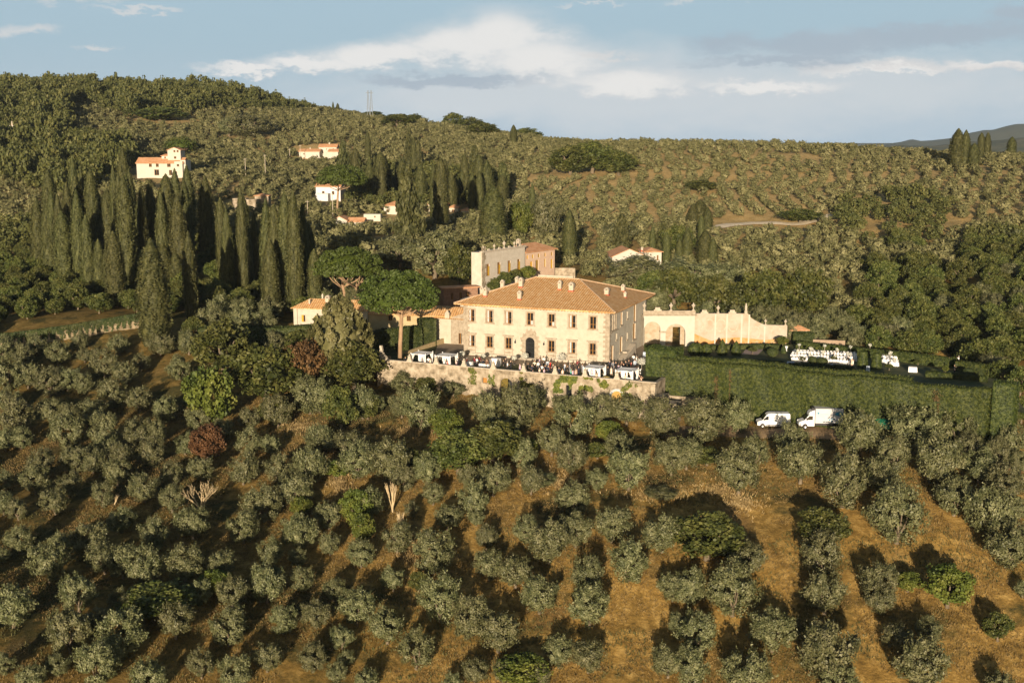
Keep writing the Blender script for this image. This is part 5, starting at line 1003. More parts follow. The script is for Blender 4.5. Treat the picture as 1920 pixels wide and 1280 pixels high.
for i, f in enumerate((.14, .38, .62, .88)): finial(OW*f+.3, .1, OH+.35, .8, Zo, OR, f'low scroll block on the orangery parapet, {ORD[i]} from the left', 'scroll')
for i, (f, w_, lab) in enumerate(((.10, 4.2, 'green citrus bush below the left orangery window'), (.30, 4.0, 'green citrus bush below the second orangery window'), (.55, 3.4, 'rounder citrus bush below the third orangery window'), (.84, 4.4, 'wide citrus bush at the right end of the orangery'))):
    q = Zo+Vector((math.cos(OR)*OW*f+math.sin(OR)*2.6, math.sin(OR)*OW*f-math.cos(OR)*2.6, (-3.6, -2.4, -2.2, -1.9)[i])); treeobj('citrus_bush', OAK_C[i] if i != 3 else OAKB_C[0], OAK_T[0], q, w_, 3.6, lab, 'shrub')
pa = place(985, 508, 284); pb = place(1040, 500, 294); PR = math.atan2(pb.y-pa.y, pb.x-pa.x); PW = math.hypot(pb.x-pa.x, pb.y-pa.y); pz = aty(985, 512, 284).z; pH = aty(985, 473, 284).z-pz
pk = thing('farmhouse', (pa.x, pa.y, pz), PR, 'pink farmhouse with ochre shutters adjoining the orangery', 'house')
hs = [(PW*f-.35, PW*f+.35, pH-1.7, pH-.8) for f in (.02+.05, .25, .45, .67, .90)]+[(PW*.16, PW*.24, 0, 2.6), (PW*.34, PW*.44, 0, 2.8), (PW*.64, PW*.69, .8, 2.8), (PW*.86, PW*.93, .2, 2.5)]
mb = MB(); face(mb, (0, 0, 0), X, PW, pH, hs, .25, -5); face(mb, (PW, 0, 0), Yv, 7, pH, [], .2, -5); face(mb, (0, 7, 0), -Yv, 7, pH, [], .2, -5); face(mb, (PW, 7, 0), -X, PW, pH, [], .2, -5); mb.build('wall', M_PINK, pk)
for i, (a, b, c, e) in enumerate(hs): window(pk, (0, 0, 0), X, a, b, c, e, simple=True, fm=M_OCHRE, glassm=M_OCHRE if i in (0, 1, 5, 7, 8) else None, name='door' if i in (5, 6) else 'window')
hip_roof(pk, 0, PW, 0, 7, pH, 1.7, .6); chimney(pk, 1.2, 3, pH+1.2, .8, 1.8)
lw = thing('garden_wall', place(1041, 506, 292), -.1, 'low stone wall running right from the pink farmhouse', 'wall'); mb = MB(); mb.box(0, 5, 0, .5, -4, .5); mb.build('wall', M_RUBBLE, lw)

# ---- generic houses
def house(name, label, loc, rz, blocks, wm=M_WHITE, cat='house'):
    """blocks: (x0, x1, y0, y1, z0, h, roof kind, rise, [front windows (x, z, w, h)], [left-side windows])"""
    t = thing(name, loc, rz, label, cat)
    for bi, (x0, x1, y0, y1, z0, h, rk, rise, fw, lw_) in enumerate(blocks):
        mb = MB(); W = x1-x0; D = y1-y0; hs = [(x-w/2, x+w/2, z, z+hh) for x, z, w, hh in fw]; hl = [(x-w/2, x+w/2, z, z+hh) for x, z, w, hh in lw_]
        face(mb, (x0, y0, 0), X, W, z0+h, hs, .2, z0); face(mb, (x1, y0, 0), Yv, D, z0+h, [], .2, z0); face(mb, (x1, y1, 0), -X, W, z0+h, [], .2, z0); face(mb, (x0, y1, 0), -Yv, D, z0+h, hl, .2, z0)
        if rk == 'gx':
            for x in (x0, x1): mb.add([(x, y0, z0+h), (x, y1, z0+h), (x, (y0+y1)/2, z0+h+rise)], [(0, 1, 2)])
        if rk == 'gy':
            for y in (y0, y1): mb.add([(x0, y, z0+h), (x1, y, z0+h), ((x0+x1)/2, y, z0+h+rise)], [(0, 1, 2)])
        if rk == 'flat': mb.quad((x0, y0, z0+h), (x1, y0, z0+h), (x1, y1, z0+h), (x0, y1, z0+h))
        mb.build('wall', wm, t)
        for a, b, c, e in hs: window(t, (x0, y0, 0), X, a, b, c, e, .15, simple=True, name='door' if e-c > 2 else 'window')
        for a, b, c, e in hl: window(t, (x0, y1, 0), -Yv, a, b, c, e, .15, simple=True)
        if rk == 'gx': gable_roof(t, x0, x1, y0, y1, z0+h, rise, .4, 'x')
        elif rk == 'gy': gable_roof(t, x0, x1, y0, y1, z0+h, rise, .4, 'y')
        elif rk == 'hip': hip_roof(t, x0, x1, y0, y1, z0+h, rise, .45)
    return t
def S(Y): return Y*1.0/FPX
# towered house on the left hill: metres from photo pixels at depth 505
k = .236; p = aty(257, 330, 505); Zt = lambda v: (330-v)*k
t = house('tower_house', 'white hillside house with a square tower and arched upper windows', p, -.05, [
    (0, 20, 0, 8, -3, 3+Zt(307), 'gx', 2.2, [(6, Zt(314), 1.2, 1.5), (9, Zt(314), 1.2, 1.5), (14, Zt(314), 1.5, 1.5), (8.6, .3, 2.0, 2.4), (14.6, .3, 1.3, 2.2)], [(3, 3.2, .8, 1.3), (6, 3.2, .8, 1.3)]),
    (13.0, 18.6, 2, 8, 3, Zt(284)-3, 'gy', 1.1, [(3.0, Zt(288), .8, 1.1), (4.4, Zt(288), .8, 1.1), (3.2, Zt(299.5), 1, 1)], []),
    (10, 13, 3, 7, 3, Zt(294)-3, 'hip', .8, [(1.5, Zt(299), .7, .8)], []),
    (18.62, 20.9, 1.0, 8, -3, 3+Zt(302), 'flat', 0, [], []), (16.5, 20, -.5, 0.0-.004, -3, 3+Zt(304), 'flat', 0, [(1.6, Zt(313), 1.0, 1.0), (.2+.4, .2, .8, 1.8)], [])])
chimney(t, .6, 4, Zt(305), .7, 1.6)
k = .278; p = aty(561, 296, 608)
t = house('farmhouse', 'cluster of three pale stone houses high on the hill', p, -.05, [
    (0, 10.5, 0, 6, -4, 4+3.2, 'gx', 1.2, [(2.5, 1.6, .6, .7), (2.5, -.4, .6, .7)], []), (9, 18.2, 6.01, 12, -4, 4+5.4, 'gx', 1.4, [(4, 4.0, .5, .6), (7.5, 3.9, .6, .8), (5.4, 1.6, .8, 1.2)], []),
    (15.6, 20.5, -2, 4, -5, 5+3.2, 'gx', 1.2, [(1.5, -.5, .5, .6)], []), (10.6, 15.5, -2, .8, -4, 4.4, 'flat', 0, [(2.5, -1.8, 1.4, 1.6)], [])])
chimney(t, 14, 9, 6.6, .7, 1.2); chimney(t, 5.2, 3, 4.2, .6, 1.0)
p = aty(593, 384, 470)
house('white_villa', 'big white villa half hidden behind the far umbrella pine', p, -.12, [(0, 10, 0, 8, -3, 3+7.2, 'gx', 1.6, [(3, 4, 1, 1.4), (7, 4, 1, 1.4)], [(3, 4, 1, 1.4)]), (1, 6, -4, -.01, -3, 3+4.6, 'flat', 0, [], [])], mat('white_wall', [(.50, .50, .50), (.58, .58, .58)], 1))
p = aty(623, 430, 402)
t = house('cottage', 'small white gabled cottage left of the cedar on the hill', p, -.15, [(0, 5.2, 0, 6, -3, 3+3.1, 'gy', 1.3, [(2.2, .2, 1.0, 1.7)], []), (5.21, 10.5, 1.5, 6, -3, 3+2.6, 'gx', 1.2, [], [])])
p = aty(682, 410, 415); house('shed', 'low pale outbuilding right of the white gabled cottage', p, -.1, [(0, 6, 0, 3, -3, 3+1.6, 'flat', 0, [(4, .4, .5, .6)], [])])
p = aty(720, 409, 430); house('cottage', 'cream cottage partly hidden by the dark cedar', p, -.1, [(0, 8, 0, 7, -4, 4+4.6, 'hip', 1.5, [(1.4, 2.2, .8, 1.0)], [])])
p = aty(803, 404, 440); house('cottage', 'dark-roofed house behind the bright cypress', p, -.1, [(0, 7, 0, 6, -4, 4+4.2, 'hip', 1.4, [(1, 1.8, .7, .9)], [])], M_CREAM)
p = aty(842, 404, 440); house('cottage', 'little cream house with a grey-blue window between cypresses', p, -.1, [(0, 3.4, 0, 5, -4, 4+3.0, 'hip', 1.0, [(1.7, .3, 1.2, 1.9)], [])], M_CREAM)
p = aty(865, 405, 440); house('cottage', 'cream outbuilding with a dark roof right of the little house', p, -.1, [(0, 4.6, 0, 5, -4, 4+2.2, 'hip', 1.0, [(3.4, .8, .5, .6)], []), (4.61, 6.2, 1, 5, -4, 4+3.6, 'flat', 0, [], [])], M_CREAM)
p = aty(958, 405, 420); house('cottage', 'tiny white building glimpsed in the dark right of the broad cypress', p, -.1, [(0, 1.6, 0, 3, -4, 4+2.8, 'flat', 0, [(.8, .8, .6, .8)], [])])
p = aty(1148, 492, 322)
t = house('white_house', 'white house with a bright orange roof and skylight right of the villa', p, .12, [(0, 9.5, 0, 10, -3, 3+1.6, 'gy', 2.0, [], []), (9.52, 14.2, 1.5, 9, -3, 3+2.7, 'hip', .9, [(3.6, .2, .45, 1.5)], [])])
mb = MB(); mb.add([(5.6, 3.0, 3.46), (7.3, 3.0, 2.76), (7.3, 5.2, 2.76), (5.6, 5.2, 3.46)], [(0, 1, 2, 3)]); sk_ = mb.build('skylight', mat('skylight_glass', [(.35, .38, .42)], rough=.2), t); sk_.location = (0, 0, .22)
chimney(t, 9.2, 4, 2.8, .5, 1.0)
p = aty(436, 386, 430); t = house('ruined_barn', 'roofless stone barn with a small red-roofed shed beside it', p, -.05, [(0, 5, 0, 4, -3, 3+2.7, 'flat', 0, [(2.5, .2, .6, 1.2)], []), (5.02, 9.5, -1, 3, -3, 3+2.4, 'flat', 0, [], []), (7.5, 12.5, 3.02, 7, -3, 3+3.6, 'hip', .7, [], [])], M_RUBBLE)
p = aty(-40, 246, 640); t = house('long_wall_building', 'long grey-white building at the far left edge of the hill', p, 0, [(0, 22, 0, 8, -4, 4+3.0, 'flat', 0, [], [])], mat('grey_white_wall', [(.40, .38, .34), (.50, .48, .44)], .7), 'building')
chimney(t, 17, 3, 3, .6, 2.2); chimney(t, 21, 3, 3, .6, 2.2)
# long cottage behind the laurel, chapel, shed
ca0 = place(551, 611, 252); cz = ca0.z
c = thing('long_cottage', ca0, R_(-13), 'long low cream cottage with terracotta roof and yellow shuttered windows', 'cottage')
LH = 4.0; hs = [(1.9, 2.7, 1.0, 2.5), (4.9, 5.7, .9, 2.4), (21.5, 22.4, 1.9, 3.1), (25.6, 26.5, 1.9, 3.1)]
mb = MB(); face(mb, (0, 0, 0), X, 17, LH, hs[:2], .2, -3); face(mb, (0, 6, 0), -Yv, 6, LH, [], .2, -3); face(mb, (17, 0, 0), Yv, 6, LH, [], .2, -3); face(mb, (17, 6, 0), -X, 17, LH, [], .2, -3); mb.add([(17, 0, LH), (17, 6, LH), (17, 3, LH+1.5)], [(0, 1, 2)])
mb.build('wall', M_CREAM, c); mb = MB(); h2 = [(a-17, b-17, z0, z1) for a, b, z0, z1 in hs[2:]]; face(mb, (17.02, .4, 0), X, 21, 3.3, h2, .2, -3); face(mb, (38.02, .4, 0), Yv, 5, 3.3, [], .2, -3); face(mb, (38.02, 5.4, 0), -X, 21, 3.3, [], .2, -3); mb.build('wall', mat('ochre_plaster', [(.36, .28, .15), (.42, .34, .20)], .8), c)
for a, b, z0, z1 in hs[:2]:
    w = window(c, (0, 0, 0), X, a, b, z0, z1, simple=True); s = MB(); bar(s, (0, 0, 0), X, a-.02, (a+b)/2, z0, z1, -.03, .03); s.build('shutter', M_OCHRE, w)
for a, b, z0, z1 in h2: window(c, (17.02, .4, 0), X, a, b, z0, z1, simple=True)
mb = MB(); a_, b_ = -.5, 17.4; yl0, yl1 = -.5, 6.5; zr = LH+1.75
roof_part(mb, [[(a_, yl0, LH), (b_, yl0, LH), (b_, 3, zr), (2.8, 3, zr)], [(b_, yl1, LH), (a_, yl1, LH), (2.8, 3, zr), (b_, 3, zr)], [(a_, yl1, LH), (a_, yl0, LH), (2.8, 3, zr)]], [(1, 0, 0), (-1, 0, 0), (0, -1, 0)]); mb.add([(a_, yl0, LH-.12), (b_, yl0, LH-.12), (b_, yl1, LH-.12), (a_, yl1, LH-.12)], [(0, 3, 2, 1)]); mb.quad((a_, yl0, LH-.12), (b_, yl0, LH-.12), (b_, yl0, LH), (a_, yl0, LH)); mb.quad((a_, yl0, LH-.12), (a_, yl0, LH), (a_, yl1, LH), (a_, yl1, LH-.12))
mb.build('roof', M_TILE, c); gable_roof(c, 17.45, 38.1, .4, 5.4, 3.32, 1.3, .4, 'x', M_TILE); chimney(c, 7.2, 2.2, LH+1.0, 1.0, 1.6); chimney(c, 5.4, 3.6, LH+1.3, .3, 1.4); chimney(c, 3.4, 1.0, LH+.7, .3, 1.2)
dn = MB(); dn.tube([(.9, -.06, -1), (.9, -.06, LH-.2)], .05, 6); dn.build('downpipe', M_BARK, c)
ch = place(843, 640, 243); t = thing('chapel', (ch.x+1.7, ch.y, 0), R_(-22), 'small stone chapel with a bell niche squeezed against the villa', 'chapel')
mb = MB(); face(mb, (-1.5, 0, 0), X, 3.6, 5.6, [(1.7, 2.4, .1, 2.4)], .3, -1); face(mb, (-1.5, 9, 0), -Yv, 9, 5.6, [], .3, -1); mb.add([(-1.5, 0, 5.6), (2.1, 0, 5.6), (2.1, 0, 6.9)], [(0, 1, 2)]); mb.build('wall', M_STONE, t); window(t, (-1.5, 0, 0), X, 1.7, 2.4, .1, 2.4, simple=True, name='door')
mb = MB(); mb.box(-2.9, -1.9, -.1, .4, 5.2, 6.6); mb.box(-2.75, -2.05, -.12, .42, 6.6, 7.1, .25); mb.build('bell_niche', M_STONEL, t)
mb = MB(); roof_part(mb, [[(-9.5, -.4, 5.3), (2.2, -.4, 5.3), (2.2, 5, 7.2), (-9.5, 5, 7.2)], [(2.2, 10, 5.3), (-9.5, 10, 5.3), (-9.5, 5, 7.2), (2.2, 5, 7.2)]], [(1, 0, 0), (-1, 0, 0)]); mb.build('roof', M_TILE, t)
mb = MB(); face(mb, (-9.3, 0, 0), X, 7.78, 5.2, [], .3, -1); face(mb, (-9.3, 9, 0), -Yv, 9, 5.2, [], .3, -1); mb.build('annex_wall', M_CREAM, t)
mb = MB(); mb.box(-4, 3, 10.2, 14, 0, 8.1); mb.build('rear_wall', M_STONEL, t)
p = place(832, 566, 262); t = house('shed', 'low reddish-brown brick shed with a lean-to roof behind the chapel', p, R_(18), [(0, 8, 0, 3, -3, 3+3.0, 'flat', 0, [(2, .5, .6, 1.5), (4, .5, .6, 1.5), (5.6, .5, .6, 1.5)], [])], mat('brown_brick', [(.20, .11, .07), (.28, .17, .11)], 2))
mb = MB(); mb.box(-.4, 8.4, -.5, 3.4, 3.02, 3.2); mb.build('roof', M_TILEF, t)
p = atz(1492, 632, 0); t = house('garden_hut', 'little hut with a terracotta roof at the right end of the garden wall', (59.5, 247, 0), .1, [(0, 3.6, 0, 3, -1, 3.4, 'hip', .9, [], [])], M_RUBBLE)
hedge('ivy_mass', 'leafy ivy bank under the hut at the end of the garden wall', [(59.3, 243.5), (63.5, 243.0)], 2.0, -1, 2.1, 1500, M_HEDGED, seed=31, topamp=.3)
# left retaining wall with ivy along the drive
i0 = atz(-40, 660, -1.0); i1 = aty(95, 640, 245); i2 = aty(255, 606, 255)
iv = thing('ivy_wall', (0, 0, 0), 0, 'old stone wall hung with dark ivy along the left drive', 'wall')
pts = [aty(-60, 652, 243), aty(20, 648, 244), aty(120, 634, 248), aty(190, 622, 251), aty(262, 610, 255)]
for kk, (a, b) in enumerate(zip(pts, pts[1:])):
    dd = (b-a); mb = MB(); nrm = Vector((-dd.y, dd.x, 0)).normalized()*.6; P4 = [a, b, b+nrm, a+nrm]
    mb.add([(q.x, q.y, q.z-4) for q in P4]+[(q.x, q.y, q.z+2.4) for q in P4], [(0, 3, 2, 1), (4, 5, 6, 7), (0, 1, 5, 4), (1, 2, 6, 5), (2, 3, 7, 6), (3, 0, 4, 7)]); mb.build('wall', mat('shaded_wall_stone', [(.13, .10, .06), (.24, .19, .12), (.32, .26, .17)], 1.2, detail=8), iv)  # stone colour darkened to stand for the shade on this wall
    n = int(dd.length*130); g = np.random.default_rng(kk); s = g.random(n); dr = g.random(n)*(1.7+.9*np.sin(s*40+kk)+.5*np.sin(s*93)); Pp = np.array([[a.x+dd.x*x, a.y+dd.y*x, a.z+dd.z*x+2.5-max(-.3, y)] for x, y in zip(s, dr)])-np.array([0, .12, 0]); q = leaves(Pp+g.normal(0, .05, Pp.shape), np.tile([0, -1, .3], (n, 1)), .28, 1.5, -.5, .4, g)
    Q2 = leaves(np.array([[a.x+dd.x*x, a.y+dd.y*x+y, a.z+dd.z*x+2.55] for x, y in zip(g.random(n), g.random(n)*1.2)]), np.tile([0, -.3, 1.], (n, 1)), .28, 1.5, 0, .5, g)
    mobj('ivy', np_mesh('ivy', np.vstack([q, Q2]), 4, M_HEDGED), iv)
mb = MB(); q = pts[1]; mb.box(q.x-.3, q.x+.6, q.y-.25, q.y-.02, q.z-.1, q.z+.8); mb.build('window', mat('red_shutter', [(.16, .03, .02)]), iv)
# ------------------------------------------------------------------ far hills, tracks, poles
def ridge(name, prof, Y, depth, m, seed, amp):
    g = np.random.default_rng(seed); us = np.linspace(prof[0][0], prof[-1][0], 160); vs = np.interp(us, [p[0] for p in prof], [p[1] for p in prof])
    V = []; F = []; R = 14
    for j in range(R):
        t = j/(R-1)*2-1; yy = Y+t*depth
        for i, (u, v) in enumerate(zip(us, vs)):
            c = aty(u, v, Y); h = c.z+95; prof_ = (1-abs(t))**.8; x = c.x
            z = -95+h*prof_+(vnoise(np.array(x), np.array(yy), amp*9, seed)*amp*2+vnoise(np.array(x), np.array(yy), amp*2.4, seed+4)*amp*.7)*(prof_ < .98 and prof_ > .02); V.append((x, yy, float(z)))
    n = len(us)
    for j in range(R-1):
        for i in range(n-1): F.append((j*n+i, j*n+i+1, (j+1)*n+i+1, (j+1)*n+i))
    me = np_mesh(name, np.zeros((0, 4, 3)), 4, m, (np.array(V), np.array(F))); me.polygons.foreach_set('use_smooth', [True]*len(me.polygons)); tag(mobj(name, me), kind='structure')
ridge('distant_hills', [(1560, 290), (1600, 276), (1650, 268), (1700, 266), (1800, 263), (1870, 257), (1920, 251), (2050, 241), (2400, 226)], 3200, 900, mat('distant_wooded_hill', [(.045, .055, .025), (.085, .085, .04), (.14, .12, .06)], .018, detail=8), 3, 11)
ridge('distant_mountains', [(1540, 285), (1620, 270), (1680, 262), (1720, 257), (1800, 251), (1860, 244), (1920, 234), (2020, 223), (2500, 203)], 6500, 900, mat('distant_mountain', [(.05, .06, .035), (.08, .08, .045)], .004, detail=6), 4, 26)
def ribbon(name, pts, w, m, lift=.06, kind='structure', zoff=None):
    P = [Vector((p[0], p[1], 0)) for p in pts]; Q = []
    for a, b in zip(P, P[1:]):
        n = max(1, int((b-a).length/1.2)); Q += [a.lerp(b, i/n) for i in range(n)]
    Q.append(P[-1]); V = []; F = []
    K = 5
    for i, q in enumerate(Q):
        d = (Q[min(i+1, len(Q)-1)]-Q[max(i-1, 0)]).normalized(); nn = Vector((-d.y, d.x, 0))
        for k in range(K): c = q+nn*w*(k/(K-1)-.5); V.append((c.x, c.y, float(ground(c.x, c.y)[0])+lift+(.12 if 0 < k < K-1 else 0)))
    for i in range(len(Q)-1):
        for k in range(K-1): F.append((i*K+k, i*K+k+1, (i+1)*K+k+1, (i+1)*K+k))
    tag(mobj(name, np_mesh(name, np.zeros((0, 4, 3)), 4, m, (np.array(V), np.array(F)))), kind=kind)
M_TRACK = mat('pale_track', [(.52, .43, .30), (.68, .58, .44)], .4, detail=6)
M_DIRT = mat('dirt_road', [(.16, .11, .06), (.30, .21, .12)], .5, detail=8)
tp = [onground(u, v) for u, v in ((1316, 436), (1340, 428), (1370, 423), (1410, 420), (1460, 420), (1505, 421), (1540, 413), (1562, 405))]; ribbon('track', [(p.x, p.y) for p in tp], 4.5, M_TRACK, .35)
tp = [onground(u, v) for u, v in ((1240, 810), (1340, 806), (1450, 808), (1570, 812), (1680, 826), (1800, 850), (1960, 880))]; ribbon('farm_road', [(p.x, p.y) for p in tp], 5.5, M_DIRT, .02)
hp = [onground(u, v) for u, v in ((1345, 419), (1400, 415), (1450, 415))]; z = float(hp[0].z)
for i, (u, v, hpx, lab) in enumerate(((460, 314, 17, 'pale utility pole left of its neighbour on the olive hill'), (497, 308, 18, 'pale utility pole right of its neighbour on the olive hill'), (577, 402, 26, 'white utility pole beside the cypress grove'), (624, 397, 34, 'white utility pole left of the far umbrella pine'), (563, 286, 14, 'small pole beside the three stone houses'), (543, 289, 10, 'short pole left of the three stone houses'))):
    Y = (500, 520, 420, 420, 600, 600)[i]; p = aty(u, v, Y); t = thing('utility_pole', p, 0, lab, 'pole', 'utility poles on the hill'); H = hpx*Y/FPX
    mb = MB(); mb.tube([(0, 0, -4), (0, 0, H*.5), (0, 0, H)], [.13, .11, .08], 8); mb.build('pole', M_STONEL, t); mb = MB(); mb.box(-.7, .7, -.06, .06, H-.5, H-.38)
    mb.build('crossarm', M_STONEL, t)
for i, u in enumerate((690.5, 696.5)):
    p = aty(u, 205, 860); H = 34*860/FPX; t = thing('lattice_mast', p, 0, ('left', 'right')[i]+' one of two thin lattice masts on the skyline', 'mast', 'lattice masts on the skyline'); mb = MB(); w = 1.1
    for sx, sy in ((-1, -1), (1, -1), (1, 1), (-1, 1)): mb.tube([(sx*w, sy*w, -12), (sx*.25, sy*.25, H)], .10, 4)
    for k in range(8): z0, z1 = H*k/8, H*(k+1)/8; r0_, r1_ = w-(w-.25)*z0/H, w-(w-.25)*z1/H; mb.tube([(-r0_, -r0_, z0), (r1_, -r1_, z1)], .06, 4); mb.tube([(r0_, -r0_, z0), (-r1_, -r1_, z1)], .06, 4)
    mb.box(-1.6, 1.6, -.1, .1, H*.86, H*.88); mb.build('lattice', mat('galvanised', [(.25, .27, .29)], metal=.3), t)

# ------------------------------------------------------------------ terrace party
def wl(x, y, z=0): return Vector((W0.x+wu.x*x-wu.y*y, W0.y+wu.y*x+wu.x*y, z))
def gazebo(ua, ub, vt, lab):
    x0, _ = wall_x(ua, vt+18); x1, _ = wall_x(ub, vt+18); w = min(3.4, (x1-x0)*.86); t = thing('gazebo', wl((x0+x1)/2, 2.6), WA, lab, 'gazebo', 'white draped gazebos on the terrace'); h = 2.35; r = w/2
    f = MB()
    for sx, sy in ((-1, -1), (1, -1), (1, 1), (-1, 1)): mb = MB(); mb.box(sx*r-.06, sx*r+.06, sy*r-.06, sy*r+.06, 0, h+.18); mb.build('post', M_WPAINT, t)
    for s in (-1, 1): f.box(-r+.061, r-.061, s*r-.05, s*r+.05, h-.12, h); f.box(s*r-.05, s*r+.05, -r+.061, r-.061, h-.12, h)
    f.build('top_frame', M_WPAINT, t); c = MB(); n = 8
    for i in range(n):
        for j in range(n):
            P = lambda a, b: (-r+.07+(2*r-.14)*a/n, -r+.07+(2*r-.14)*b/n, h+.03-.10*math.sin(math.pi*a/n)*math.sin(math.pi*b/n)); c.quad(P(i, j), P(i+1, j), P(i+1, j+1), P(i, j+1))
    c.build('canopy', M_CLOTH, t)
    for sx, sy in ((-1, -1), (1, -1), (1, 1), (-1, 1)):
        c = MB(); V = []; n = 16
        for z, ww in ((.03, .42), (.5, .34), (1.1, .24), (1.6, .40), (h-.14, .66)):
            V.append([(sx*(r-.10)-sx*ww*(k/(n-1)), sy*(r-.02)+.06*math.sin(k*2.2)*(ww/.3), z) for k in range(n)])
        for a, b in zip(V, V[1:]):
            for k in range(n-1): c.quad(a[k], a[k+1], b[k+1], b[k])
        c.build('curtain', M_CLOTH, t)
    c = MB()
    for k in range(9): x0_, x1_ = -r+.1+k*(2*r-.2)/24, -r+.1+(k+1)*(2*r-.2)/24; c.quad((x0_, r-.12+.05*(k % 2), .05), (x1_, r-.12+.05*((k+1) % 2), .05), (x1_, r-.12, h-.14), (x0_, r-.12, h-.14))
    c.build('rear_fill_curtain', M_CLOTH, t)  # partial rear curtain, added to lighten the black opening
    s = MB(); s.box(-.9, .9, -.3, .35, 0, .42); s.box(-.9, .9, .351, .5, 0, .8); s.build('sofa', M_CLOTH, t)
gazebo(763.6, 795, 655, 'white draped gazebo next to the pine trunk'); gazebo(809, 842, 660, 'white draped gazebo on the lawn left of the villa'); gazebo(1087.4, 1124, 683, 'white draped gazebo in front of the right corner of the villa'); gazebo(1148, 1186, 689, 'white draped gazebo nearest the right end of the terrace')
def cloth_table(loc, rz, w, d, h, lab, name='table', group=None, m=None, cat='table'):
    t = thing(name, loc, rz, lab, cat, group); mb = MB(); mb.box(-w/2, w/2, -d/2, d/2, h-.03, h); mb.build('tabletop', M_WPAINT, t)
    c = MB(); n = max(8, int((w+d)*3)); per = []; per2 = []
    L = 2*(w+d)
    for k in range(n*2):
        s = L*k/(n*2); 
        if s < w: p = (-w/2+s, -d/2); o = (0, -1)
        elif s < w+d: p = (w/2, -d/2+s-w); o = (1, 0)
        elif s < 2*w+d: p = (w/2-(s-w-d), d/2); o = (0, 1)
        else: p = (-w/2, d/2-(s-2*w-d)); o = (-1, 0)
        f = .04+.05*(k % 2); per.append((p[0]*1.005, p[1]*1.005, h+.004)); per2.append((p[0]+o[0]*f, p[1]+o[1]*f, .02))
    c.add(per, [tuple(range(len(per)))]); m_ = len(per)
    for k in range(m_): c.quad(per2[k], per2[(k+1) % m_], per[(k+1) % m_], per[k])
    c.build('tablecloth', m or M_CLOTH, t); return t
def wtab(u, v, w, d, h, lab): p = atz(u, v, 0); cloth_table(p, WA, w, d, h, lab)
wtab(881, 688, 1.0, .9, 1.05, 'small white draped drinks table by the third pedestal'); wtab(908, 690, 1.9, .8, .85, 'white draped buffet table left of the fourth pedestal'); wtab(929, 686, 1.8, 1.2, 1.5, 'tall white draped bar stand behind the fourth pedestal'); p = wl(wall_x(1133, 706)[0], 1.1); cloth_table(p, WA, 1.7, .7, .85, 'white draped buffet table between the two right gazebos')
b = MB(); b.lathe([(.1, 0), (.5, .02), (.62, .12), (.4, .2), (.12, .3)], (0, 0, 0), 10, 1.2, .7); o = tag(b.build('food_display', mat('food', [(.35, .15, .05), (.12, .14, .03), (.5, .35, .2)], 9), None, True), 'mound of food on the right buffet table', 'food'); o.location = p+Vector((0, 0, .86))
M_FLOW = mat('white_flowers', [(.30, .33, .24), (.52, .52, .46), (.60, .58, .54)], 14)
def flowers(p, h, r, lab, group='tall white flower arrangements', n=420, m=None):
    t = thing('flower_arrangement', p, 0, lab, 'flowers', group); mb = MB(); mb.lathe([(.22, 0), (.20, .05), (.05, .10), (.04, h-r*1.0), (.14, h-r*.8)], (0, 0, 0), 8); mb.build('stand', M_STONEL, t)
    d = sph(n); P = np.array([0, 0, h])+d*r*np.array([1, 1, .85])*(.6+.45*rng.random((n, 1))); mobj('blooms', np_mesh('blooms', leaves(P, d, .13, 1.3, .3, .8), 4, m or M_FLOW), t)
for u, v, h, r, lab in ((866, 676, 1.4, .6, 'pale flower bush by the left corner of the villa'), (984, 681, 1.5, .75, 'pale flower bush left of the villa door'), (1052, 684, 1.5, .95, 'large pale flower bush right of the villa door'), (1203, 692, 1.5, .8, 'large white flower bush at the right end of the crowd'), (906, 677, 1.1, .5, 'small pale flower bush under a villa window'), (964, 684, 1.4, .5, 'pale flower bush left of the villa portal')): flowers(atz(u, v, 0), h, r, lab, 'flower bushes on the terrace')
p = atz(1200, 711, 0); t = thing('lantern_stand', p, WA, 'black metal lantern stand beside the hedge block', 'lantern stand'); mb = MB()
for s in (-1, 1): mb.box(s*.35-.04, s*.35+.04, -.04, .04, 0, 2.2)
mb.box(-.31, .31, -.04, .04, 2.12, 2.2); mb.box(-.31, .31, -.2, .2, .9, .94); mb.build('frame', M_IRON, t); mb = MB()
for z in (.95, 1.55): mb.lathe([(.12, 0), (.13, .3), (.05, .36)], (0, 0, z), 8)
mb.build('candle', M_CLOTH, t)

# people
M_SKIN = mat('skin', [(.55, .35, .24), (.62, .41, .30)], 5, rough=.6); M_ANY = mat('garment', [(1, 1, 1)], objcol=True, rough=.85); M_HAIR = mat('hair', [(1, 1, 1)], objcol=True, rough=.6)
def skin_mesh(name, V, E, Rr, m, lev=1):
    me = bpy.data.meshes.new(name+'_sk'); me.from_pydata(V, E, []); o = bpy.data.objects.new(name+'_sk', me); sc.collection.objects.link(o)
    o.modifiers.new('s', 'SKIN'); d = me.skin_vertices[0].data
    for i, r in enumerate(Rr): d[i].radius = r if isinstance(r, tuple) else (r, r)
    d[0].use_root = True; s = o.modifiers.new('u', 'SUBSURF'); s.levels = lev; s.render_levels = lev
    dg = bpy.context.evaluated_depsgraph_get(); dg.update(); m2 = bpy.data.meshes.new_from_object(o.evaluated_get(dg)); m2.name = name; m2.materials.clear(); m2.materials.append(m); m2.polygons.foreach_set('use_smooth', [True]*len(m2.polygons))
    bpy.data.objects.remove(o); bpy.data.meshes.remove(me); return m2
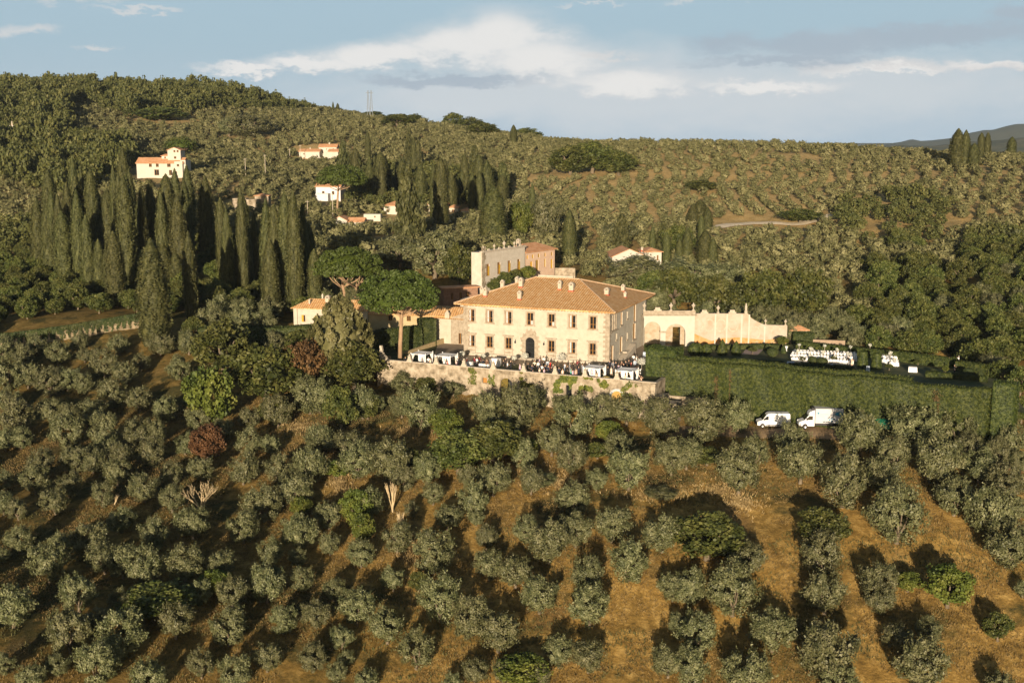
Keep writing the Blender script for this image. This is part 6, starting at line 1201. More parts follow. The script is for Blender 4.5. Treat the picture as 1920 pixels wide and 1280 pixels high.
def figure(female, la, ra, stride, lean=0):
    """la, ra: arm poses as (elbow, wrist) offsets from the shoulder; stride in metres"""
    s = .95 if female else 1.0; sh = .17 if female else .205; hip = .10
    J = {'pel': (0, 0, .94), 'waist': (0, .0, 1.08), 'chest': (0, lean*.03, 1.30), 'neck0': (0, lean*.05, 1.44), 'neck1': (0, lean*.05-.01, 1.53), 'head': (0, lean*.05-.02, 1.64), 'crown': (0, lean*.05-.01, 1.72),
         'sl': (-sh, 0, 1.41), 'sr': (sh, 0, 1.41), 'hl': (-hip, 0, .90), 'hr': (hip, 0, .90), 'kl': (-hip-.01, -stride*.3-.02, .49), 'kr': (hip+.01, stride*.2-.02, .49), 'al': (-hip-.01, -stride*.5, .09), 'ar': (hip+.01, stride*.5, .09), 'tl': (-hip-.03, -stride*.5-.15, .03), 'tr': (hip+.03, stride*.5-.15, .03)}
    for side, (e, w) in (('l', la), ('r', ra)):
        b = J['s'+side]; sg = -1 if side == 'l' else 1; J['e'+side] = (b[0]+sg*e[0], b[1]+e[1], b[2]+e[2]); J['w'+side] = (b[0]+sg*w[0], b[1]+w[1], b[2]+w[2])
    R = {'pel': (.13, .10), 'waist': (.115, .085), 'chest': (.14, .10), 'neck0': .065, 'neck1': .052, 'head': (.082, .098), 'crown': (.06, .07), 'sl': .06, 'sr': .06, 'el': .040, 'er': .040, 'wl': .027, 'wr': .027, 'hl': .085, 'hr': .085, 'kl': .056, 'kr': .056, 'al': .038, 'ar': .038, 'tl': .03, 'tr': .03}
    Ed = [('pel', 'waist'), ('waist', 'chest'), ('chest', 'neck0'), ('neck0', 'neck1'), ('neck1', 'head'), ('head', 'crown'), ('chest', 'sl'), ('chest', 'sr'), ('sl', 'el'), ('sr', 'er'), ('el', 'wl'), ('er', 'wr'), ('pel', 'hl'), ('pel', 'hr'), ('hl', 'kl'), ('hr', 'kr'), ('kl', 'al'), ('kr', 'ar'), ('al', 'tl'), ('ar', 'tr')]
    V = dict(J); Rf = dict(R); E2 = list(Ed)
    for side in 'lr':       # palm and five fingers
        e = Vector(J['e'+side]); w = Vector(J['w'+side]); d = (w-e).normalized(); a = d.cross(Vector((0, 1, .2))).normalized(); p = w+d*.07; V['p'+side] = tuple(p); Rf['p'+side] = (.036, .018); E2.append(('w'+side, 'p'+side))
        for k, (o, L) in enumerate(((-.03, .07), (-.01, .085), (.01, .08), (.03, .06))):
            q = p+d*.02+a*o; q2 = q+d*L*.55; q3 = q2+(d+Vector((0, -.5, 0))).normalized()*L*.45
            for nm, c in (('a', q2), ('b', q3)): V[f'f{side}{k}{nm}'] = tuple(c); Rf[f'f{side}{k}{nm}'] = .009
            E2 += [('p'+side, f'f{side}{k}a'), (f'f{side}{k}a', f'f{side}{k}b')]
        q = w+d*.03-a*.045; V['t'+side+'h'] = tuple(q+d*.03); Rf['t'+side+'h'] = .010; E2.append(('w'+side, 't'+side+'h'))
    def mk(name, keys, edges, radd, m, rmul=1.0):
        keys = list(keys); ix = {k: i for i, k in enumerate(keys)}
        rr = [tuple(x*rmul+radd for x in (Rf[k] if isinstance(Rf[k], tuple) else (Rf[k], Rf[k]))) for k in keys]
        return skin_mesh(name, [V[k] for k in keys], [(ix[a], ix[b]) for a, b in edges if a in ix and b in ix], rr, m)
    body = mk('person_body', ['pel']+[k for k in V if k != 'pel'], E2, 0, M_SKIN)
    # nose, ears as small bumps joined to the head
    hb = MB(); hz = J['head'][2]; hy = J['head'][1]; hb.lathe([(.001, -.02), (.016, -.01), (.012, .02), (.001, .035)], (0, hy-.105, hz-.01), 6)
    hair = MB(); n = 14
    pr = [(.02, .105), (.07, .085), (.102, .04), (.108, -.01), (.100, -.05 if not female else -.08), (.085, -.09 if not female else -.20)]
    for (a, b), (c, e) in zip(pr, pr[1:]):
        for k in range(n):
            t0, t1 = 2*math.pi*k/n, 2*math.pi*(k+1)/n; mid = (t0+t1)/2; front = math.sin(mid) < -.35
            if front and e < .03: continue
            P = lambda r, t, z: (r*.95*math.cos(t), hy+.012+r*1.12*math.sin(t), hz+.02+z); hair.quad(P(a, t0, b), P(a, t1, b), P(c, t1, e), P(c, t0, e))
    hm = hair.mesh('hair', M_HAIR, True)
    if female:
        d = MB(); n = 18; pr = [(.20, .12), (.185, .4), (.15, .75), (.165, .92), (.125, 1.10), (.155, 1.28), (.15, 1.38), (.09, 1.44)]
        if stride > .2: pr = [(.27, .42)]+pr[2:]
        vs = [[((r*(1+.05*math.sin(k*3.0))*math.cos(6.283*k/n)*1.05), r*(1+.05*math.cos(k*3))*.82*math.sin(6.283*k/n), z) for k in range(n)] for r, z in pr]
        for a, b in zip(vs, vs[1:]):
            for k in range(n): d.quad(a[k], a[(k+1) % n], b[(k+1) % n], b[k])
        return dict(body=body, hair=hm, dress=d.mesh('dress', M_ANY, True))
    V['hem'] = (0, 0, .84); Rf['hem'] = (.15, .12)
    jk = mk('jacket', ['pel', 'hem', 'waist', 'chest', 'neck0', 'sl', 'sr', 'el', 'er', 'wl', 'wr'], Ed+[('pel', 'hem')], .022, M_ANY)
    tr = mk('trousers', ['pel', 'hl', 'hr', 'kl', 'kr', 'al', 'ar'], Ed, .020, M_ANY)
    return dict(body=body, hair=hm, jacket=jk, trousers=tr)
DN = ((.05, .02, -.29), (.06, -.05, -.55)); BN = ((.06, .03, -.28), (.02, -.24, -.20)); HP_ = ((.12, .05, -.26), (.02, -.10, -.42)); UP = ((.10, -.10, -.22), (.06, -.28, -.02))
MEN = [figure(False, DN, BN, .08), figure(False, BN, BN, .02), figure(False, DN, DN, .35), figure(False, HP_, UP, .1)]
WOM = [figure(True, DN, BN, .05), figure(True, BN, UP, .05), figure(True, DN, DN, .3)]
COL = dict(black=(.015, .015, .018), navy=(.02, .025, .05), white=(.80, .78, .75), grey=(.22, .23, .26), pink=(.75, .45, .42), red=(.55, .03, .03), lilac=(.50, .40, .55), cream=(.72, .62, .50), blue=(.45, .52, .62), teal=(.04, .42, .38), brown=(.16, .09, .06), peach=(.75, .48, .34), maroon=(.18, .02, .03))
PPL = [(759.5, 668, 'm', 'black'), (772, 664, 'm', 'navy'), (792.6, 667, 'm', 'grey'), (797, 667, 'f', 'pink'), (803.4, 669, 'm', 'white'), (807, 671, 'f', 'cream'), (825, 667, 'm', 'white'), (833, 672, 'f', 'white'), (845.6, 676, 'c', 'teal'), (839, 674, 'f', 'red'), (855, 665, 'f', 'cream'), (856, 675, 'c', 'pink'), (859, 669, 'm', 'black'), (875.6, 669, 'f', 'red'), (889.7, 669, 'm', 'maroon'), (894, 670, 'm', 'white'), (898.5, 667, 'm', 'maroon'),
       (906, 673, 'm', 'navy'), (913, 674, 'm', 'brown'), (919, 671, 'm', 'grey'), (944, 675, 'm', 'black'), (948, 671, 'm', 'black'), (951.5, 677, 'm', 'white'), (957.5, 676, 'm', 'black'), (975, 681, 'f', 'lilac'), (985, 681, 'f', 'peach'), (990, 681, 'm', 'black'), (997.5, 684, 'm', 'navy'), (999, 692, 'c', 'pink'), (1002, 677, 'm', 'cream'), (1007, 670, 'm', 'black'), (1012, 670, 'f', 'lilac'), (1009, 678, 'm', 'white'), (1008.7, 690, 'f', 'cream'), (1016, 684, 'm', 'white'), (1020, 668, 'm', 'white'), (1019.5, 677, 'm', 'black'), (1022, 685, 'm', 'navy'), (1026.5, 675, 'm', 'blue'), (1028, 686, 'm', 'navy'), (1032, 675, 'f', 'red'), (1034, 687, 'm', 'black'), (1044, 684, 'm', 'black'), (1048, 689, 'm', 'navy'), (1054.6, 692, 'f', 'cream'), (1059, 679, 'f', 'blue'), (1064, 685, 'm', 'black'), (1068, 681, 'm', 'grey'), (1070.6, 688, 'f', 'teal'), (1075, 680, 'm', 'black'), (1078.6, 691, 'f', 'pink'), (1083, 675, 'm', 'maroon'), (1074, 692, 'f', 'lilac'), (1085, 687, 'm', 'navy'), (1081, 689, 'f', 'peach'),
       (1102.7, 690, 'm', 'white'), (1109, 691, 'f', 'lilac'), (1118, 698, 'f', 'peach'), (1126.6, 684, 'm', 'black'), (1122, 692, 'm', 'navy'), (1133, 688, 'm', 'maroon'), (1139.8, 687, 'm', 'black'), (1146, 687, 'f', 'cream'), (1149.4, 677, 'm', 'grey'), (1154.5, 678, 'm', 'black'), (1159.6, 681, 'f', 'lilac'), (1165.7, 677, 'm', 'brown'), (1173, 677, 'm', 'black'), (1169, 682, 'm', 'navy'), (1179, 675, 'm', 'black'), (1176, 683, 'm', 'black'), (1183.5, 676, 'f', 'red'), (1187.5, 664, 'm', 'white'), (1193, 665, 'f', 'white'), (1190, 674, 'm', 'blue'), (1192, 684, 'f', 'pink'), (1197, 684, 'f', 'pink'), (1188.6, 693, 'm', 'black'), (1162.6, 697, 'm', 'black'), (1166, 695, 'f', 'red'), (1172, 700, 'f', 'cream'), (1182, 697, 'm', 'brown'), (1202, 704, 'f', 'peach'), (1197, 706, 'm', 'black'), (1037, 680, 'f', 'cream'), (1092, 682, 'm', 'grey'), (1113, 684, 'm', 'navy'), (1015, 692, 'f', 'lilac'), (1183, 686, 'm', 'black'), (1143, 676, 'm', 'navy')]
gp = random.Random(3); used = {}
def person(p, kind, colr, lab, k, group='wedding guests on the terrace', rz=None):
    src = (MEN[k % 4] if kind == 'm' else WOM[k % 3] if kind == 'f' else WOM[1 if k % 2 else 0]); s = gp.uniform(.96, 1.06)*(1 if kind == 'm' else .95 if kind == 'f' else .64)
    t = thing('person', p, rz if rz is not None else gp.uniform(0, 6.28), lab, 'person', group, (s, s, s)); c = COL[colr]; hc = gp.choice([(.03, .02, .012), (.06, .035, .02), (.15, .09, .04), (.20, .19, .18)])
    for nm, me in src.items():
        o = mobj(nm, me, t)
        if nm == 'hair': o.color = (*hc, 1)
        elif nm == 'trousers': o.color = (*((.02, .02, .03) if colr in ('white', 'cream', 'black', 'red', 'maroon') else tuple(x*.8 for x in c)), 1)
        elif nm != 'body': o.color = (*c, 1)
for k, (u, vh, kd, cl) in enumerate(PPL):
    p = atz(u, vh+(17 if kd != 'c' else 12), 0); d = (p-W0).dot(Vector((-wu.y, wu.x, 0)))
    if d < .9: p = wl((p-W0).dot(wu), .9+.3*(k % 2))
    q = Vector((p.x-VO.x, p.y-VO.y, 0)); vx = q.x*ca+q.y*sa; vy = -q.x*sa+q.y*ca
    if -.6 < vx < VW+.4 and vy > -.9: vy = -.9; p = Vector((*vloc(vx, vy), 0))
    near_p = min(range(8), key=lambda i: abs((767, 817, 869, 924, 981, 1040, 1096, 1156)[i]-u)); what = {'m': 'suit' if cl not in ('white', 'cream') else 'shirt and dark trousers', 'f': 'dress', 'c': 'outfit'}[kd]
    lab = f"{'child' if kd == 'c' else 'guest'} in a {cl} {what} standing by the {ORD[near_p]} parapet pedestal"; n = used.get(lab, 0); used[lab] = n+1
    if n: lab = lab.replace('standing by', ('farther back, behind', 'closer to the villa, behind', 'at the edge of the group by', 'beside others near')[min(3, n-1)])
    person(p, kd, cl, lab, k)

# ------------------------------------------------------------------ garden: topiary, tables, chairs
def topiary(u, v, wpx, hpx, kind, lab, m=None):
    p = atz(u, v, 0); k = p.y/FPX; w = wpx*k; h = hpx*k; g = np.random.default_rng(int(u)); t = g.random(900); 
    if kind == 'cone': rf = lambda x: w/2*(1-np.maximum(0, x-.15)**1.6/.75)**.8*np.minimum(1, .85+x)
    elif kind == 'ball': rf = lambda x: w/2*np.sqrt(np.maximum(0, 1-(x*2-1)**2*.92))
    else: rf = lambda x: w/2*(1-.25*x)
    rr = np.maximum(.02, np.nan_to_num(rf(t))); a = g.random(900)*6.283; P = np.stack([rr*np.cos(a), rr*np.sin(a), t*h], 1); N_ = np.stack([np.cos(a), np.sin(a), .3+0*a], 1)
    x = np.linspace(0, 1, 12); V, F = core_loft([(max(.02, float(np.nan_to_num(rf(np.array([i]))[0])))*.96, i*h) for i in x], 16, .04, int(u)); tp = P.copy()
    if kind == 'block': q = g.random((250, 1)); aa_ = g.random((250, 1))*6.283; P = np.vstack([P, np.hstack([np.cos(aa_)*q*w*.37, np.sin(aa_)*q*w*.37, q*0+h])]); N_ = np.vstack([N_, np.tile([0, 0, 1.], (250, 1))]); V += [(0, 0, h)]; b = 11*16; F += [(b+i, b+(i+1) % 16, len(V)-1, len(V)-1) for i in range(16)]
    tag(mobj('topiary', np_mesh('topiary', leaves(P, N_, .14, 1.3, .4, .5, g), 4, m or M_HEDGE, (V, [f for f in F if len(set(f)) == 4] if kind != 'block' else [f if len(set(f)) == 4 else f for f in F[:11*16]]))), lab, 'topiary').location = p
topiary(1354, 665, 21, 30, 'cone', 'larger conical clipped topiary in front of the frescoed wall'); topiary(1380, 665, 19, 27, 'cone', 'conical clipped topiary right of the larger cone'); topiary(1301, 667, 24, 24, 'ball', 'round clipped bush by the arcade pier'); topiary(1311, 664, 18, 22, 'cone', 'rounded clipped bush touching the round one'); topiary(1325, 664, 20, 20, 'ball', 'low round clipped bush left of the conical topiaries'); topiary(1322, 673, 8, 5, 'ball', 'tiny clipped ball in the garden shade')
topiary(1438, 658, 10, 15, 'cone', 'narrow dark topiary right of the gravel bed', M_HEDGED); topiary(1469, 662, 10, 16, 'cone', 'narrow dark topiary left of the white urn', M_HEDGED); topiary(1448, 668, 22, 16, 'ball', 'loose green bush in the flower bed', M_HEDGED); topiary(1617, 688, 21, 30, 'block', 'tall clipped block left of the pair beside the long tables'); topiary(1643, 691, 21, 30, 'block', 'tall clipped block right of the pair beside the long tables')
topiary(1541, 684, 22, 14, 'ball', 'dark round bush in front of the long tables', M_HEDGED); topiary(1524, 682, 18, 14, 'ball', 'second dark round bush in front of the long tables', M_HEDGED)
def strip_hedge(n_, lab, a, b, th, h, m=M_HEDGED, seed=50): A = atz(*a, 0); B_ = atz(*b, 0); hedge('low_hedge', lab, [(A.x, A.y), (B_.x, B_.y)], th, -.4, h, 500, m, .08, .16, seed=seed, topamp=.03)
strip_hedge('', 'low clipped hedge along the back of the garden behind the tables', (1492, 655), (1790, 687), 1.2, 1.5, M_HEDGE, 51)
strip_hedge('', 'low dark hedge inside the arcade arches', (1212, 663), (1240, 661), 1.0, 1.6, M_HEDGED, 52)
strip_hedge('', 'low clipped hedge in front of the frescoed wall', (1305, 656), (1478, 654), .9, .8, M_HEDGED, 53)
strip_hedge('', 'low box hedge in the shaded middle of the garden', (1300, 679), (1470, 686), .9, .7, M_HEDGED, 54)
strip_hedge('', 'low box hedge nearest the garden tables', (1478, 690), (1600, 697), .9, .8, M_HEDGED, 55)
strip_hedge('', 'low clipped hedge near the dark end of the garden', (1735, 707), (1850, 716), 1.0, .9, M_HEDGE, 56)
strip_hedge('', 'short low hedge behind the lemon pot', (1790, 694), (1850, 702), 1.2, 1.6, M_HEDGE, 57)
topiary(1815, 707, 22, 18, 'ball', 'round dark bush right of the lemon pot', M_HEDGED); topiary(1838, 712, 18, 20, 'cone', 'dark conical bush at the far end of the garden', M_HEDGED); topiary(1750, 701, 14, 9, 'ball', 'low round bush between the side table and the lemon pot', M_HEDGED)
sheet('gravel_bed', [tuple(atz(u, v, 0))[:2] for u, v in ((1391, 664), (1421, 665), (1433, 653), (1400, 652))], .012, mat('pink_gravel', [(.30, .22, .19), (.38, .29, .25)], 3))
def small_tree(u, v, hpx, wpx, lab, cr=None, name='potted_tree'):
    p = atz(u, v, 0); k = p.y/FPX; h = hpx*k; w = wpx*k; t = thing(name, p, 0, lab, 'tree'); mb = MB(); mb.tube([(0, 0, 0), (.03, 0, h*.3), (0, .05, h*.6)], [.09, .07, .05], 6); mb.build('trunk', M_BARK, t); o = mobj('crown', cr or OAKB_C[0], t); o.scale = (w, w, h*.75); o.location = (0, 0, h*.3); return t
small_tree(1411, 664, 14, 18, 'small heart-shaped tree in the gravel bed', OAK_C[1], 'ornamental_tree'); small_tree(1467, 655, 26, 24, 'sparse yellowish tree in front of the end of the frescoed wall', OAKB_C[1], 'ornamental_tree'); small_tree(1504, 680, 12, 14, 'small green tree in front of the long tables', OAK_C[2], 'ornamental_tree'); small_tree(1563, 681, 14, 15, 'small green tree right of the first in front of the tables', OAK_C[3], 'ornamental_tree'); small_tree(1667, 694, 12, 18, 'small green tree in front of the right-hand table', OAK_C[0], 'ornamental_tree'); small_tree(1721, 684, 10, 16, 'small green shrub beside the white side table', OAK_C[1], 'ornamental_tree')
p = atz(1772, 704, 0); t = small_tree(1772, 704, 20, 13, 'lemon tree in a terracotta pot at the far end of the garden'); mb = MB(); mb.lathe([(.26, 0), (.34, .5), (.40, .52), (.40, .62), (.3, .62)], (0, 0, 0), 12); mb.build('pot', mat('terracotta_pot', [(.42, .17, .06), (.5, .22, .09)], 3), t)
mb = MB(); mb.lathe([(.2, 0), (.24, .1), (.12, .25), (.28, .7), (.36, 1.0), (.3, 1.05)], (0, 0, 0), 12); o = tag(mb.build('garden_urn', M_WPAINT), 'white garden urn at the end of the frescoed wall', 'urn'); o.location = atz(1474, 658, 0)
def dining(A, Bp, lab, seed):
    """long white banquet table from A to Bp with chairs along both sides"""
    a, b = atz(*A, 0), atz(*Bp, 0); d = b-a; L = d.length; rz = math.atan2(d.y, d.x); c = (a+b)/2; cloth_table(c, rz, L, 1.1, .76, lab, 'banquet_table', 'long banquet tables in the garden'); u_ = d.normalized(); n_ = Vector((-u_.y, u_.x, 0)); return a, u_, n_, L, rz
cv = None
def chair_proto():
    t = thing('garden_chair', (0, 0, -50), 0); mb = MB(); mb.box(-.21, .21, -.2, .2, .44, .48); mb.build('seat', M_WPAINT, t); mb = MB(); mb.box(-.2, .2, .17, .2, .5, .95, .0)
    mb.build('backrest', M_WPAINT, t)
    for sx in (-1, 1):
        for sy in (-1, 1): mb = MB(); mb.box(sx*.18-.02, sx*.18+.02, sy*.17-.02, sy*.17+.02, 0, .438); mb.build('leg', M_WPAINT, t)
    return t
CH = chair_proto(); chn = 0
def copy_thing(o, loc, rz, label, group):
    r = o.copy(); sc.collection.objects.link(r); r.location = loc; r.rotation_euler = (0, 0, rz); r['label'] = label; r['group'] = group; r['category'] = 'chair'
    for c in [x for x in sc.objects if x.parent == o]: q = c.copy(); sc.collection.objects.link(q); q.parent = r
    return r
_kids = [x for x in sc.objects if x.parent == CH]
TB = [((1486, 665), (1606, 670), 'back row long white banquet table set for dinner'), ((1482, 671), (1606, 676.5), 'middle row long white banquet table set for dinner'), ((1484, 677), (1600, 683), 'front row long white banquet table set for dinner'), ((1653, 674), (1682, 675.5), 'shorter white banquet table at the back on the right'), ((1654, 680), (1684, 682), 'middle short white banquet table on the right'), ((1668, 685), (1685, 686), 'shortest white banquet table at the front on the right'), ((1627, 666), (1634, 666.3), 'small white table between the clipped blocks')]
CHL = []
for ti, (A, Bp, lab) in enumerate(TB):
    a, u_, n_, L, rz = dining(A, Bp, lab, ti)
    if ti < 6:
        nC = int(L/.62)
        for s in (-1, 1):
            for k in range(nC): CHL.append((a+u_*(.4+k*(L-.8)/max(1, nC-1))+n_*s*.78, rz+(0 if s > 0 else math.pi), ('back', 'middle', 'front', 'right back', 'right middle', 'right front')[ti], 'far' if s > 0 else 'near'))
    # place settings and glasses
    nF = max(1, int(L/2.3))
    for k in range(nF):
        q = a+u_*(L*(k+.5)/nF); flowers(Vector((q.x, q.y, .77)), 1.35 if (k+ti) % 2 == 0 else .55, .34, f'white flower centrepiece, {ORD[k]} from the left on the {lab.split(" long")[0].split(" white")[0]} table', 'flower centrepieces on the banquet tables', 110)
    gm = MB(); gg = random.Random(ti)
    for k in range(int(L/.31)):
        for s in (-1, 1): q = (-L/2+.2+k*.31, s*.36+gg.uniform(-.05, .05)); gm.lathe([(.035, 0), (.008, .01), (.008, .10), (.04, .13), (.045, .24)], (q[0], q[1], .765), 5)
    o = gm.build('glassware', mat('clear_glassware', [(.5, .5, .5)], rough=.15, spec=.8)); c = (a+a+u_*L)/2; o.location = c; o.rotation_euler = (0, 0, rz); tag(o, f'rows of wine glasses on the {lab.split(" long")[0].split(" white")[0]} banquet table', 'glassware', kind='stuff')
CH.location = CHL[0][0]; CH.rotation_euler = (0, 0, CHL[0][1]); tag(CH, f'one of the white chairs on the {CHL[0][3]} side of the {CHL[0][2]} banquet table', 'chair', f'white chairs on the {CHL[0][3]} side of the {CHL[0][2]} table')
for loc, rz, w, s in CHL[1:]:
    r = CH.copy(); sc.collection.objects.link(r); r.location = loc; r.rotation_euler = (0, 0, rz); r['label'] = f'one of the white chairs on the {s} side of the {w} banquet table'; r['group'] = f'white chairs on the {s} side of the {w} table'
    for c in _kids: q = c.copy(); sc.collection.objects.link(q); q.parent = r
M_BLUEC = mat('bluish_cloth', [(.36, .42, .52), (.46, .52, .60)], 2)
for u, v, w, d, h, lab, m in ((1711, 697, 1.5, 1.0, .95, 'white draped side table alone at the right of the garden', M_CLOTH), (1482, 688, 1.3, .9, 1.0, 'bluish white draped table at the left end of the banquet tables', M_BLUEC), (1561, 692, .8, .8, .9, 'small pale blue draped table in the garden shade', M_BLUEC), (1627, 697, .6, .5, 1.1, 'narrow sky-blue draped stand behind the hedge', M_BLUEC), (1264, 664, 1.4, .9, .9, 'pale blue draped table behind the hedge block', M_BLUEC), (1211, 668, 1.0, .9, .9, 'pale blue draped table left of the hedge block', M_BLUEC)):
    cloth_table(atz(u, v, 0), -.3, w, d, h, lab, m=m)
for u, v, lab in ((1255, 660, 'white flower arrangement under the second arch'), (1249, 659, 'smaller white flower arrangement under the second arch')): flowers(atz(u, v, 0), .9, .45, lab, 'white flowers by the arcade', 160)
for i, (u, v, kd, cl, lab) in enumerate(((1590, 684, 'm', 'black', 'waiter in black at the right end of the long tables'), (1597, 688, 'f', 'peach', 'person in peach bending by the long tables'), (1779, 685, 'f', 'lilac', 'person in lilac at the dark end of the garden'), (1797, 683, 'm', 'white', 'person in a white shirt at the dark end of the garden'), (1789, 700, 'm', 'black', 'person in black near the lemon pot'), (1243, 664, 'm', 'brown', 'person in brown by the arcade pier'), (1562, 676, 'm', 'black', 'waiter in black between the banquet tables'))):
    person(atz(u, v, 0), kd, cl, lab, i, 'people in the garden')
lwl = atz(1524, 646, 0); mb = MB(); mb.box(0, 6.5, 0, .5, -1, 1.1); o = tag(mb.build('low_wall', mat('pink_wall', [(.26, .19, .13), (.32, .24, .17)], 1)), 'short low pinkish wall behind the banquet tables', 'wall'); o.location = lwl; o.rotation_euler = (0, 0, -.25)
for i, (u, v) in enumerate(((722, 660), (782, 652), (813, 646), (838, 632))):
    p = atz(u, v, 0); t = thing('stone_scroll', p, R_(-20), ('first', 'second', 'third', 'fourth')[i]+' stone scroll ornament along the steps left of the villa', 'ornament', 'stone scrolls on the lawn steps'); mb = MB()
    for (a, b), (c, e) in zip(((.9, 0), (.6, .35), (.34, .9), (.2, 1.4)), ((.6, .35), (.34, .9), (.2, 1.4), (.12, 1.9))): mb.add([(-.25, -.2, b), (a, -.2, b), (a, .2, b), (-.25, .2, b), (-.25, -.2, e), (c, -.2, e), (c, .2, e), (-.25, .2, e)], [(0, 1, 5, 4), (1, 2, 6, 5), (2, 3, 7, 6), (3, 0, 4, 7), (4, 5, 6, 7), (0, 3, 2, 1)])
    mb.build('scroll', M_STONE, t)
ra_, rb_ = atz(762, 664, 0), atz(838, 642, 0); d = rb_-ra_; t = thing('balustrade', ra_, math.atan2(d.y, d.x), 'low ochre stone balustrade climbing beside the lawn', 'balustrade'); mb = MB(); L = d.length
mb.add([(0, 0, 0), (L, 0, 0), (L, .4, 0), (0, .4, 0), (0, 0, .5), (L, 0, 1.1), (L, .4, 1.1), (0, .4, .5)], [(0, 3, 2, 1), (4, 5, 6, 7), (0, 1, 5, 4), (1, 2, 6, 5), (2, 3, 7, 6), (3, 0, 4, 7)]); mb.build('parapet', mat('ochre_stone', [(.32, .24, .12), (.42, .33, .19)], 2), t)

# climbers on the retaining wall
def climber(u0, u1, drop, n, lab, seed, thr=.0):
    x0 = wall_x(u0, 700)[0]; x1 = wall_x(u1, 712)[0]; g = np.random.default_rng(seed); x = g.uniform(x0, x1, n*3); z = .8-g.random(n*3)**1.2*drop; nz = vnoise(x, z*1.4, 1.6, seed)+.6*vnoise(x, z, .6, seed+3); e = 1-np.abs((x-(x0+x1)/2)/((x1-x0)/2))**3; k = (nz+e*.35 > thr+.25); x, z = x[k][:n], z[k][:n]
    P = np.stack([W0.x+wu.x*x+wu.y*.12, W0.y+wu.y*x-wu.x*.12, z], 1)+g.normal(0, .06, (len(x), 3)); tag(mobj('climbing_plant', np_mesh('climbing_plant', leaves(P, np.tile([wu.y, -wu.x, .2], (len(P), 1)), .22, 1.4, 0, .6, g), 4, M_OAKB_W)), lab, 'climber')
M_OAKB_W = M_OAKB
climber(1038, 1092, 3.2, 1500, 'green creeper trailing over the middle of the terrace wall', 61, -.1); climber(1086, 1142, 2.4, 1100, 'thin green creeper along the top of the terrace wall near the arched door', 62, .0); climber(975, 1002, 3.4, 420, 'sparse fig creeper right of the cellar door', 63, .1); climber(916, 930, 3.0, 160, 'small climber left of the cellar door', 64, .1); climber(878, 894, 3.0, 260, 'small bush climbing the wall below the third pedestal', 65, .0); climber(1165, 1212, 4.2, 500, 'sparse climber right of the arched door', 66, .15)

# ------------------------------------------------------------------ vehicles
def wheels(t, xs, w, r=.34):
    for x in xs:
        for s in (-1, 1):
            wh = MB(); n = 18
            V = []
            for yy, rr in ((-.11, r*.9), (-.09, r), (.09, r), (.11, r*.9), (.11, r*.6), (-.11, r*.6)): V.append([(x+rr*math.cos(6.283*k/n), s*w/2+yy, r+rr*math.sin(6.283*k/n)) for k in range(n)])
            for a in range(6):
                A, B_ = V[a], V[(a+1) % 6]
                for k in range(n): wh.quad(A[k], A[(k+1) % n], B_[(k+1) % n], B_[k])
            wo = wh.build('wheel', mat('tyre', [(.02, .02, .02)], rough=.9), t); rm = MB(); V = [[(x+rr*math.cos(6.283*k/n), s*(w/2+yy), r+rr*math.sin(6.283*k/n)) for k in range(n)] for yy, rr in ((-.02, r*.62), (.06, r*.58), (.03, r*.25), (.07, .02))]
            for A, B_ in zip(V, V[1:]):
                for k in range(n): rm.quad(A[k], A[(k+1) % n], B_[(k+1) % n], B_[k])
            rm.build('rim', mat('steel_rim', [(.35, .35, .36)], rough=.4, metal=.5), wo)
def extr(mb, prof, hw, inset=0, topin=.12, zt=1.3):
    """side profile (x, z) extruded across; upper points lean inward"""
    f = lambda z: hw-inset-topin*max(0, (z-zt)); n = len(prof); V = [(x, -f(z), z) for x, z in prof]+[(x, f(z), z) for x, z in prof]
    mb.add(V, [tuple(range(n)), tuple(range(n, 2*n))[::-1]]+[(k, k+n, (k+1) % n+n, (k+1) % n) for k in range(n)])
def bevel(o, w=.05): b = o.modifiers.new('bevel', 'BEVEL'); b.width = w; b.segments = 2; b.limit_method = 'ANGLE'
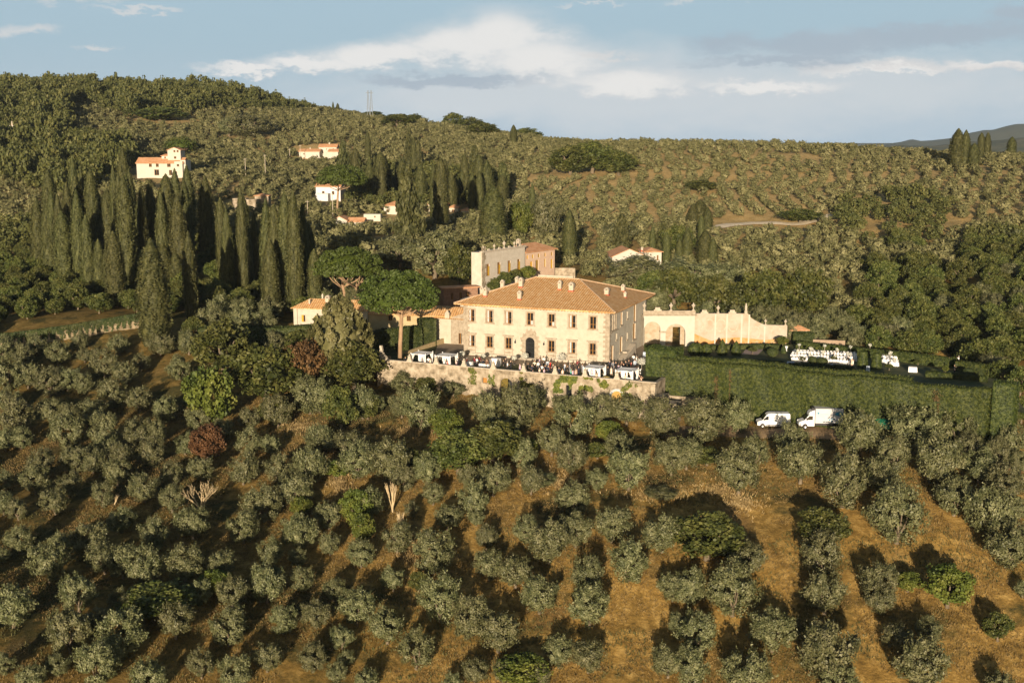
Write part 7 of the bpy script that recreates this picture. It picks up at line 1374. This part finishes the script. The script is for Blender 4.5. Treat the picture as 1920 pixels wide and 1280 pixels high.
def van(loc, rz, lab):
    t = thing('van', loc, rz, lab, 'van'); P = [(-2.75, .42), (-2.78, .95), (-2.62, 1.12), (-1.95, 1.32), (-1.28, 2.18), (-1.0, 2.42), (-.6, 2.52), (2.6, 2.52), (2.72, 2.4), (2.78, 1.2), (2.76, .42), (2.2, .40), (2.12, .66), (1.85, .78), (1.55, .66), (1.46, .38), (-1.5, .38), (-1.58, .66), (-1.88, .78), (-2.18, .66), (-2.28, .40)]
    mb = MB(); extr(mb, P, 1.0); o = mb.build('body', M_WPAINT, t); bevel(o, .06)
    hw = lambda z: 1.0-.12*max(0, z-1.3)+.006
    def side(name, pts, m, s, off=0): mb = MB(); V = [(x, s*(hw(z)+off), z) for x, z in pts]; V2 = [(x, s*(hw(z)-.02), z) for x, z in pts]; n = len(pts); mb.add(V+V2, [tuple(range(n)) if s < 0 else tuple(range(n))[::-1]]+[(k, k+n, (k+1) % n+n, (k+1) % n) for k in range(n)]); return mb.build(name, m, t)
    for s in (-1, 1):
        side('side_window', [(-1.85, 1.36), (-.88, 1.40), (-.88, 2.02), (-1.12, 2.06), (-1.30, 1.98)], M_GLASS, s, .003); side('door_trim', [(-1.3, .5), (1.4, .5), (1.4, .62), (-1.3, .62)], M_IRON, s, .012)
        mb = MB(); mb.box(-1.72, -1.55, s*1.02-.0 if s > 0 else -1.24, 1.24 if s > 0 else -1.02, 1.38, 1.68); mb.build('mirror', M_IRON, t)
        mb = MB(); mb.box(-2.72, -2.45, s*.72-.16, s*.72+.16, .92, 1.12); mb.build('headlight', mat('lamp_glass', [(.5, .5, .5)], rough=.2), t)
        mb = MB(); mb.box(2.74, 2.80, s*.86-.09, s*.86+.09, .95, 1.55); mb.build('tail_light', mat('tail_red', [(.30, .01, .01)], rough=.3), t)
    mb = MB(); V = [(-1.93, -.86, 1.36), (-1.93, .86, 1.36), (-1.29, .76, 2.17), (-1.29, -.76, 2.17)]; mb.add([(x-.012, y, z+.01) for x, y, z in V]+[(x+.03, y, z-.03) for x, y, z in V], [(0, 3, 2, 1), (0, 1, 5, 4), (1, 2, 6, 5), (2, 3, 7, 6), (3, 0, 4, 7)]); mb.build('windscreen', M_GLASS, t)
    mb = MB(); mb.box(-2.86, -2.74, -.9, .9, .36, .72); mb.build('bumper', M_IRON, t)
    mb = MB()
    for k in range(15):
        a0, a1 = math.radians(80+k*12), math.radians(80+(k+1)*12); q = [(1.35+R*math.cos(a), -(hw(1.3+R*math.sin(a))+.004), 1.38+R*math.sin(a)) for R, a in ((.62, a0), (.62, a1), (.55, a1), (.55, a0))]; mb.add(q, [(0, 1, 2, 3)])
    q = [(1.40, -(hw(.8)+.004), .78), (1.48, -(hw(.8)+.004), .78), (1.48, -(hw(1.5)+.004), 1.55), (1.40, -(hw(1.5)+.004), 1.55)]; mb.add(q, [(0, 1, 2, 3)]); mb.build('emblem', M_IRON, t)
    wheels(t, (-1.88, 1.84), 1.78); return t
def truck(loc, rz, lab):
    t = thing('box_truck', loc, rz, lab, 'truck'); P = [(-3.2, .45), (-3.22, .95), (-3.0, 1.15), (-2.35, 1.38), (-1.75, 2.12), (-1.45, 2.3), (-.85, 2.32), (-.85, .45), (-1.9, .45), (-1.98, .72), (-2.25, .84), (-2.52, .72), (-2.6, .45)]
    mb = MB(); extr(mb, P, .98); bevel(mb.build('cab', M_WPAINT, t), .05)
    mb = MB(); mb.box(-.8, 3.4, -1.08, 1.08, .85, 3.25); bevel(mb.build('cargo_box', mat('box_panel', [(.44, .45, .47), (.52, .52, .53)], 1.2, rough=.5), t), .04)
    mb = MB(); mb.box(-.84, 3.44, -1.10, -1.082, .85, .97); mb.box(-.84, 3.44, 1.082, 1.10, .85, .97); mb.build('side_rail', M_IRON, t)
    mb = MB(); extr(mb, [(-1.75, 2.33), (-1.55, 2.65), (-.86, 2.95), (-.86, 2.33)], .8, 0, .0); mb.build('wind_deflector', M_WPAINT, t)
    mb = MB(); mb.box(-1.3, -.82, -.7, .7, 2.96, 3.3); mb.build('cooling_unit', M_IRON, t)
    mb = MB(); mb.box(-.8, 3.3, -.5, .5, .5, .84); mb.build('chassis', M_IRON, t)
    for s in (-1, 1):
        mb = MB(); pts = [(-2.2, 1.42), (-1.12, 1.45), (-1.12, 2.05), (-1.65, 2.05)]; V = [(x, s*.99-(s*.12*max(0, z-1.3)), z) for x, z in pts]; V2 = [(x, y-s*.03, z) for x, y, z in V]; mb.add(V+V2, [(0, 1, 2, 3), (0, 4, 5, 1), (1, 5, 6, 2), (2, 6, 7, 3), (3, 7, 4, 0)]); mb.build('side_window', M_GLASS, t)
        mb = MB(); mb.box(-3.22, -2.95, s*.7-.15, s*.7+.15, .95, 1.12); mb.build('headlight', mat('lamp_glass', [(.5, .5, .5)]), t)
        mb = MB(); mb.box(-2.1, -1.95, 1.0 if s > 0 else -1.24, 1.24 if s > 0 else -1.0, 1.42, 1.75); mb.build('mirror', M_IRON, t)
    mb = MB(); V = [(-2.36, -.84, 1.43), (-2.36, .84, 1.43), (-1.78, .76, 2.12), (-1.78, -.76, 2.12)]; mb.add([(x-.02, y, z+.015) for x, y, z in V]+[(x+.02, y, z-.03) for x, y, z in V], [(0, 3, 2, 1), (0, 1, 5, 4), (1, 2, 6, 5), (2, 3, 7, 6), (3, 0, 4, 7)]); mb.build('windscreen', M_GLASS, t)
    teal = mat('teal_print', [(.02, .20, .34)], rough=.5); mb = MB(); y = -1.084
    n = 14; mb.add([(2.75+.55*math.cos(6.283*k/n)*(1+.18*math.cos(12.56*k/n)), y, 2.45+.32*math.sin(6.283*k/n)*(1+.2*math.sin(9*k/n))) for k in range(n)], [tuple(range(n))])
    for x, z, r in ((-.35, 2.55, .16), (1.1, 1.75, .09), (1.35, 1.55, .12), (1.7, 1.7, .13), (2.0, 1.65, .12), (1.65, 1.4, .1), (2.75, 1.35, .13), (2.6, 1.1, .1)): mb.add([(x+r*math.cos(6.283*k/8), y, z+r*math.sin(6.283*k/8)) for k in range(8)], [tuple(range(8))])
    mb.box(-.05, 1.2, y-.001, y, 2.38, 2.42); mb.box(.0, .8, y-.001, y, 1.2, 1.24); mb.build('emblem', teal, t)
    wheels(t, (-2.25, 2.1), 1.8, .36); return t
def gput(u, v): p = onground(u, v); return p
p = gput(1449, 801); van(p+Vector((0, 0, .12)), R_(-4), 'white panel van with a dark ring emblem parked below the long hedge')
p = gput(1534, 803); truck(p+Vector((.1, 0, .12)), R_(-4), 'white refrigerated box truck with teal markings parked behind the van').scale = (1.1, 1.1, 1.1)
# service corner under the trees
p = gput(1656, 820); t = thing('service_tent', p, -.2, 'green tarpaulin tent among the olives right of the truck', 'tent'); mb = MB(); n = 6; M_TARP = mat('green_tarp', [(.01, .14, .07), (.02, .20, .10)], 1, rough=.7)
P4 = [(-1.7, -1.5, 1.7), (1.7, -1.5, 1.9), (1.7, 1.7, 2.9), (-1.7, 1.7, 2.9)]; mb.add(P4+[(0, .2, 3.1)], [(0, 1, 4), (1, 2, 4), (2, 3, 4), (3, 0, 4)]); mb.quad((-1.7, 1.7, 0), (1.7, 1.7, 0), (1.7, 1.7, 2.9), (-1.7, 1.7, 2.9)); mb.build('canopy', M_TARP, t)
for x, y, h in ((-1.65, -1.45, 1.7), (1.65, -1.45, 1.9)): mb = MB(); mb.tube([(x, y, 0), (x, y, h)], .04, 6); mb.build('pole', M_IRON, t)
p = gput(1725, 848); t = thing('service_table', p, -.1, 'long white service table between olive trees at the lower right', 'table'); mb = MB(); mb.box(-2.4, 2.4, -.5, .5, .85, .92); mb.build('tabletop', M_WPAINT, t)
for x in (-2.2, 2.2):
    for y in (-.4, .4): mb = MB(); mb.box(x-.04, x+.04, y-.04, y+.04, 0, .849); mb.build('leg', M_IRON, t)
for i, (u, v) in enumerate(((1827, 843), (1841, 848), (1806, 853))):
    p = gput(u, v); t = thing('crate', p, .2*i, ('white crate left of a second one among the right-hand olives', 'white crate right of its twin among the right-hand olives', 'low bluish crate in front of the two white ones')[i], 'crate'); mb = MB(); mb.box(-.45, .45, -.35, .35, 0, .62 if i < 2 else .35, .02); mb.build('body', M_WPAINT if i < 2 else M_BLUEC, t); mb = MB(); mb.box(-.48, .48, -.38, .38, .622 if i < 2 else .352, .70 if i < 2 else .42); mb.build('lid', M_WPAINT, t)

# ------------------------------------------------------------------ air
HZ = MB(); HZ.box(-6000, 6000, -400, 7600, -96.5, 1150);
mh = bpy.data.materials.new('evening_air'); mh.use_nodes = True; nt = mh.node_tree; nt.nodes.remove(nt.nodes['Principled BSDF']); pv = nt.nodes.new('ShaderNodeVolumePrincipled'); pv.inputs['Color'].default_value = (.66, .82, 1.0, 1); pv.inputs['Density'].default_value = 3.6e-5; pv.inputs['Anisotropy'].default_value = .0
nt.links.new(pv.outputs[0], nt.nodes['Material Output'].inputs['Volume']); tag(HZ.build('haze', mh), 'thin evening haze over the valley', 'haze', kind='stuff')
